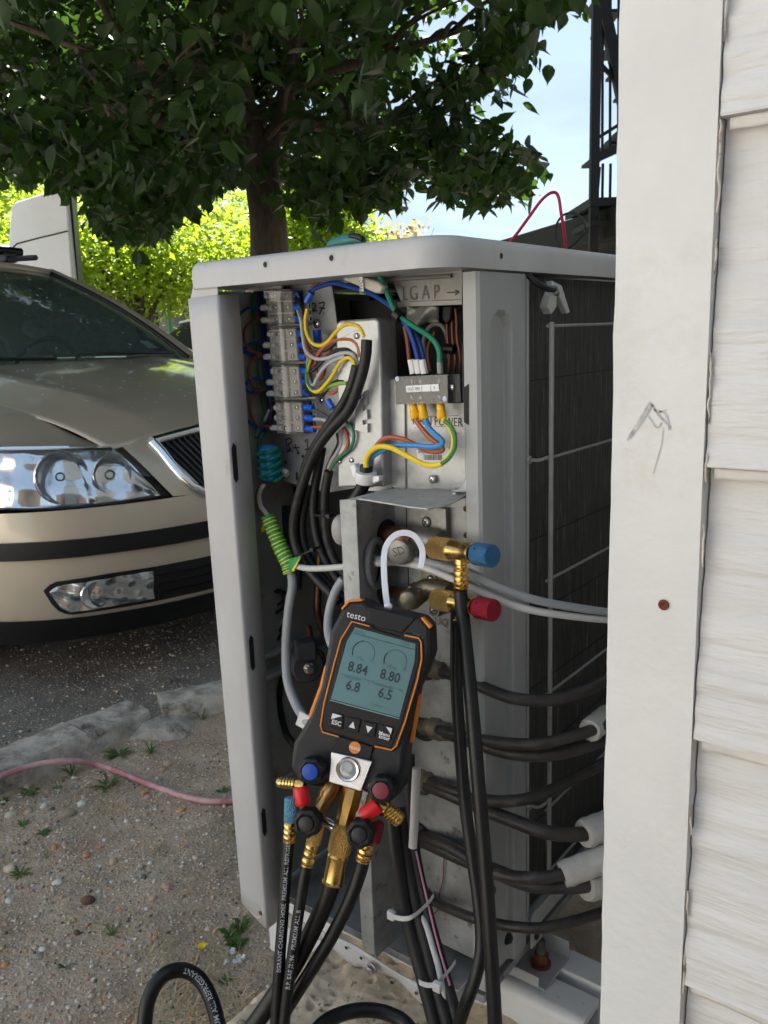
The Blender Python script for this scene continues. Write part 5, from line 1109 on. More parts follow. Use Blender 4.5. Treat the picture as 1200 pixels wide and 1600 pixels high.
# ---------------------------------------------------------------- parked car, nose to the kerb (local x forward, y left, z up)
CF = V(-1.504, 1.314, 0)
m_car = M('beige metallic paint', (.52, .45, .345), .38, .35, .04, 3, coat=.9, rv=.05, spots=(18, .66, .74, (.42, .38, .32)))
m_ctrim = M('black bumper trim', (.007, .007, .008), .42); m_chr = M('chrome', (.78, .79, .80), .08, 1)
m_tyre = M('tyre rubber', (.02, .02, .02), .8); m_refl = M('headlight reflector', (.76, .78, .80), .12, .85)
def glass_mat(name, tint, rough=.03, ior=1.5):
    m = bpy.data.materials.new(name); m.use_nodes = True; t = m.node_tree; N = t.nodes; L = t.links; N.remove(N['Principled BSDF'])
    tr = N.new('ShaderNodeBsdfTransparent'); tr.inputs[0].default_value = tuple(tint)+(1,); gl = N.new('ShaderNodeBsdfGlossy'); gl.inputs['Roughness'].default_value = rough
    fr = N.new('ShaderNodeFresnel'); fr.inputs[0].default_value = ior; mx = N.new('ShaderNodeMixShader'); L.new(fr.outputs[0], mx.inputs[0]); L.new(tr.outputs[0], mx.inputs[1]); L.new(gl.outputs[0], mx.inputs[2]); L.new(mx.outputs[0], N['Material Output'].inputs[0]); return m
m_wsc = clear_mat('tinted windscreen', (.66, .84, .77), .16, .03); m_lens = glass_mat('clear lens', (.93, .95, .96), ior=1.5)
car = thing('parked_car', 'beige metallic estate car parked nose to the kerb on the left', 'car', CF+V(-2.2, 0, 0))
SY = [(0, 0), (.2, .010), (.3, .022), (.45, .060), (.6, .13), (.7, .20), (.8, .31), (.85, .42), (.88, .58), (.885, .72)]
SZ = [(.17, .085), (.20, .05), (.24, .02), (.32, .004), (.42, 0), (.47, .002), (.55, .03), (.60, .07), (.66, .13), (.70, .18), (.73, .22), (.78, .30)]
def sm(tab, x):     # smooth (cubic) table lookup
    if x <= tab[0][0]: return tab[0][1]
    for i in range(len(tab)-1):
        a, b_ = tab[i], tab[i+1]
        if x <= b_[0]:
            h = b_[0]-a[0]; t = (x-a[0])/h
            s0 = (b_[1]-tab[i-1][1])/(b_[0]-tab[i-1][0]) if i else (b_[1]-a[1])/h
            s1 = (tab[i+2][1]-a[1])/(tab[i+2][0]-a[0]) if i+2 < len(tab) else (b_[1]-a[1])/h
            return (2*t**3-3*t*t+1)*a[1]+(t**3-2*t*t+t)*h*s0+(-2*t**3+3*t*t)*b_[1]+(t**3-t*t)*h*s1
    return tab[-1][1]
def S(y, z, off=0.0): return CF+V(-(sm(SY, abs(y))+sm(SZ, z)*max(.25, 1-abs(y)*.75))+off, y+(off*.6 if abs(y) > .6 else 0)*(1 if y > 0 else -1), z)
YL = [-.885, -.8845, -.884, -.882, -.878, -.87, -.86, -.85, -.83, -.81, -.78, -.74, -.7, -.65, -.6, -.54, -.48, -.42, -.36, -.28, -.2, -.1]; YL = YL+[0]+[-v for v in reversed(YL)]
def band(name, z0, z1, mat, off=0.0, nz=5, yl=YL, par=car, solid=0):
    b = B(); n = len(yl)-1
    b.grid(lambda u, v: S(yl[round(u*n)], z0+(z1-z0)*v, off+(.0)), n, nz); return b.build(name, mat, par, fix=False, ang=60, solid=solid)
band('spoiler', .165, .238, m_ctrim, .006, 4); band('bumper', .236, .418, m_car, 0, 8); band('bumper', .464, .548, m_car, 0, 5)
band('rub_strip', .416, .466, m_ctrim, .010, 4)
# strip edges so that the trim has thickness
for z in (.4165, .4655):
    b = B(); n = len(YL)-1; b.grid(lambda u, v: S(YL[round(u*n)], z, -.004+.014*v), n, 1); b.build('rub_strip_edge', m_ctrim, car, fix=False)
def patch(name, poly_, off, mat, par, nu=14, nv=8, fn=None, sgn=-1):
    """polygon in (|y|, z) laid on the nose surface"""
    ys_ = [p[0] for p in poly_]; y0, y1 = min(ys_), max(ys_)
    def span(y):
        zz_ = []
        for (a, c), (b_, d) in zip(poly_, poly_[1:]+poly_[:1]):
            if (a-y)*(b_-y) <= 0 and a != b_: zz_.append(c+(d-c)*(y-a)/(b_-a))
        return (min(zz_), max(zz_)) if zz_ else (poly_[0][1], poly_[0][1])
    b = B()
    def f(u, v):
        y = y0+.0005+(y1-y0-.001)*u; lo, hi = span(y); z = lo+(hi-lo)*v; return S(sgn*y, z, off+(fn(u, v) if fn else 0))
    b.grid(f, nu, nv); return b.build(name, mat, par, fix=False, ang=45)
for sgn, side in ((-1, 'right'), (1, 'left')):
    patch('nose_panel', [(.295, .545), (.405, .552), (.475, .700), (.385, .722)], .002, m_car, car, 10, 10, sgn=sgn)
    hl = [(.415, .553), (.485, .698), (.60, .712), (.74, .722), (.868, .724), (.880, .566), (.74, .5525), (.56, .550)]
    hb = patch('headlight', hl, -.036, m_refl, car, 26, 10, sgn=sgn); hb['label'] = 'clear glass headlight on the car\'s %s' % side
    def rf(u, v):
        return -.030+.022*abs((u*5.2+v*.6) % 1-.5)+.014*abs((v*1.7-u*.8) % 1-.5)
    patch('reflector', [(a*.998, b_) for a, b_ in [(.43, .562), (.488, .690), (.60, .703), (.74, .712), (.862, .718), (.874, .572), (.74, .560), (.56, .556)]], 0.004, m_refl, hb, 34, 12, rf, sgn)
    for yy, zz_, r_ in ((.66, .635, .070), (.535, .630, .052)):
        c = S(sgn*yy, zz_, -.012); d = V(1, sgn*.25, .05).normalized()
        b = B(); b.lathe(c-d*.03, d, [(0, .012), (.004, r_*.45), (.02, r_*.8), (.042, r_), (.044, r_*1.06), (.040, r_*1.1)], 26, cap=False); b.build('lamp_bowl', m_refl, hb, fix=False)
        b = B(); b.ico(c-d*.005, .014, None, 2); b.build('bulb', m_lens, hb)
    lens_ = patch('lens', [(.418, .556), (.486, .695), (.60, .709), (.74, .719), (.865, .721), (.878, .570), (.74, .5555), (.56, .553)], .008, m_lens, hb, 26, 10, sgn=sgn)
    fgp = [(.494, .346), (.60, .346), (.715, .338), (.730, .322), (.712, .276), (.69, .258), (.494, .262)]
    bz = patch('fog_lamp', [(.479, .357), (.60, .357), (.722, .349), (.741, .326), (.722, .268), (.695, .248), (.479, .250)], .004, m_ctrim, car, 20, 8, sgn=sgn)
    patch('reflector', fgp, .0, M('fog reflector', (.84, .86, .88), .13, .85), bz, 24, 10, lambda u, v: .0040+.012*abs(((u*4.3+v*.8+.2) % 1)-.5)+.010*abs(((v*1.6-u*1.3) % 1)-.5), sgn)
    c = S(sgn*.635, .302, .010); d = V(1, sgn*.2, 0).normalized(); b = B(); b.lathe(c, d, [(-.004, .042), (.0015, .040), (.0022, .037), (-.002, .028), (-.0045, .014), (-.0035, .009), (.001, .007), (.0015, .0005)], 26, cap=False); b.build('lamp_bowl', m_refl, bz, fix=False)
    patch('lens', fgp, .013, m_lens, bz, 20, 8, sgn=sgn)
# lower intake with slats, and the chrome-framed grille with ribs
lo_y = [-.478, -.36, -.28, -.2, -.1, 0, .1, .2, .28, .36, .478]
band('intake', .250, .357, M('intake black', (.008, .008, .009), .6), .003, 4, lo_y)
for z in (.272, .298, .325):
    b = B(); n = 10; b.grid(lambda u, v: S(lo_y[round(u*n)], z+.006*v, .004+.010*math.sin(math.pi*v)), n, 3); b.build('intake_slat', m_ctrim, car, fix=False)
GR = [(-.385, .705), (-.18, .722), (0, .726), (.18, .722), (.385, .705), (.305, .548), (0, .542), (-.305, .548)]
b = B(); b.grid(lambda u, v: S((-.305-.08*v)*(1-u)+(.305+.08*v)*u, .55+(.157+.014*math.sin(math.pi*u))*v, -.012), 22, 8); gr = b.build('grille', M('grille black', (.01, .01, .011), .5), car, fix=False)
for k in range(-15, 16):
    t = k/16; b = B(); b.tube([S(t*(.305+.08*v), .555+.15*v, -.002) for v in (0, .25, .5, .75, 1)], .0045, 6, 2); b.build('grille_rib', m_ctrim, gr, fix=False)
b = B(); b.tube([S(y, z, .008) for y, z in GR]+[S(*GR[0], .008)], .016, 12, 5); b.build('chrome_frame', m_chr, gr, fix=False)
# bonnet
YH = [(.15, .455), (.22, .48), (.4, .54), (.6, .59), (.85, .64), (1.28, .70)]; ZC = [(.14, .716), (.2, .742), (.3, .782), (.5, .835), (.8, .888), (1.16, .932)]; ZE = [(.15, .69), (.22, .703), (.4, .772), (.6, .818), (.85, .862), (1.28, .918)]
def bonnet(u, v):
    t = v*2-1; a = abs(t); s0 = .16+.05*a**2+.02*a**6; s1 = 1.16+.12*a**2; s_ = s0+(s1-s0)*u; y = t*sm(YH, s_)
    z = sm(ZC, s_-.04*a*a)-(sm(ZC, s_)-sm(ZE, s_))*a**3+.010*math.exp(-((a-.66)/.10)**2)*min(1, u*3)
    return CF+V(-s_, y, z)
b = B(); b.grid(bonnet, 30, 48); b.build('bonnet', m_car, car, fix=False, ang=60, solid=.002)
def fender(sgn):
    def f(u, w):
        yo = .885; s1 = 1.30
        w2 = w; y_front = .485+(.885-.485)*min(1, w2*1.0)
        s_f = sm(SY, y_front)+sm(SZ, .71)*max(.25, 1-y_front*.75)+.004
        s_ = s_f+(s1-s_f)*u; yh = sm(YH, s_)+.004; y = yh+(yo-yh)*math.sin(w*math.pi/2)**.9
        if u == 0: y = y_front
        zf = .70+.026*w; zb = sm(ZE, s_)-.035*w-.16*w**4; k = min(1, u*3.2); k = k*k*(3-2*k); z = zf*(1-k)+zb*k
        y = y_front*(1-k)+y*k
        return CF+V(-s_, sgn*y, z)
    b = B(); b.grid(f, 34, 16); return b.build('fender', m_car, car, fix=False, ang=60)
fender(-1); fender(1)
# flanks, roof, pillars, glass
for sgn in (-1, 1):
    b = B()
    def fl(u, v):
        s_ = .70+3.65*u; z = .22+(.53 if s_ < 1.3 else .53+.17*min(1, (s_-1.3)/.3))*v; return CF+V(-s_, sgn*(.885-.02*v**3-.03*max(0, u-.85)/.15), z)
    b.grid(fl, 44, 8); b.build('flank', m_car, car, fix=False, ang=60)
    b = B()
    def sh(u, v):
        s_ = 1.28+3.05*u; return CF+V(-s_, sgn*((.865-.02*max(0, u-.85)/.15)*(1-v)+.72*v), .92+.005*v)
    b.grid(sh, 20, 2); b.build('sill', m_car, car, fix=False)
    for s_ in (.98, 3.55):
        c = CF+V(-s_, sgn*.80, .315); b = B(); b.lathe(c-V(0, sgn*.10, 0), (0, sgn, 0), [(0, .30), (.02, .315), (.17, .315), (.19, .29), (.19, .21)], 36, cap=False); wh = b.build('wheel', m_tyre, car, fix=False)
        b = B(); b.lathe(c-V(0, sgn*.10, 0), (0, sgn, 0), [(.15, .212), (.188, .205), (.17, .17), (.185, .05), (.19, .001)], 30, cap=False); b.build('rim', m_dsteel, wh, fix=False)
        b = B(); b.lathe(c-V(0, sgn*.10, 0), (0, sgn, 0), [(.184, .345), (.1865, .345), (.187, .318)], 36, cap=False); b.build('wheel_arch', m_ctrim, car, fix=False)
def wsc(u, v):
    t = v*2-1; a = abs(t); yb, yt = .705, .53; s_ = (1.15+.13*a*a)*(1-u)+(2.02+.06*a*a)*u-.03*math.sin(math.pi*u); y = t*(yb*(1-u)+yt*u); z = (.925-.012*a*a)*(1-u)+(1.375-.03*a*a)*u+.02*math.sin(math.pi*u)
    return CF+V(-s_, y, z)
b = B(); b.grid(wsc, 18, 28); b.build('windscreen', m_wsc, car, fix=False, ang=60)
def roof(u, v):
    t = v*2-1; a = abs(t); s_ = 2.0+.06*a*a+(2.25-.06*a*a)*u; y = t*(.535+.02*math.sin(math.pi*u)); z = 1.375-.03*a*a-.03*a**6+.075*math.sin(math.pi*min(1, u*.8+.08))-.06*max(0, u-.7)-.02
    return CF+V(-s_, y, z)
b = B(); b.grid(roof, 20, 20); b.build('roof', m_car, car, fix=False, ang=60)
for sgn in (-1, 1):
    b = B(); b.tube([wsc(k/8, 0 if sgn < 0 else 1)+V(-.012, sgn*.008, .004) for k in range(9)], lambda t: .034-.008*t, 10, 3); b.build('pillar', m_car, car, fix=False)
    b = B(); b.tube([wsc(k/8, .012 if sgn < 0 else .988)+V(.004, 0, .006) for k in range(9)], .011, 8, 3); b.build('window_seal', m_ctrim, car, fix=False)
    def sg(u, v):
        s_ = (1.36+2.9*u)*(1-v)+(2.08+2.1*u)*v; return CF+V(-s_, sgn*(.74*(1-v)+.55*v), .93+.43*v+.045*math.sin(math.pi*u)*v)
    b = B(); b.grid(sg, 16, 6); b.build('side_window', m_wsc, car, fix=False)
    b = B(); b.tube([CF+V(-2.15, sgn*.50, 1.43), CF+V(-3.0, sgn*.51, 1.465), CF+V(-4.0, sgn*.50, 1.42)], .014, 8, 6); b.build('roof_rail', m_ctrim, car, fix=False)
b = B(); b.tube([wsc(1, v) + V(.006, 0, .006) for v in [k/12 for k in range(13)]], .016, 8, 2); b.build('header_seal', m_car, car, fix=False)
b = B(); b.grid(lambda u, v: CF+V(-4.22-.14*math.sin(math.pi*u)+.1*u, (v*2-1)*(.86-.33*u), .25+1.12*u), 12, 10); b.build('tailgate', m_car, car, fix=False)
b = B(); b.grid(lambda u, v: (lambda t: CF+V(-(1.15+.13*t*t)+.075*(1-u)-.02*u, t*(.715), .925-.012*t*t-.006*(1-u)))(v*2-1), 3, 24); b.build('cowl', m_ctrim, car, fix=False)
for y0, y1 in ((.55, -.02), (-.05, -.6)):
    b = B(); b.tube([CF+V(-1.17-.10*y0*y0, y0, .945), CF+V(-1.20, (y0+y1)/2, .955), CF+V(-1.24, y1, .955)], .007, 6, 4); b.build('wiper', m_ctrim, car, fix=False)
# cabin: floor, dashboard, seats, mirror, wheel
m_cab_in = M('dark upholstery', (.06, .06, .06), .85, 0, .3, 30); m_cab_lt = M('grey upholstery', (.20, .20, .20), .9, 0, .3, 40)
b = B(); b.box(CF+V(-4.2, -.80, .24), CF+V(-.8, .80, .30)); b.build('floor_pan', m_cab_in, car)
b = B(); b.prism([CF+V(-1.25, -.69, .60), CF+V(-1.25, -.69, .90), CF+V(-1.62, -.69, .915), CF+V(-1.78, -.69, .84), CF+V(-1.80, -.69, .60)], V(0, 1.38, 0)); b.build('dashboard', m_cab_in, car, bevel=.02)
for y in (-.36, .36):
    b = B(); b.prism([CF+V(-2.35, y-.23, .42), CF+V(-2.45, y-.23, .52), CF+V(-2.72, y-.20, 1.06), CF+V(-2.82, y-.18, 1.06), CF+V(-2.62, y-.23, .42)], V(0, .46, 0)); st_ = b.build('seat', m_cab_lt, car, bevel=.04, seg=3)
    b = B(); b.obox(CF+V(-2.80, y, 1.17), EX, EY, EZ, .045, .13, .085); b.build('headrest', m_cab_lt, st_, bevel=.03, seg=3)
b = B(); b.tube([CF+V(-1.93+.05*math.sin(a), .36+.18*math.cos(a), .86+.17*math.sin(a)) for a in [2*math.pi*k/24 for k in range(25)]], .014, 8, 1); b.build('steering_wheel', m_cab_in, car)
b = B(); b.obox(CF+V(-1.98, 0, 1.27), V(.96, 0, .28), EY, EZ, .012, .11, .032); b.build('mirror', m_cab_in, car, bevel=.01)
b = B(); b.prism([wsc(.10, .86)+V(-.01, 0, 0), wsc(.10, .91)+V(-.01, 0, 0), wsc(.17, .90)+V(-.01, 0, 0), wsc(.17, .86)+V(-.01, 0, 0)], V(-.001, 0, 0)); b.build('sticker', m_paper, car)
# roof bar across the rails
b = B(); b.tube([CF+V(-2.45, -.60, 1.485), CF+V(-2.45, 0, 1.505), CF+V(-2.45, .60, 1.485)], .022, 10, 6); rbk = b.build('roof_bar', m_ctrim, car)
for sgn in (-1, 1): b = B(); b.obox(CF+V(-2.45, sgn*.52, 1.455), EX, EY, EZ, .045, .035, .028); b.build('bar_foot', m_ctrim, rbk, bevel=.01)
# fallen blossom on bonnet and windscreen
b = B(); rr = random.Random(12)
for k in range(150):
    if rr.random() < .72: p0 = bonnet(rr.uniform(.05, .95), rr.uniform(.05, .95))+V(0, 0, .003)
    else: p0 = wsc(rr.uniform(.1, .95), rr.uniform(.1, .95))+V(.004, 0, .006)
    a = rr.uniform(0, 6.28); l = rr.uniform(.004, .016); w = rr.uniform(.002, .005)
    dx_, dy_ = math.cos(a), math.sin(a)
    pts = [(dx_*l, dy_*l), (-dy_*w, dx_*w), (-dx_*l*.8, -dy_*l*.8), (dy_*w, -dx_*w)]
    sl = .25 if p0.x > CF.x-1.2 else .0
    b.add([p0+V(x, y, -x*.22 if p0.x > CF.x-1.2 else -x*.5) for x, y in pts], [(0, 1, 2, 3)])
tag(b.build('fallen_blossom', M('pale petals', (.62, .62, .64), .8), None, smooth=False, fix=False), 'pale fallen blossom scattered on the car bonnet and windscreen', 'blossom', kind='stuff')

def outward(o, c):
    s_ = sum((p.center-c).dot(p.normal) for p in o.data.polygons)
    if s_ < 0: o.data.flip_normals()
for o in list(car.children_recursive):
    if o.name.split('.')[0] in ('windscreen', 'side_window', 'lens', 'bonnet', 'bumper', 'fender'): outward(o, CF+V(-2.0, 0, .6))

# ---------------------------------------------------------------- lorry cab behind the car
m_trk = M('white lorry paint', (.70, .71, .72), .4, 0, .04, 4, coat=.4)
DT = 9.0
trk = thing('lorry_cab', 'white lorry cab with tall side fairing behind the car', 'lorry', V(*PD(60, 540, DT).xy, 0))
away = H2_ = Vector((-math.sin(YAW), math.cos(YAW), 0))
def tpx(pts, d0, th, name, mat, bevel=.02, par=trk): b = B(); b.prism([PD(x, y, d0) for x, y in pts], away*th); return b.build(name, mat, par, bevel=bevel)
tpx([(15, 345), (17, 325), (22, 316), (60, 304), (98, 291), (104, 300), (115, 455), (-40, 470), (12, 400)], DT, .10, 'side_fairing', m_trk)
b = B(); b.tube([PD(17, 400, DT-.004), PD(19, 388, DT-.004), PD(26, 381, DT-.004), PD(60, 372, DT-.004), PD(106, 361, DT-.004)], .008, 6, 4, spline=False); b.build('fairing_seam', m_ctrim, trk)
tpx([(98, 291), (104, 290), (120, 455), (114, 455)], DT+.01, .12, 'fairing_edge', M('grey rubber edge', (.35, .36, .37), .6), .004)
tpx([(104, 288), (110, 287), (124, 460), (119, 460)], DT+.05, .16, 'fairing_seal', m_ctrim, .004)
zt_ = PD(60, 300, DT).z
cb = V(*PD(20, 540, DT).xy, 0)
rgt = Vector((math.cos(YAW), math.sin(YAW), 0))
b = B(); b.obox(cb+away*1.25-rgt*1.3+V(0, 0, 1.25), rgt, away, EZ, 1.2, 1.15, .85); b.build('cab', m_trk, trk, bevel=.12, seg=4)
b = B(); b.obox(cb+away*1.25-rgt*.2+V(0, 0, .62), rgt, away, EZ, 2.6, .42, .12); b.build('chassis', m_ctrim, trk, bevel=.02)
for dx_ in (-1.5, 1.5):
    for dy_ in (.25, 2.25):
        b = B(); b.lathe(cb+away*dy_+rgt*dx_+V(0, 0, .5)-away*.14, away, [(0, .42), (.02, .5), (.26, .5), (.28, .42)], 28); b.build('wheel', m_tyre, trk)

# ---------------------------------------------------------------- white car further off
wc = thing('parked_car', 'small white car far off between the beige car and the unit', 'car', V(*PD(300, 540, 15).xy, 0))
oc = V(*PD(316, 540, 15).xy, 0)
def cprof(pts, y0, y1, name, mat, par=wc, bevel=.06): b = B(); b.prism([oc+rgt*x+away*y0+V(0, 0, z) for x, z in pts], away*(y1-y0)); return b.build(name, mat, par, bevel=bevel, seg=3)
cprof([(-2.0, .30), (-2.05, .62), (-1.9, .80), (-.95, .92), (.2, .97), (1.75, .95), (1.95, .8), (1.95, .30)], 0, 1.7, 'body', M('white car paint', (.75, .76, .77), .35, coat=.8))
cprof([(-1.0, .90), (-.35, 1.30), (.1, 1.37), (1.0, 1.36), (1.5, 1.2), (1.78, .93)], .14, 1.56, 'cabin', M('dark car glass', (.02, .025, .028), .1))
cprof([(-.42, 1.29), (.1, 1.375), (1.0, 1.365), (1.4, 1.25), (1.36, 1.3), (1.0, 1.40), (.1, 1.41), (-.4, 1.33)], .15, 1.55, 'roof', MATS['white car paint'], bevel=.01)
for x in (-1.3, 1.2):
    b = B(); b.lathe(oc+rgt*x+away*-.02+V(0, 0, .31), away, [(0, .2), (.01, .30), (.2, .30)], 22); b.build('wheel', m_tyre, wc)

# ---------------------------------------------------------------- low glazed building, apartment block, fence post
DB = 23.0; lbx = V(*PD(235, 540, DB).xy, 0)
lbd = thing('low_building', 'low flat roofed building with dark glazing beyond the yellow green tree', 'building', lbx)
ztop = PD(235, 463, DB).z; zl = PD(235, 473, DB).z
b = B(); b.obox(lbx+away*2+V(0, 0, (ztop+zl)/2), rgt, away, EZ, 2.6, 2.2, (ztop-zl)/2); b.build('roof', M('beige fascia', (.46, .38, .28), .8, 0, .1, 3), lbd)
b = B(); b.obox(lbx+away*2.2+V(0, 0, zl/2), rgt, away, EZ, 2.45, 1.9, zl/2-.002); b.build('wall', M('dark interior', (.03, .03, .03), .6), lbd)
for x in (-2.4, -1.2, .1, 1.3, 2.4):
    b = B(); b.obox(lbx+rgt*x+away*.28+V(0, 0, zl/2), rgt, away, EZ, .09, .06, zl/2-.004); b.build('post', m_ctrim, lbd)
for x in (-1.8, -.55, .7, 1.85):
    b = B(); b.obox(lbx+rgt*x+away*.295+V(0, 0, zl/2), rgt, away, EZ, .5, .006, zl/2-.05); b.build('pane', M('smoked glazing', (.05, .06, .05), .12), lbd)
fp_ = V(*PD(268, 540, 17).xy, 0); b = B(); b.lathe(fp_, EZ, [(0, .035), (1.75, .035), (1.8, .02)], 12); tag(b.build('fence_post', M('green post paint', (.03, .20, .12), .5), None), 'thin green fence post right of the low building', 'post')
DA = 60.0; ab = V(*PD(40, 540, DA).xy, 0); blk_ = thing('apartment_block', 'pale apartment block far behind the trees on the left', 'building', ab)
m_apt = M('pale apartment render', (.62, .54, .47), .9, 0, .05, .5)
b = B(); b.obox(ab+away*5+V(0, 0, 7), rgt, away, EZ, 13, 5, 7); b.build('wall', m_apt, blk_)
b = B(); b.obox(ab+away*5+V(0, 0, 14.2), rgt, away, EZ, 13.4, 5.4, .2); b.build('roof', M('grey roof slab', (.3, .3, .3), .9), blk_)
pane_m = M('far window glass', (.04, .05, .06), .12)
b = B(); b.obox(ab+V(0, 0, 1.6)-away*.02, rgt, away, EZ, .75, .04, .75); wsrc = b.build('window', pane_m, blk_)
first = True
for fl_ in range(5):
    for k in range(-5, 6):
        if fl_ == 0 and k == 0: continue
        clone(wsrc, Matrix.Translation(rgt*(k*2.3)+V(0, 0, fl_*2.7)), blk_)

# ---------------------------------------------------------------- black spiral stair and flat roof at the right
m_blk = M('black painted steel', (.008, .008, .009), .7, 0)
DS = 8.0
ST = thing('steel_staircase', 'black steel outside staircase with vertical bars behind the house corner', 'staircase', V(*PD(950, 540, DS).xy, 0))
def bar(name, a, c, w, d=DS, th=None):
    A, E_ = PD(*a, d), PD(*c, d); ax = (E_-A); L = ax.length; ax.normalize(); s_ = ax.cross(away).normalized()
    b = B(); b.obox((A+E_)/2, ax, s_, ax.cross(s_), L/2, w/2, (th or w)/2); return b.build(name, m_blk, ST)
gx = lambda x, y: (x, y)
p0_ = PD(928, 300, DS); b = B(); b.obox(V(p0_.x, p0_.y, 2.9), rgt, away, EZ, .040, .04, 2.9); b.build('post', m_blk, ST)
p0_ = PD(1015, 300, DS); b = B(); b.obox(V(p0_.x, p0_.y, 2.9), rgt, away, EZ, .040, .04, 2.9); b.build('post', m_blk, ST)
for k, x in enumerate((942, 954, 967, 980, 993, 1006)):
    bar('baluster', (x, -60), (x-1, 243), .022); bar('baluster', (x, 256), (x-1, 311), .022); bar('baluster', (x-2, 330), (x-2, 343), .02)
bar('stringer', (926, -70), (975, 165), .10); bar('handrail', (934, 96), (985, 150), .035); bar('handrail', (930, 218), (1010, 168), .03)
bar('stringer', (930, 248), (1010, 212), .075); bar('brace', (934, 262), (930, 312), .05)
for y_, t_ in ((315, .075), (348, .05)):
    A = PD(970, y_, DS); b = B(); b.obox(A+away*.5, rgt, away, EZ, .30, .55, t_/2); b.build('landing', m_blk, ST)
for k in range(6):
    A = PD(948+k*13, 236-k*13, DS+.1); b = B(); b.obox(A+away*.4, rgt, away, EZ, .055, .4, .014); b.build('tread', m_blk, ST)
for k in range(7):
    A = PD(950+k*13, -20+k*36, DS+.15); b = B(); b.obox(A+away*.4, rgt, away, EZ, .055, .4, .014); b.build('tread', m_blk, ST)
DRF = 8.6
fr_ = thing('flat_roof', 'long dark flat roof edge running behind the lid to the staircase', 'roof', V(*PD(860, 540, DRF).xy, 0))
pa, pb = PD(738, 376, 11.5), PD(985, 332, 7.6); dr = (pb-pa); dr.z = 0; drn = dr.normalized(); nn = V(-drn.y, drn.x, 0)
nn = nn if nn.dot(away) > 0 else -nn
zt = (pa.z+pb.z)/2; L_ = dr.length
b = B(); b.obox(V(pa.x, pa.y, zt-.14)+drn*(L_/2+.2)+nn*2.0, drn, nn, EZ, L_/2+.4, 2.0, .14); b.build('fascia', m_blk, fr_, bevel=.01)
b = B(); b.obox(V(pa.x, pa.y, zt-.30)+drn*(L_/2+.2)+nn*2.0, drn, nn, EZ, L_/2+.3, 1.85, .02); b.build('soffit', M('dark soffit', (.03, .03, .033), .6), fr_)
b = B(); b.obox(V(pa.x, pa.y, (zt-.33)/2)+drn*(L_/2+.3)+nn*2.3, drn, nn, EZ, L_/2+.1, 1.4, (zt-.33)/2); b.build('wall', M('dark cladding', (.016, .016, .018), .8), fr_)
# ---------------------------------------------------------------- vegetation
import numpy as np
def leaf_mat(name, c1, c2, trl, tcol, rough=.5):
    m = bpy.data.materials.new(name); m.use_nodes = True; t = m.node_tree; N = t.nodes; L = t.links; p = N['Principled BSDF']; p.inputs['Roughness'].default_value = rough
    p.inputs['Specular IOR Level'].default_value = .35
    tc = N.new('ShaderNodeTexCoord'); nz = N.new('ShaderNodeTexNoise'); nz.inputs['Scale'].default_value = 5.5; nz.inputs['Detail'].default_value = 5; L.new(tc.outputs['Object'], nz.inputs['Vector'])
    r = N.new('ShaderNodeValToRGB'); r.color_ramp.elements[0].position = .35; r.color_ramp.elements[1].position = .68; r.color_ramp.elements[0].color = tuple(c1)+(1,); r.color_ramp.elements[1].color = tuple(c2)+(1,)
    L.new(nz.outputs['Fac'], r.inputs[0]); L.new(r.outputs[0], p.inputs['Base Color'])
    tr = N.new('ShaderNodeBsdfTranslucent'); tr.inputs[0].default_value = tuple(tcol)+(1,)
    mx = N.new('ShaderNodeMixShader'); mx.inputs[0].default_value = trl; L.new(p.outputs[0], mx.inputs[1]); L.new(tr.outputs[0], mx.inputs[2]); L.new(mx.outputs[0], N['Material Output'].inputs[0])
    return m
# leaf outlines (x = width, y = length, z = fold), fan-triangulated around the midrib
OVATE = [(0, 0, 0), (.20, .10, .04), (.34, .30, .06), (.30, .52, .05), (.17, .74, .02), (.05, .90, -.02), (0, 1.06, -.06), (-.05, .90, -.02), (-.17, .74, .02), (-.30, .52, .05), (-.34, .30, .06), (-.20, .10, .04), (0, .45, -.05)]
LOBED = [(0, 0, 0), (.30, .10, .05), (.46, .34, .07), (.26, .44, .03), (.34, .66, .05), (.12, .74, .02), (0, 1.0, -.04), (-.12, .74, .02), (-.34, .66, .05), (-.26, .44, .03), (-.46, .34, .07), (-.30, .10, .05), (0, .45, -.05)]
LOBED_F = [(12, i, (i+1) % 12) for i in range(12)]
SIMPLE = [(0, 0, 0), (.28, .4, .06), (0, 1, 0), (-.28, .4, .06)]
SIMPLE_F = [(0, 1, 2), (0, 2, 3)]
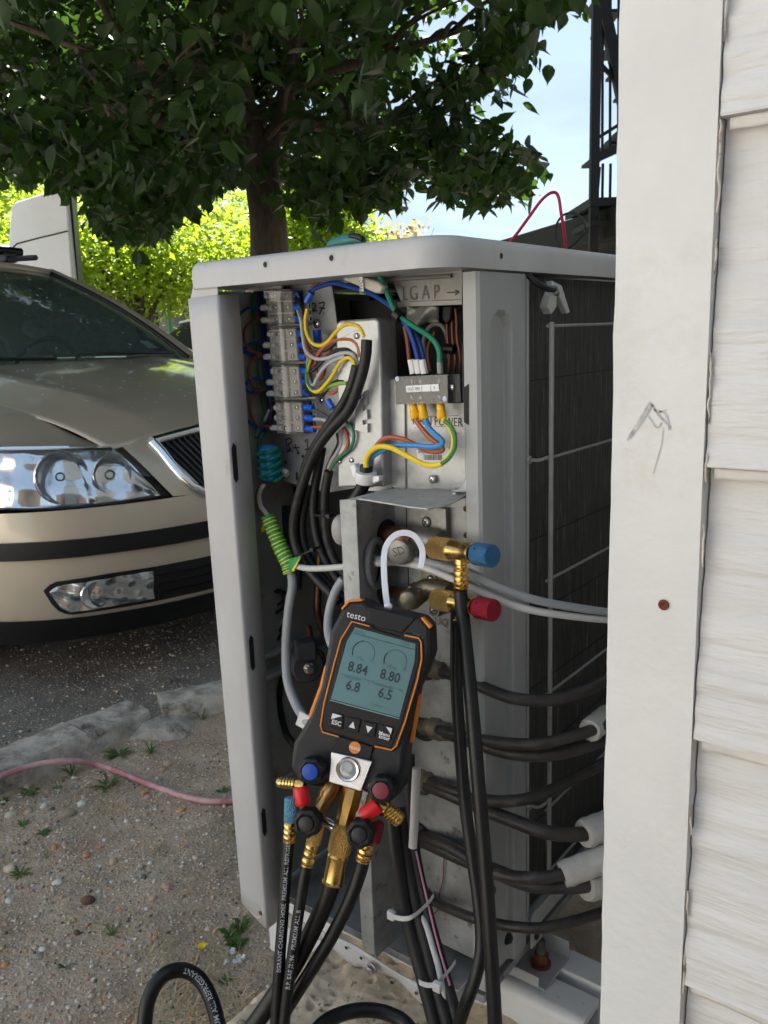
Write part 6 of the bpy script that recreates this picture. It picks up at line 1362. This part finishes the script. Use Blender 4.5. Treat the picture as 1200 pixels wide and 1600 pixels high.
def leaf_cloud(name, centres, sizes, mat, parent, seed, shape=LOBED, faces=LOBED_F, droop=.5):
    rg = np.random.default_rng(seed); n = len(centres); c = np.array(centres); sz = np.array(sizes)
    d = rg.normal(size=(n, 3)); d[:, 2] = d[:, 2]*.6-droop; d /= np.linalg.norm(d, axis=1)[:, None]
    up = rg.normal(size=(n, 3))*.55; up[:, 2] += 1.0
    x = np.cross(d, up); x /= np.linalg.norm(x, axis=1)[:, None]+1e-9; z = np.cross(x, d)
    sh = np.array(shape); wv = rg.uniform(.8, 1.15, size=(n, 1, 1))
    P = c[:, None, :]+sz[:, None, None]*(x[:, None, :]*sh[None, :, 0:1]*wv+d[:, None, :]*sh[None, :, 1:2]+z[:, None, :]*sh[None, :, 2:3])
    k = len(shape); F = (np.array(faces)[None]+(np.arange(n)*k)[:, None, None]).reshape(-1, 3)
    me = bpy.data.meshes.new(name); vs = P.reshape(-1, 3); me.vertices.add(len(vs)); me.vertices.foreach_set('co', vs.ravel())
    me.loops.add(F.size); me.loops.foreach_set('vertex_index', F.ravel().astype(np.int32)); me.polygons.add(len(F)); me.polygons.foreach_set('loop_start', np.arange(0, F.size, 3)); me.polygons.foreach_set('loop_total', np.full(len(F), 3))
    me.update(); me.validate(); o = bpy.data.objects.new(name, me); me.materials.append(mat); COL.objects.link(o)
    if parent is not None: adopt(o, parent)
    return o
m_bark = M('dark bark', (.10, .075, .055), .9, 0, .35, 12, stretch=(3, 3, .7), bump=1.0, bs=30)
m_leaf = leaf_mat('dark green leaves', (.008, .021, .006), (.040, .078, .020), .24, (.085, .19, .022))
m_ylw = leaf_mat('yellow green leaves', (.085, .15, .015), (.25, .33, .03), .45, (.46, .62, .04))
m_och = leaf_mat('ochre leaves', (.20, .15, .04), (.33, .24, .07), .3, (.5, .4, .1))
m_green = leaf_mat('mid green leaves', (.045, .095, .025), (.095, .17, .04), .3, (.2, .36, .05))

def proj(p):
    d = Vector(p)-CAM; z = d.dot(FW)
    if z < .05: return None
    return CX+FPX*d.dot(RT)/z, CY-FPX*d.dot(UP)/z, z
H2 = Vector((-math.sin(YAW), math.cos(YAW), 0)); R2 = Vector((math.cos(YAW), math.sin(YAW), 0))
def CV(r, f, z): return Vector((CAM.x, CAM.y, 0))+R2*r+H2*f+V(0, 0, z)
def interp(tab, x):
    if x <= tab[0][0]: return tab[0][1]
    for (a, p), (b_, q) in zip(tab, tab[1:]):
        if x <= b_: return p+(q-p)*(x-a)/(b_-a)
    return tab[-1][1]
XB = [(-80, 945), (0, 915), (40, 850), (95, 855), (112, 790), (140, 735), (175, 715), (205, 765), (250, 785), (300, 825), (330, 680), (350, 600)]
YB = [(-60, 250), (0, 262), (60, 285), (120, 300), (150, 345), (185, 380), (240, 372), (290, 335), (340, 300), (380, 275), (450, 318), (500, 350), (560, 318), (630, 318), (700, 305), (760, 296), (830, 315)]
def crown_ok(p, slack=0):
    q = proj(p)
    if q is None: return True
    x, y, _ = q
    if y < -90 or x < -150: return True
    if x > 1300: return True
    return x < interp(XB, y)-6+slack+14*noise.noise((y*.045, 3.3, 0)) and y < interp(YB, x)-8+slack+8+20*noise.noise((x*.028, 7.7, 0))+12*noise.noise((x*.09, 1.7, 0))
rt = random.Random(21)
trunk_base = CV(-.93, 6.6, 0)
tree = thing('shade_tree', 'large dark leafy tree with forked trunk rising behind the unit', 'tree', trunk_base)
b = B()
tp = [trunk_base-V(0, 0, .1), PD(421, 400, 6.5), PD(411, 290, 6.5), PD(408, 230, 6.5)]
b.tube(tp, lambda t: .155-.035*t+.05*(1-t)**6, 14, 8)
limbs = [[PD(408, 240, 6.5), PD(392, 190, 6.45), PD(380, 130, 6.3), PD(372, 40, 6.1), PD(350, -120, 5.6)],
         [PD(412, 240, 6.5), PD(436, 195, 6.5), PD(448, 140, 6.45), PD(452, 60, 6.4), PD(470, -140, 6.3)],
         [PD(392, 190, 6.45), PD(330, 140, 5.8), PD(250, 110, 5.2), PD(120, 80, 4.7)],
         [PD(448, 140, 6.45), PD(520, 110, 6.2), PD(620, 80, 6.0), PD(740, 40, 5.8)],
         [PD(452, 80, 6.4), PD(500, 10, 6.0), PD(560, -120, 5.2), PD(640, -300, 4.3)],
         [PD(380, 130, 6.3), PD(390, 50, 5.6), PD(400, -120, 4.7), PD(420, -420, 3.6)],
         [PD(372, 40, 6.1), PD(260, -60, 5.6), PD(120, -200, 5.0)],
         [PD(400, 215, 6.5), PD(330, 210, 6.2), PD(230, 190, 5.2), PD(160, 200, 4.6)],
         [PD(440, 180, 6.5), PD(530, 200, 6.4), PD(640, 190, 6.3), PD(730, 230, 6.2)],
         [PD(452, 60, 6.4), PD(400, 0, 7.0), PD(360, -100, 7.6)]]
for i, l in enumerate(limbs):
    r0 = .095 if i < 2 else .055
    b.tube(l, lambda t, r0=r0: r0*(1-.72*t), 9, 5)
# secondary branches
for l in limbs:
    for k in range(9):
        i = rt.randrange(1, len(l)); p = l[i-1].lerp(l[i], rt.random())
        e = p+V(rt.uniform(-1, 1), rt.uniform(-1, 1), rt.uniform(-.35, .7))*rt.uniform(.5, 1.2)
        if not crown_ok(e, -20): continue
        b.tube([p, p.lerp(e, .5)+V(0, 0, .06), e], lambda t: .022*(1-.8*t), 6, 4)
b.build('trunk', m_bark, tree, ang=60)
# leaf clumps through the crown
C0 = (-1.0, 5.0, 4.35); RAD = (3.9, 4.0, 2.75)
clumps = []
while len(clumps) < 1250:
    u = Vector((rt.gauss(0, 1), rt.gauss(0, 1), rt.gauss(0, 1))).normalized()*(rt.random()**.38)
    r_, f_, z_ = C0[0]+u.x*RAD[0], C0[1]+u.y*RAD[1], C0[2]+u.z*RAD[2]
    p = CV(r_, f_, z_)
    if z_ < 1.75 or f_ < 1.3: continue
    q = proj(p)
    if q and f_ < 3.2 and q[1] > -60 and q[0] > -120: continue          # keep the air near the camera clear
    if not crown_ok(p): continue
    clumps.append((p, rt.uniform(.14, .32), 40))
high = []
for k in range(3200):                                   # unseen leaves added along the sun's rays to shade ground and car
    g0 = V(rt.uniform(-3.9, .8), rt.uniform(-1.2, 3.3), rt.choice((0, .7))); z_ = rt.uniform(3.2, 6.4); p = g0+SDIR*((z_-g0.z)/SDIR.z)
    q = proj(p); rel = p-CV(*C0)
    u = Vector((rel.dot(R2)/RAD[0], rel.dot(H2)/RAD[1], rel.z/RAD[2]))
    if u.length > 1.15 or (q and q[1] > -110 and -150 < q[0] < 1350): continue
    high.append((p, .36))
for k in range(420):                                   # far side of the crown
    p = PD(rt.uniform(-20, 640), rt.uniform(-40, 270), rt.uniform(6.7, 8.6))
    if crown_ok(p, -8): clumps.append((p, .30, 34))
# hanging fringe that forms the lower edge and the right-hand sprays
for x in range(-40, 845, 13):
    for rep in range(3):
        y = interp(YB, x)-rt.uniform(6, 95); p = PD(x+rt.uniform(-8, 8), y, rt.uniform(4.6, 7.4))
        if crown_ok(p, -2): clumps.append((p, .15, 20))
for y in range(-20, 330, 11):
    for rep in range(3):
        x = interp(XB, y)-rt.uniform(8, 110); p = PD(x, y+rt.uniform(-6, 6), rt.uniform(5.0, 6.8))
        if crown_ok(p, -2): clumps.append((p, .15, 18))
for x, y in ((240, 215), (225, 235), (270, 200), (205, 250), (255, 235), (235, 260), (190, 215)): clumps.append((PD(x, y, 3.9), .14, 14))
# hanging sprays: thin twigs with leaves along them, drooping past the crown's edge
sprays = B(); cs, ss = [], []
def spray(p, ln, lean, k):
    q = p+V(lean.x, lean.y, -ln); mid = p.lerp(q, .5)+V(rt.uniform(-.05, .05), rt.uniform(-.05, .05), .05)
    sprays.tube([p, mid, q], lambda t: .006*(1-.7*t), 5, 3)
    for j in range(k):
        t = (j+rt.random())/k; c = p.lerp(mid, t*2) if t < .5 else mid.lerp(q, t*2-1)
        cs.append(tuple(c+V(rt.gauss(0, .045), rt.gauss(0, .045), rt.gauss(0, .03)))); ss.append(rt.uniform(.085, .15))
for x in range(-30, 850, 15):
    if 372 < x < 455: continue
    y = interp(YB, x)-rt.uniform(38, 80)
    spray(PD(x, y, rt.uniform(4.8, 7.0)), rt.uniform(.12, .30), V(rt.uniform(-.12, .12), rt.uniform(-.12, .12), 0), rt.randrange(10, 18))
for y in range(0, 320, 13):
    x = interp(XB, y)-rt.uniform(50, 95)
    spray(PD(x, y, rt.uniform(5.2, 6.6)), rt.uniform(.08, .25), R2*rt.uniform(.08, .30), rt.randrange(8, 14))
for x, y in ((690, 120), (705, 140), (725, 130), (700, 165), (672, 180), (740, 195), (770, 205), (790, 225), (715, 215)): spray(PD(x, y, rt.uniform(5.4, 6.2)), .14, R2*rt.uniform(.15, .35), 13)
for p, rad_, k in clumps:
    for _ in range(k):
        o = Vector((rt.gauss(0, .5), rt.gauss(0, .5), rt.gauss(0, .42)))*rad_; c = p+o
        if not crown_ok(c, 3): continue
        qq = proj(c)
        if qq and 370 < qq[0] < 462 and 118 < qq[1] < 300 and qq[2] < 6.7 and rt.random() < .96: continue
        if qq and qq[0] > 600 and 0 < qq[1] < 330 and noise.noise((qq[0]*.016, qq[1]*.016, qq[2]*.5)) > .04: continue
        cs.append(tuple(c)); ss.append(rt.uniform(.07, .125))
sprays.build('twigs', m_bark, tree, fix=False)['kind'] = 'stuff'
hc = [(c.x, c.y, c.z) for p, rad_ in high for c in [p+Vector((rt.gauss(0, .5), rt.gauss(0, .5), rt.gauss(0, .42)))*rad_ for _ in range(24)] if crown_ok(c, 3)]
leaf_cloud('added_shade_leaves', hc, [rt.uniform(.10, .16) for _ in hc], m_leaf, tree, 6, SIMPLE, SIMPLE_F, .3)  # out-of-view leaves added as a sun blocker
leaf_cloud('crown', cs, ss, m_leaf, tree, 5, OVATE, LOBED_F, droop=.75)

def small_tree(name, label, px, pyb, pyt, depth, rad_, nleaf, mat, seed, lsz=.13, trunk=.09, zmin=None, squash=1.0, group=None, cat='tree'):
    rr = random.Random(seed); top = PD(px, pyt, depth).z; bot = PD(px, pyb, depth).z if zmin is None else zmin
    base = PD(px, 540, depth); base = V(base.x, base.y, 0)
    t = thing(name, label, cat, base, group)
    b = B(); b.tube([base-V(0, 0, .05), base+V(.05, .03, bot*.6), base+V(0, .06, (bot+top)/2)], lambda t_: trunk*(1-.55*t_), 9, 5)
    ends = []
    for k in range(14):
        a = rr.uniform(0, 6.28); h = rr.uniform(.25, .95); e = base+V(math.cos(a)*rad_*.75, math.sin(a)*rad_*.75, bot+(top-bot)*h)
        s0 = base+V(0, .05, bot*.7+(top-bot)*.25*rr.random()); b.tube([s0, s0.lerp(e, .5)+V(0, 0, .1), e], lambda t_: trunk*.35*(1-.8*t_), 6, 4); ends.append(e)
    b.build('trunk', m_bark, t)
    cs, ss = [], []; ncl = max(14, nleaf//55)
    for _ in range(ncl):
        u = Vector((rr.gauss(0, 1), rr.gauss(0, 1), rr.gauss(0, 1))).normalized()*(rr.random()**.4)
        c = base+V(u.x*rad_, u.y*rad_, (bot+top)/2+u.z*(top-bot)/2*squash); cr = rad_*rr.uniform(.14, .30)
        for _ in range(nleaf//ncl):
            cs.append((c.x+rr.gauss(0, .5)*cr*1.5, c.y+rr.gauss(0, .5)*cr*1.5, c.z+rr.gauss(0, .5)*cr*.8)); ss.append(lsz*rr.uniform(.7, 1.3))
    leaf_cloud('crown', cs, ss, mat, t, seed, SIMPLE, SIMPLE_F, .3)
    return t
GB = 'sunlit yellow green trees beyond the car'
small_tree('young_tree', 'sunlit yellow green tree between the truck and the unit', 215, 485, 320, 12.5, 1.75, 20000, m_ylw, 31, .095, zmin=1.5, group=GB)
small_tree('young_tree', 'sunlit yellow green tree right of the dark forked trunk', 505, 420, 258, 14, 1.0, 12000, m_ylw, 32, .10, zmin=1.4, group=GB)
small_tree('young_tree', 'sunlit yellow green tree at the left edge above the car roof', 8, 440, 235, 15, 1.5, 10000, m_ylw, 33, .11, zmin=1.6, group=GB)
small_tree('young_tree', 'yellow green tree seen through gaps under the dark crown', 345, 440, 235, 18, 2.4, 13000, m_ylw, 34, .12, zmin=1.4, group=GB)
small_tree('distant_tree', 'ochre treetop far off just above the lid', 640, 500, 345, 34, 1.45, 2600, m_och, 35, .22, zmin=2.5)
FR = 'far row of green trees'
for k, (px, dd, lab) in enumerate(((-40, 34, 'green tree in the far row at the left edge of the picture'), (70, 36, 'green tree in the far row behind the white lorry cab'), (165, 33, 'green tree in the far row just right of the lorry cab'), (262, 38, 'green tree in the far row above the small white car'), (360, 35, 'green tree in the far row left of the dark trunk'), (470, 37, 'green tree in the far row right of the dark trunk'), (555, 42, 'green tree in the far row near the open sky'))):
    small_tree('distant_tree', lab, px, 540, [395, 380, 400, 385, 372, 368, 388][k], dd, 2.1, 3400, m_green, 60+k, .26, zmin=.7, group=FR)
# ---------------------------------------------------------------- hose, stones, weeds and litter on the soil
def gz(px, py, lift=0.0):
    z = .025
    for _ in range(4):
        p = PZ(px, py, z+lift); z = soil_z(p.x, p.y)
    return PZ(px, py, z+lift)
m_phose = M('faded pink hose', (.50, .20, .22), .5, 0, .1, 14, col2=(.66, .50, .50), thr=(.35, .6), bump=.1, bs=100)
hp_ = [V(-1.30, -.9, .105), V(-1.345, -.35, .10)]+[PZ(x, y, z) for x, y, z in ((-60, 1240, .09), (-20, 1222, .088), (0, 1213, .086), (60, 1194, .082), (110, 1189, .072))]+[gz(x, y, .007) for x, y in ((150, 1194), (190, 1208), (240, 1228), (290, 1245), (330, 1252), (375, 1250), (440, 1240))]+[V(-.66, .80, .04), V(-.70, 1.15, .04), V(-.80, 1.50, .04)]
for p in hp_: p.z = max(p.z, soil_z(p.x, p.y)+.006)
b = B(); b.tube(hp_, .0066, 12, 8); tag(b.build('garden_hose', m_phose, None, fix=False), 'faded pink hose lying across the soil in front of the kerb', 'hose')
SCOL = {'white': (.66, .64, .59), 'tan': (.50, .39, .27), 'orange': (.56, .30, .12), 'pink': (.52, .34, .27), 'brown': (.15, .08, .05), 'grey': (.30, .285, .26), 'dark': (.12, .115, .11), 'cream': (.60, .53, .41), 'olive': (.34, .295, .21)}
SM = {k: M('stone '+k, c, .8, 0, .25, 120, bump=.3, bs=200) for k, c in SCOL.items()}
base_st = {}
def stone(px, py, w, col, label, group=None, flat=.6, seed=0):
    rr = random.Random(int(px*31+py*7)+seed); p = gz(px, py); d = (p-CAM).dot(FW); r = w*d/FPX*.5
    bb = B(); bb.ico((0, 0, 0), 1, rr, 2, 0, .10, (1, rr.uniform(.65, .95), flat))
    o = bb.build('stone', SM[col], None, ang=70); o.location = p+V(0, 0, r*flat*.12); o.scale = (r, r, r); o.rotation_euler = (rr.uniform(-.25, .25), rr.uniform(-.25, .25), rr.uniform(0, 6.28))
    return tag(o, label, 'stone', group)
NOTE = [(107, 1272, 24, 'olive', 'large olive grey stone on the soil below the pink hose'), (137, 1408, 26, 'brown', 'dark brown stone in the middle of the bare soil'), (262, 1194, 16, 'tan', 'tan stone lying just above the pink hose'), (254, 1203, 13, 'pink', 'pinkish stone touching the tan stone above the pink hose'),
        (283, 1267, 15, 'orange', 'bright orange stone below the pink hose near the unit'), (226, 1239, 14, 'orange', 'ochre pebble close under the pink hose'), (230, 1247, 14, 'pink', 'pink pebble beside the ochre one under the hose'), (45, 1269, 14, 'tan', 'tan pebble at the left under the pink hose'),
        (69, 1260, 15, 'white', 'white pebble at the left under the pink hose'), (128, 1257, 16, 'white', 'white pebble behind the large olive grey stone'), (16, 1359, 26, 'cream', 'large cream stone at the left edge of the picture'), (17, 1274, 20, 'cream', 'rough cream stone at the left edge below the hose'),
        (85, 1325, 14, 'orange', 'orange pebble in the gravelly left of the soil'), (101, 1319, 12, 'pink', 'pinkish pebble right of the orange one in the gravel'), (135, 1337, 13, 'orange', 'orange pebble above the dark brown stone'), (178, 1347, 17, 'tan', 'flat tan stone right of the orange pebbles'),
        (225, 1371, 13, 'dark', 'dark grey pebble in the middle of the soil'), (262, 1386, 18, 'pink', 'flat pink stone nearest the unit panel'), (90, 1380, 18, 'white', 'pale grey stone left of the dark brown stone'), (15, 1408, 15, 'white', 'white round pebble at the left edge'), (240, 1404, 13, 'tan', 'tan pebble right of the dark brown stone'),
        (67, 1484, 15, 'white', 'bluish white pebble at the lower left'), (219, 1516, 12, 'white', 'small white pebble left of the hose loop'), (120, 1458, 14, 'brown', 'dark reddish pebble below the dark brown stone'), (62, 1495, 18, 'grey', 'grey stone beside the bluish white pebble'), (326, 1452, 13, 'cream', 'cream chip near the yellow flower'), (306, 1341, 12, 'cream', 'cream pebble beside the foot of the unit panel'), (8, 1508, 14, 'orange', 'orange pebble at the lower left edge')]
for x, y, w, c, l in NOTE: stone(x, y, w, c, l)
rs = random.Random(99)
LAND = [(107, 1272, 'large olive grey stone'), (137, 1408, 'dark brown stone'), (283, 1267, 'bright orange stone'), (16, 1359, 'large cream stone'), (262, 1386, 'flat pink stone'), (67, 1484, 'bluish white pebble'), (178, 1347, 'flat tan stone'), (219, 1516, 'hose loop'), (315, 1479, 'yellow flower'), (8, 1508, 'orange pebble at the lower left edge'), (176, 1462, 'sparse weed in the soil'), (306, 1341, 'cream pebble by the unit panel'), (104, 1560, 'sparse weed at lower left'), (230, 1247, 'pink pebble under the hose')]
used_l = set()
for k in range(170):
    x = rs.uniform(0, 375); y = rs.uniform(1215, 1590)
    if rs.random() < .45: x *= .6
    if x > 345 and y > 1380: continue
    c = rs.choice(['white', 'cream', 'tan', 'grey', 'white', 'pink', 'cream', 'orange', 'dark'])
    nm = {'white': 'small white', 'cream': 'small cream', 'tan': 'small tan', 'grey': 'small grey', 'pink': 'small pinkish', 'orange': 'small orange', 'dark': 'small dark'}[c]
    lx, ly, ln = min(LAND, key=lambda q: math.hypot(q[0]-x, q[1]-y)); dx_, dy_ = x-lx, y-ly
    if math.hypot(dx_, dy_) < 14: continue
    dr_ = ('right of' if dx_ > 0 else 'left of') if abs(dx_) > 2.2*abs(dy_) else ('below' if dy_ > 0 else 'above') if abs(dy_) > 2.2*abs(dx_) else ('below and ' if dy_ > 0 else 'above and ')+('right of' if dx_ > 0 else 'left of')
    lb_ = '%s pebble %s the %s' % (nm, dr_, ln)
    if lb_ in used_l: continue
    used_l.add(lb_); stone(x, y, rs.uniform(5.5, 9.5), c, lb_, 'small pebbles on the bare soil', .65, k)
# fine gravel: thousands of grains, one object for the soil and one for the car park edge
oct_v = np.array([(1, 0, 0), (-1, 0, 0), (0, 1, 0), (0, -1, 0), (0, 0, 1), (0, 0, -1)], float); oct_f = np.array([(0, 2, 4), (2, 1, 4), (1, 3, 4), (3, 0, 4), (2, 0, 5), (1, 2, 5), (3, 1, 5), (0, 3, 5)])
def grains(name, label, x0, x1, y0, y1, NG, zf, bias, gs, seed, probs):
    rg = np.random.default_rng(seed); cx_ = rg.uniform(x0, x1, NG); cy_ = rg.uniform(y0, y1, NG)
    dens = np.array([noise.noise((a*3.1, c*3.1, 2.2)) for a, c in zip(cx_, cy_)]); keep = (rg.uniform(-.75, .75, NG) < dens+bias(cx_)); cx_, cy_ = cx_[keep], cy_[keep]; NG = len(cx_)
    cz_ = np.array([zf(a, c) for a, c in zip(cx_, cy_)])
    sz_ = rg.gamma(1.9, gs, NG)+gs; an = rg.uniform(0, 6.28, NG); sqx = rg.uniform(.7, 1.4, NG); sqz = rg.uniform(.5, .8, NG)
    jit = 1+rg.uniform(-.28, .28, size=(NG, 6, 1)); P_ = oct_v[None]*jit; P_[:, :, 0] *= sqx[:, None]; P_[:, :, 2] *= sqz[:, None]
    ca, sa = np.cos(an)[:, None], np.sin(an)[:, None]; X_ = P_[:, :, 0]*ca-P_[:, :, 1]*sa; Y_ = P_[:, :, 0]*sa+P_[:, :, 1]*ca
    vs = np.stack([X_*sz_[:, None]+cx_[:, None], Y_*sz_[:, None]+cy_[:, None], P_[:, :, 2]*sz_[:, None]+(cz_+sz_*.15)[:, None]], -1).reshape(-1, 3)
    F_ = (oct_f[None]+(np.arange(NG)*6)[:, None, None]).reshape(-1, 3)
    me = bpy.data.meshes.new(name); me.vertices.add(len(vs)); me.vertices.foreach_set('co', vs.ravel()); me.loops.add(F_.size); me.loops.foreach_set('vertex_index', F_.ravel().astype(np.int32)); me.polygons.add(len(F_)); me.polygons.foreach_set('loop_start', np.arange(0, F_.size, 3)); me.polygons.foreach_set('loop_total', np.full(len(F_), 3))
    for k in ['white', 'cream', 'tan', 'grey', 'pink', 'orange', 'dark', 'olive']: me.materials.append(SM[k])
    me.polygons.foreach_set('material_index', np.repeat(rg.choice(8, NG, p=probs), 8).astype(np.int32)); me.update()
    og = bpy.data.objects.new(name, me); COL.objects.link(og); tag(og, label, 'gravel', kind='stuff')
grains('gravel', 'fine mixed gravel strewn over the bare soil', -1.28, -.28, -.62, .62, 36000, soil_z, lambda x: (-.45-x)*.6, .00062, 5, [.2, .2, .2, .14, .07, .05, .06, .08])
grains('gravel', 'loose grit on the asphalt between the kerb and the car', -3.2, -1.43, -.3, 2.2, 16000, lambda a, c: 0., lambda x: x*0+.15, .0011, 6, [.06, .12, .16, .30, .03, .02, .17, .14])
# weeds
m_weed = leaf_mat('weed green', (.055, .115, .03), (.13, .215, .06), .25, (.2, .35, .05)); m_straw = M('dry straw', (.50, .40, .22), .85, 0, .25, 50)
def weed(px, py, w, n, label, seed, up=.5, wide=.12):
    rr = random.Random(seed); p = gz(px, py); d = (p-CAM).dot(FW); L = w*d/FPX*.62; b = B()
    for k in range(n):
        a = rr.uniform(0, 6.28); l = L*rr.uniform(.55, 1.1); e = rr.uniform(.15, .9)*up; dr_ = V(math.cos(a), math.sin(a), 0); sd = V(-dr_.y, dr_.x, 0)*l*wide*rr.uniform(.7, 1.3); o = p+dr_*(L*.08*rr.random())
        m1 = o+dr_*l*.5+V(0, 0, l*e*.7); tip = o+dr_*l+V(0, 0, l*e*.62)
        q1 = o+dr_*l*.25+V(0, 0, l*e*.4)
        b.add([o-sd*.3, o+sd*.3, q1+sd*.9, q1-sd*.9, m1+sd, m1-sd, tip], [(0, 1, 2, 3), (3, 2, 4, 5), (5, 4, 6)])
    return tag(b.build('weed', m_weed, None, fix=False, ang=80), label, 'weed', 'green weeds in the bare soil')
WD = [(46, 1240, 34, 16, 'tall green weed at the left below the hose'), (112, 1212, 40, 18, 'green weed just under the hose bend'), (168, 1230, 46, 20, 'spreading green weed below the middle of the hose'), (186, 1180, 46, 14, 'broad leaved weed growing against the kerb face'), (236, 1178, 30, 14, 'green weed right of the broad leaved one above the hose'), (35, 1292, 28, 12, 'small weed among the gravel at the far left'), (67, 1302, 24, 12, 'small weed right of the far left one in the gravel'),
      (73, 1341, 20, 10, 'tiny weed above the large cream stone'), (32, 1368, 34, 14, 'low weed right of the large cream stone'), (348, 1238, 26, 12, 'weed beside the unit panel where the hose passes'), (176, 1462, 30, 10, 'sparse weed in the lower middle of the soil'), (104, 1512, 26, 10, 'sparse weed at the lower left'), (5, 1254, 24, 10, 'weed at the very left edge under the hose'), (316, 1125, 34, 12, 'weed on the kerb side near the unit panel'), (90, 1232, 18, 8, 'slim weed between the hose and the gravel')]
for i, (x, y, w, n, l) in enumerate(WD): weed(x, y, w, n if i % 2 else n+8, l, 200+i, [.5, 1.4, .9][i % 3], [.12, .05, .07][i % 3])
for i, (x, y) in enumerate(((360, 1462), (378, 1448), (370, 1478))): weed(x, y, 34, 18, ['leafy weed left of the unit panel foot', 'leafy weed directly under the unit panel foot', 'leafy weed above the white petals'][i], 240+i, .8, .2)
weed(352, 1535, 26, 8, 'small weed inside the hose loop', 250); weed(395, 1592, 34, 10, 'weed beside the concrete block at the bottom', 251)
# yellow flower, white petals
fp = gz(315, 1479, .012); fl = thing('yellow_flower', 'small yellow flower on the soil left of the weed', 'flower', fp); m_yf = M('yellow petals', (.85, .62, .01), .6)
for k in range(9):
    a = k*.7; b = B(); d_ = V(math.cos(a), math.sin(a), .25); s_ = V(-d_.y, d_.x, 0); b.add([fp, fp+d_*.005+s_*.003, fp+d_*.0085, fp+d_*.005-s_*.003], [(0, 1, 2, 3)]); b.build('petal', m_yf, fl, smooth=False, fix=False)
b = B(); b.tube([gz(315, 1482), fp], .0008, 5, 2); b.build('stem', m_weed, fl)
for i, (x, y) in enumerate(((366, 1486), (376, 1496), (371, 1502))):
    b = B(); p = gz(x, y, .006); rr = random.Random(i)
    for k in range(5):
        a = rr.uniform(0, 6.28); d_ = V(math.cos(a), math.sin(a), rr.uniform(-.2, .6))*.008; s_ = V(-d_.y, d_.x, 0)*.6; b.add([p, p+d_*.6+s_, p+d_, p+d_*.6-s_], [(0, 1, 2, 3)])
    tag(b.build('white_petals', m_paper, None, smooth=False, fix=False), ['white petals nearest the leafy weed', 'white petals right of the others by the weed', 'white petals lowest below the leafy weed'][i], 'petals', 'fallen white petals')
# dry straw and twigs
b = B(); rr = random.Random(77)
for k in range(420):
    if k < 230: x, y = rr.gauss(300, 55), rr.gauss(1565, 40)
    elif k < 310: x, y = rr.gauss(110, 70), rr.gauss(1225, 14)
    else: x, y = rr.uniform(0, 380), rr.uniform(1230, 1600)
    p = gz(x, y, .002); a = rr.uniform(0, 6.28); l = rr.uniform(.012, .06); d_ = V(math.cos(a), math.sin(a), 0)*l; q = p+d_; q.z = max(soil_z(q.x, q.y)+.001, soil_z(q.x, q.y)+rr.uniform(0, .012)); m_ = (p+q)/2+V(0, 0, rr.uniform(0, .008)); w = V(-d_.y, d_.x, 0).normalized()*rr.uniform(.0004, .0010)
    b.add([p-w, p+w, m_+w, m_-w, q], [(0, 1, 2, 3), (3, 2, 4)])
tag(b.build('dry_straw', m_straw, None, smooth=False, fix=False), 'dry straw stalks scattered on the soil', 'straw', kind='stuff')
